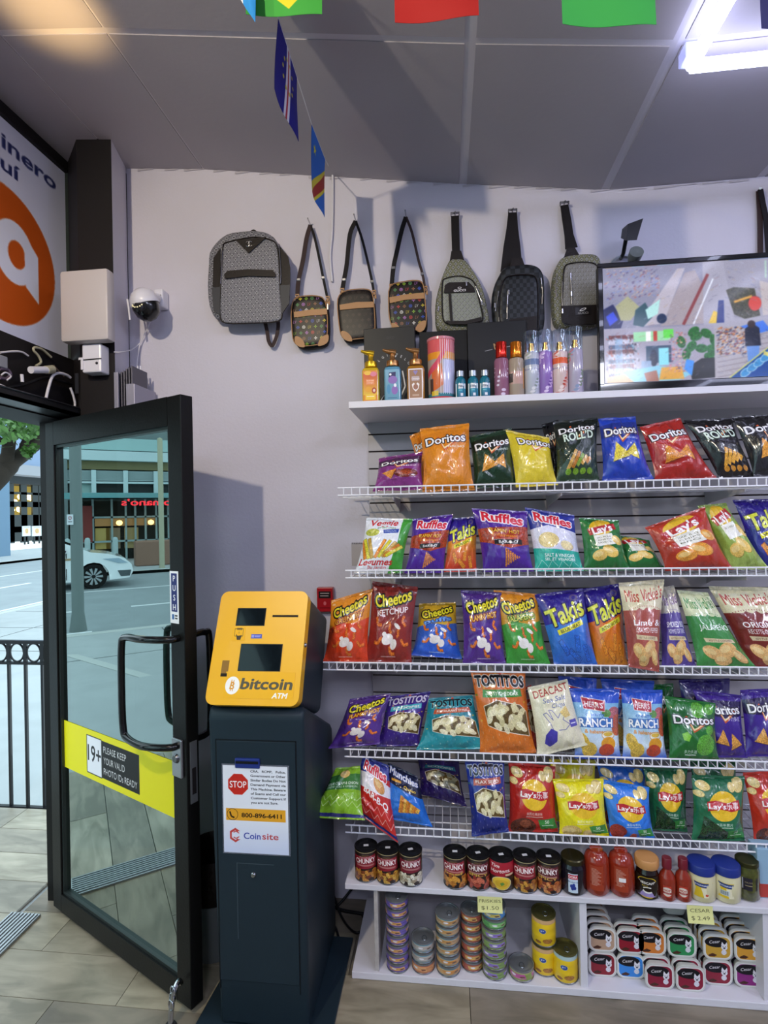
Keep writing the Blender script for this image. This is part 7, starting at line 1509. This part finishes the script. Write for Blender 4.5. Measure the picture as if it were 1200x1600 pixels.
pb = P_(40, 110, '46508a'); pb.grad('3f86c8', '5a4a8a', 0, 60); pb.ell(20, 20, 12, 14, '4a90d0'); pb.ell(20, 90, 10, 14, 'c8c84a'); pb.grad('5a4a8a', '54506a', 60, 74)
y0, z0 = myz(108, 690, XP); y1, z1 = myz(118, 752, XP); ys_ = sorted((y0, y1)); build('street_banner', MB().quad((XP, ys_[1], z0), (XP, ys_[0]+.10, z0), (XP, ys_[0]+.10, z1), (XP, ys_[1], z1), (.02, 0, 0)), pmat('banner_cloth', pb, .7), t)
ps = P_(40, 60, 'd8dce4'); ps.ell(20, 20, 11, 11, 'b03a4a'); ps.ell(20, 20, 7.5, 7.5, 'd8dce4'); ps.text('P', 20, 20, 9, '22252e', bold=.02); ps.rect(8, 40, 32, 44, '3a3a44')
y0, z0 = myz(100, 804, XP); y1, z1 = myz(110.5, 820, XP); ys_ = sorted((y0, y1)); build('parking_sign', MB().quad((XP+.1, ys_[1], z0), (XP+.1, ys_[0], z0), (XP+.1, ys_[0], z1), (XP+.1, ys_[1], z1), (-.02, 0, 0)), pmat('sign_print', ps, .5), t)
# --- white car (nose to the right in the reflection)
XW = -15.5; wy, wz = myz(144, 905, XW); fy, _ = myz(191, 900, XW); sgn = 1 if fy < wy else -1      # sgn: nose towards -Y
paintw = mat('car_white', 'dfe6ea', .18, coat=.8); blk2 = mat('tyre', '121314', .8); 
t = thing('car', 'white saloon car driving past, seen in the glass of the open door', 'car', (XW-.9, wy+sgn*1.4, GZ-.08))
RG = GZ-.08
def cy(s): return wy-sgn*s          # s metres ahead of the front axle
prof = [(-3.75, .45), (-3.8, .80), (-3.55, 1.02), (-3.0, 1.06), (-2.35, 1.40), (-1.5, 1.46), (-.95, 1.36), (-.05, .98), (.35, .93), (.75, .80), (.93, .62), (.97, .42), (.88, .25), (.42, .22)]
arch = [(.38*math.cos(a), .33+.38*math.sin(a)) for a in np.linspace(0, math.pi, 9)]; archr = [(-2.8+x, z) for x, z in arch]
low = [(.38, .22)]+arch+[(-.38, .22), (-2.42, .22)]+archr+[(-3.18, .22)]
side = prof+low
m = MB(); n = len(side); W2 = .9
def cx(d): return XW-d
ring = []
for d, k in ((.06, .985), (0, 1.0), (.0, 1.0)): pass
def carsec(d, tum): return [Vector((cx(d+(tum*max(0, z-.9))), cy(s), RG+z)) for s, z in side]
A_, B_ = carsec(0, .35), [Vector((cx(1.8-(.35*max(0, z-.9))), cy(s), RG+z)) for s, z in side]
m.add(A_+B_, [tuple(range(n)), tuple(range(2*n-1, n-1, -1))]+[(i, (i+1) % n, n+(i+1) % n, n+i) for i in range(n)])
build('body', m, paintw, t, smooth=38)
gl_ = mat('car_glass', '1c262a', .08, coat=.7)
def cpoly(name, pts, m, off=.012, d=None): return build(name, MB().prism([Vector((cx(.35*max(0, z-.9))+off, cy(s), RG+z)) for s, z in pts], (-.03, 0, 0)), m, t)
cpoly('front_side_window', [(-.62, 1.02), (-1.55, 1.04), (-1.55, 1.37), (-1.02, 1.30)], gl_); cpoly('rear_side_window', [(-1.62, 1.04), (-2.6, 1.06), (-2.25, 1.34), (-1.62, 1.37)], gl_)
build('windscreen', MB().add([Vector((cx(.28), cy(-.12), RG+1.0)), Vector((cx(1.52), cy(-.12), RG+1.0)), Vector((cx(1.45), cy(-.9), RG+1.36)), Vector((cx(.35), cy(-.9), RG+1.36))], [(0, 1, 2, 3)]), gl_, t)
cpoly('headlight', [(.22, .80), (.62, .80), (.84, .66), (.60, .66)], mat('headlight', '9ab0c0', .1, coat=.8)); cpoly('fog_grille', [(.58, .46), (.92, .46), (.88, .30), (.66, .30)], mat('grille', '4a5458', .4)); cpoly('side_marker', [(-.72, .84), (-.34, .86), (-.36, .80), (-.70, .79)], mat('marker', 'a08a6a', .3)); cpoly('door_seam', [(-.62, .98), (-.64, .98), (-.64, .28), (-.62, .28)], mat('seam_dark', '0c0c0e', .6))
cpoly('mirror', [(-.62, 1.06), (-.86, 1.08), (-.86, .97), (-.66, .97)], mat('mirror_dark', '4a3a48', .4), .14)
Ry = Matrix.Rotation(math.pi/2, 3, 'Y')
for s, nm in ((0, 'front'), (-2.8, 'rear')):
    for xx in (XW+.0, XW-1.62):
        wc = Vector((xx-.2, cy(s), RG+.33)); w = build('wheel', MB().lathe(wc, [(.23, .20), (.31, .205), (.33, .18), (.33, .0), (.30, -.02), (.2, -.0)], 28, Ry), blk2, t, smooth=40)
        build('rim', MB().lathe(wc, [(.0, .15), (.23, .15), (.235, .20)], 24, Ry), mat('rim_dark', '1a1c1e', .5), w)
        sp = MB()
        for k in range(10):
            a = 2*math.pi*k/10; d0 = Vector((0, math.cos(a), math.sin(a))); sd_ = Vector((0, -math.sin(a), math.cos(a)))
            sp.prism([wc+Vector((.19, 0, 0))+d0*.05+sd_*.014, wc+Vector((.19, 0, 0))+d0*.05-sd_*.014, wc+Vector((.19, 0, 0))+d0*.225-sd_*.034, wc+Vector((.19, 0, 0))+d0*.225+sd_*.034], (-.03, 0, 0))
        build('spokes', sp, mat('alloy', 'b4bcc0', .25, .6), w)
# --- directly seen through the doorway: dark restaurant front, blue-grey pier, tree, sign boards, fence
XR = -34.0
def dX(px, py, X=XR): return onX(px, py, X)
t = thing('restaurant_building', 'dark restaurant front with lit gridded windows across the street, seen through the doorway', 'building', (XR, 42, GZ))
za, zb_ = dX(35, 851).z, dX(35, 757).z
build('canopy', MB().box((XR-4, 22, dX(40, 745).z), (XR+1.4, 75, dX(40, 730).z)), mat('canopy_grey', '8a8c92', .6), t)
build('fascia', MB().box((XR-4, 22, dX(40, 757).z), (XR, 75, dX(40, 745).z)), mat('fascia_dark', '2e3234', .6), t)
build('upper_wall', MB().box((XR-8, 22, dX(40, 730).z), (XR+.2, 75, 16)), mat('upper_blue', '7c90ac', .6), t)
build('interior', MB().box((XR-2.2, 22, GZ), (XR-2, 75, dX(40, 757).z)), mat('warm_interior', '7a6a34', .8, var=.4, vscale=.4, emit='9a8634', estr=.7), t)
for px in (8, 17.5, 38, 56, 66): y = dX(px, 800).y; build('mullion', MB().box((XR-.15, y-.32, GZ), (XR, y+.32, zb_)), bdark, t)
for py, hh in ((771, .1), (788, .22), (818, .7), (834, .6)): z = dX(38, py).z; build('rail', MB().box((XR-.15, 22, z-hh), (XR, 75, z+hh)), bdark, t)
for px, py in ((34.5, 776), (48.5, 777), (33, 795.5), (20, 785), (15, 797)): q_ = dX(px, py, XR-.6); build('lamp', MB().lathe(q_, [(0, -.3), (.28, -.2), (.36, 0), (.28, .2), (0, .3)], 12), mat('lamp_warm2', 'ffe8b0', .5, emit='ffd890', estr=5), t, smooth=60)
pr_ = onX(15.5, 800, -22); o = tag(build('building_pier', MB().box((-23.2, 14, GZ), (-22, pr_.y, 9)), mat('pier_blue', '5f7c94', .6)), 'blue-grey building pier at the left edge of the doorway view', 'building')
for i, (px0, px1, lb) in enumerate(((36, 48, 'left white sign board in front of the lit restaurant'), (51, 65, 'right white sign board in front of the lit restaurant'))):
    A0, A1 = onX(px0, 835, -31), onX(px1, 837, -31); z0, z1 = onX(px0, 836-2, -31).z, onX(px0, 823, -31).z
    z0 = onX(px0, 838, -31).z; z1 = onX(px0, 822, -31).z; tt = thing('sign_board', lb, 'sign', (-31, (A0.y+A1.y)/2, GZ), 'sign boards in front of the restaurant'); pp = P_(60, 60, 'c8d0d8'); pp.ell(30, 30, 14, 16, 'b8986a', tex=.3); pp.rect(8, 6, 52, 10, '8a94a4')
    build('board', MB().quad((-31, A0.y, z1), (-31, A1.y, z1), (-31, A1.y, z0), (-31, A0.y, z0), (-.08, 0, 0)), pmat('board_print', pp, .6), tt)
    for yy in (A0.y+.2, A1.y-.2): build('leg', MB().box((-31.08, yy-.05, GZ), (-31.0, yy+.05, z0)), bdark, tt)
# tree
bark = mat('bark', '2a241e', .9, bump=.6, bscale=14, var=.3, vscale=5)
XT = -8.2
def tX(px, py, X=XT): return onX(px, py, X)
base = tX(-75, 870)
t = thing('street_tree', 'dark street tree with sparse green leaves outside the doorway', 'tree', (XT, base.y, GZ))
build('trunk', MB().tube(bez([Vector((XT, base.y, GZ)), tX(-62, 820), tX(-30, 772), tX(2, 738)], 5), [.24]*5+[.22]*5+[.20]*5+[.19], 12), bark, t, smooth=60)
build('branch', MB().tube(bez([tX(-2, 745), tX(20, 722), tX(45, 703), tX(66, 685), tX(90, 660), tX(110, 630)], 4), [.17]*4+[.14]*4+[.12]*4+[.10]*4+[.08]*4+[.06], 10), bark, t, smooth=60)
build('branch', MB().tube(bez([tX(6, 735), tX(12, 710), tX(16, 680), tX(24, 655), tX(30, 620)], 4), [.13]*4+[.11]*4+[.10]*4+[.08]*4+[.07], 10), bark, t, smooth=60)
build('branch', MB().tube(bez([tX(14, 700), tX(6, 690), tX(-4, 684), tX(-20, 660)], 4), [.05]*12+[.03], 8), bark, t, smooth=60)
build('branch', MB().tube(bez([tX(30, 712), tX(38, 690), tX(52, 676), tX(66, 664)], 4), [.05]*12+[.02], 8), bark, t, smooth=60)
lf = MB(); rl = random.Random(11)
for k in range(1000):
    px = rl.gauss(34, 30); py = 684-abs(rl.gauss(0, 30))+rl.gauss(0, 7); c = tX(px, py, XT+rl.uniform(-.9, .9)); 
    if rl.random() < .06: c = tX(rl.gauss(44, 5), rl.gauss(704, 5), XT+.3)
    M = Matrix.Rotation(rl.uniform(0, 6.3), 3, 'X') @ Matrix.Rotation(rl.uniform(-1, 1), 3, 'Y') @ Matrix.Rotation(rl.uniform(0, 6.3), 3, 'Z'); s = rl.uniform(.04, .09)
    lf.add([c+M @ Vector(v)*s for v in ((-1, 0, 0), (-.3, .5, .08), (.5, .42, .05), (1, 0, 0), (.5, -.42, .05), (-.3, -.5, .08))], [(0, 1, 2, 3, 4, 5)])
build('foliage', lf, mat('leaf_green', '48702e', .5, var=.4, vscale=4), t, stuff=True)
# fence closing the recess
t = thing('railing', 'black metal railing with rings along its top outside the doorway', 'railing', (-2.9, .63, -.03)); rb = mat('railing_black', '14151a', .35, coat=.3)
YF = .63
def fz(py, px=40): return onY(px, py, YF).z
zt, zm, zl = fz(1003), fz(1036), fz(1262)
for z, hh in ((zt, .010), (zm, .007), (zl, .010)): build('rail', MB().box((-3.9, YF-.012, z-hh), (-1.95, YF+.012, z+hh)), rb, t)
xs0 = onY(16, 1150, YF).x; pit = onY(42, 1150, YF).x-xs0
for k in range(-11, 6):
    x = xs0+k*pit
    if x > -1.96: continue
    build('baluster', MB().box((x-.0075, YF-.0075, zl), (x+.0075, YF+.0075, zm)), rb, t); build('neck', MB().box((x-.012, YF-.006, zm), (x+.012, YF+.006, zt)), rb, t)
    xc = x+pit/2; zc = (zt+zm)/2; R_ = min(pit/2-.010, (zt-zm)/2-.006); build('ring', MB().tube([(xc+R_*math.cos(a), YF, zc+(zt-zm)/2*.86*math.sin(a)) for a in np.linspace(0, 2*math.pi, 25)], .006, 6, False), rb, t, smooth=60)
for x in (-3.9, -1.97): build('post', MB().box((x-.02, YF-.02, -.03), (x+.02, YF+.02, zt+.02)), rb, t)
S_('exterior_wall', (-1.9, .12, GZ), (4.2, .4, 5), mat('outer_wall', '6a6a6a', .8)) ['kind'] = 'structure'
S_('exterior_roof', (-1.95, -6.3, 3.47), (4.2, .4, 3.6), mat('outer_wall', '6a6a6a', .8)) ['kind'] = 'structure'
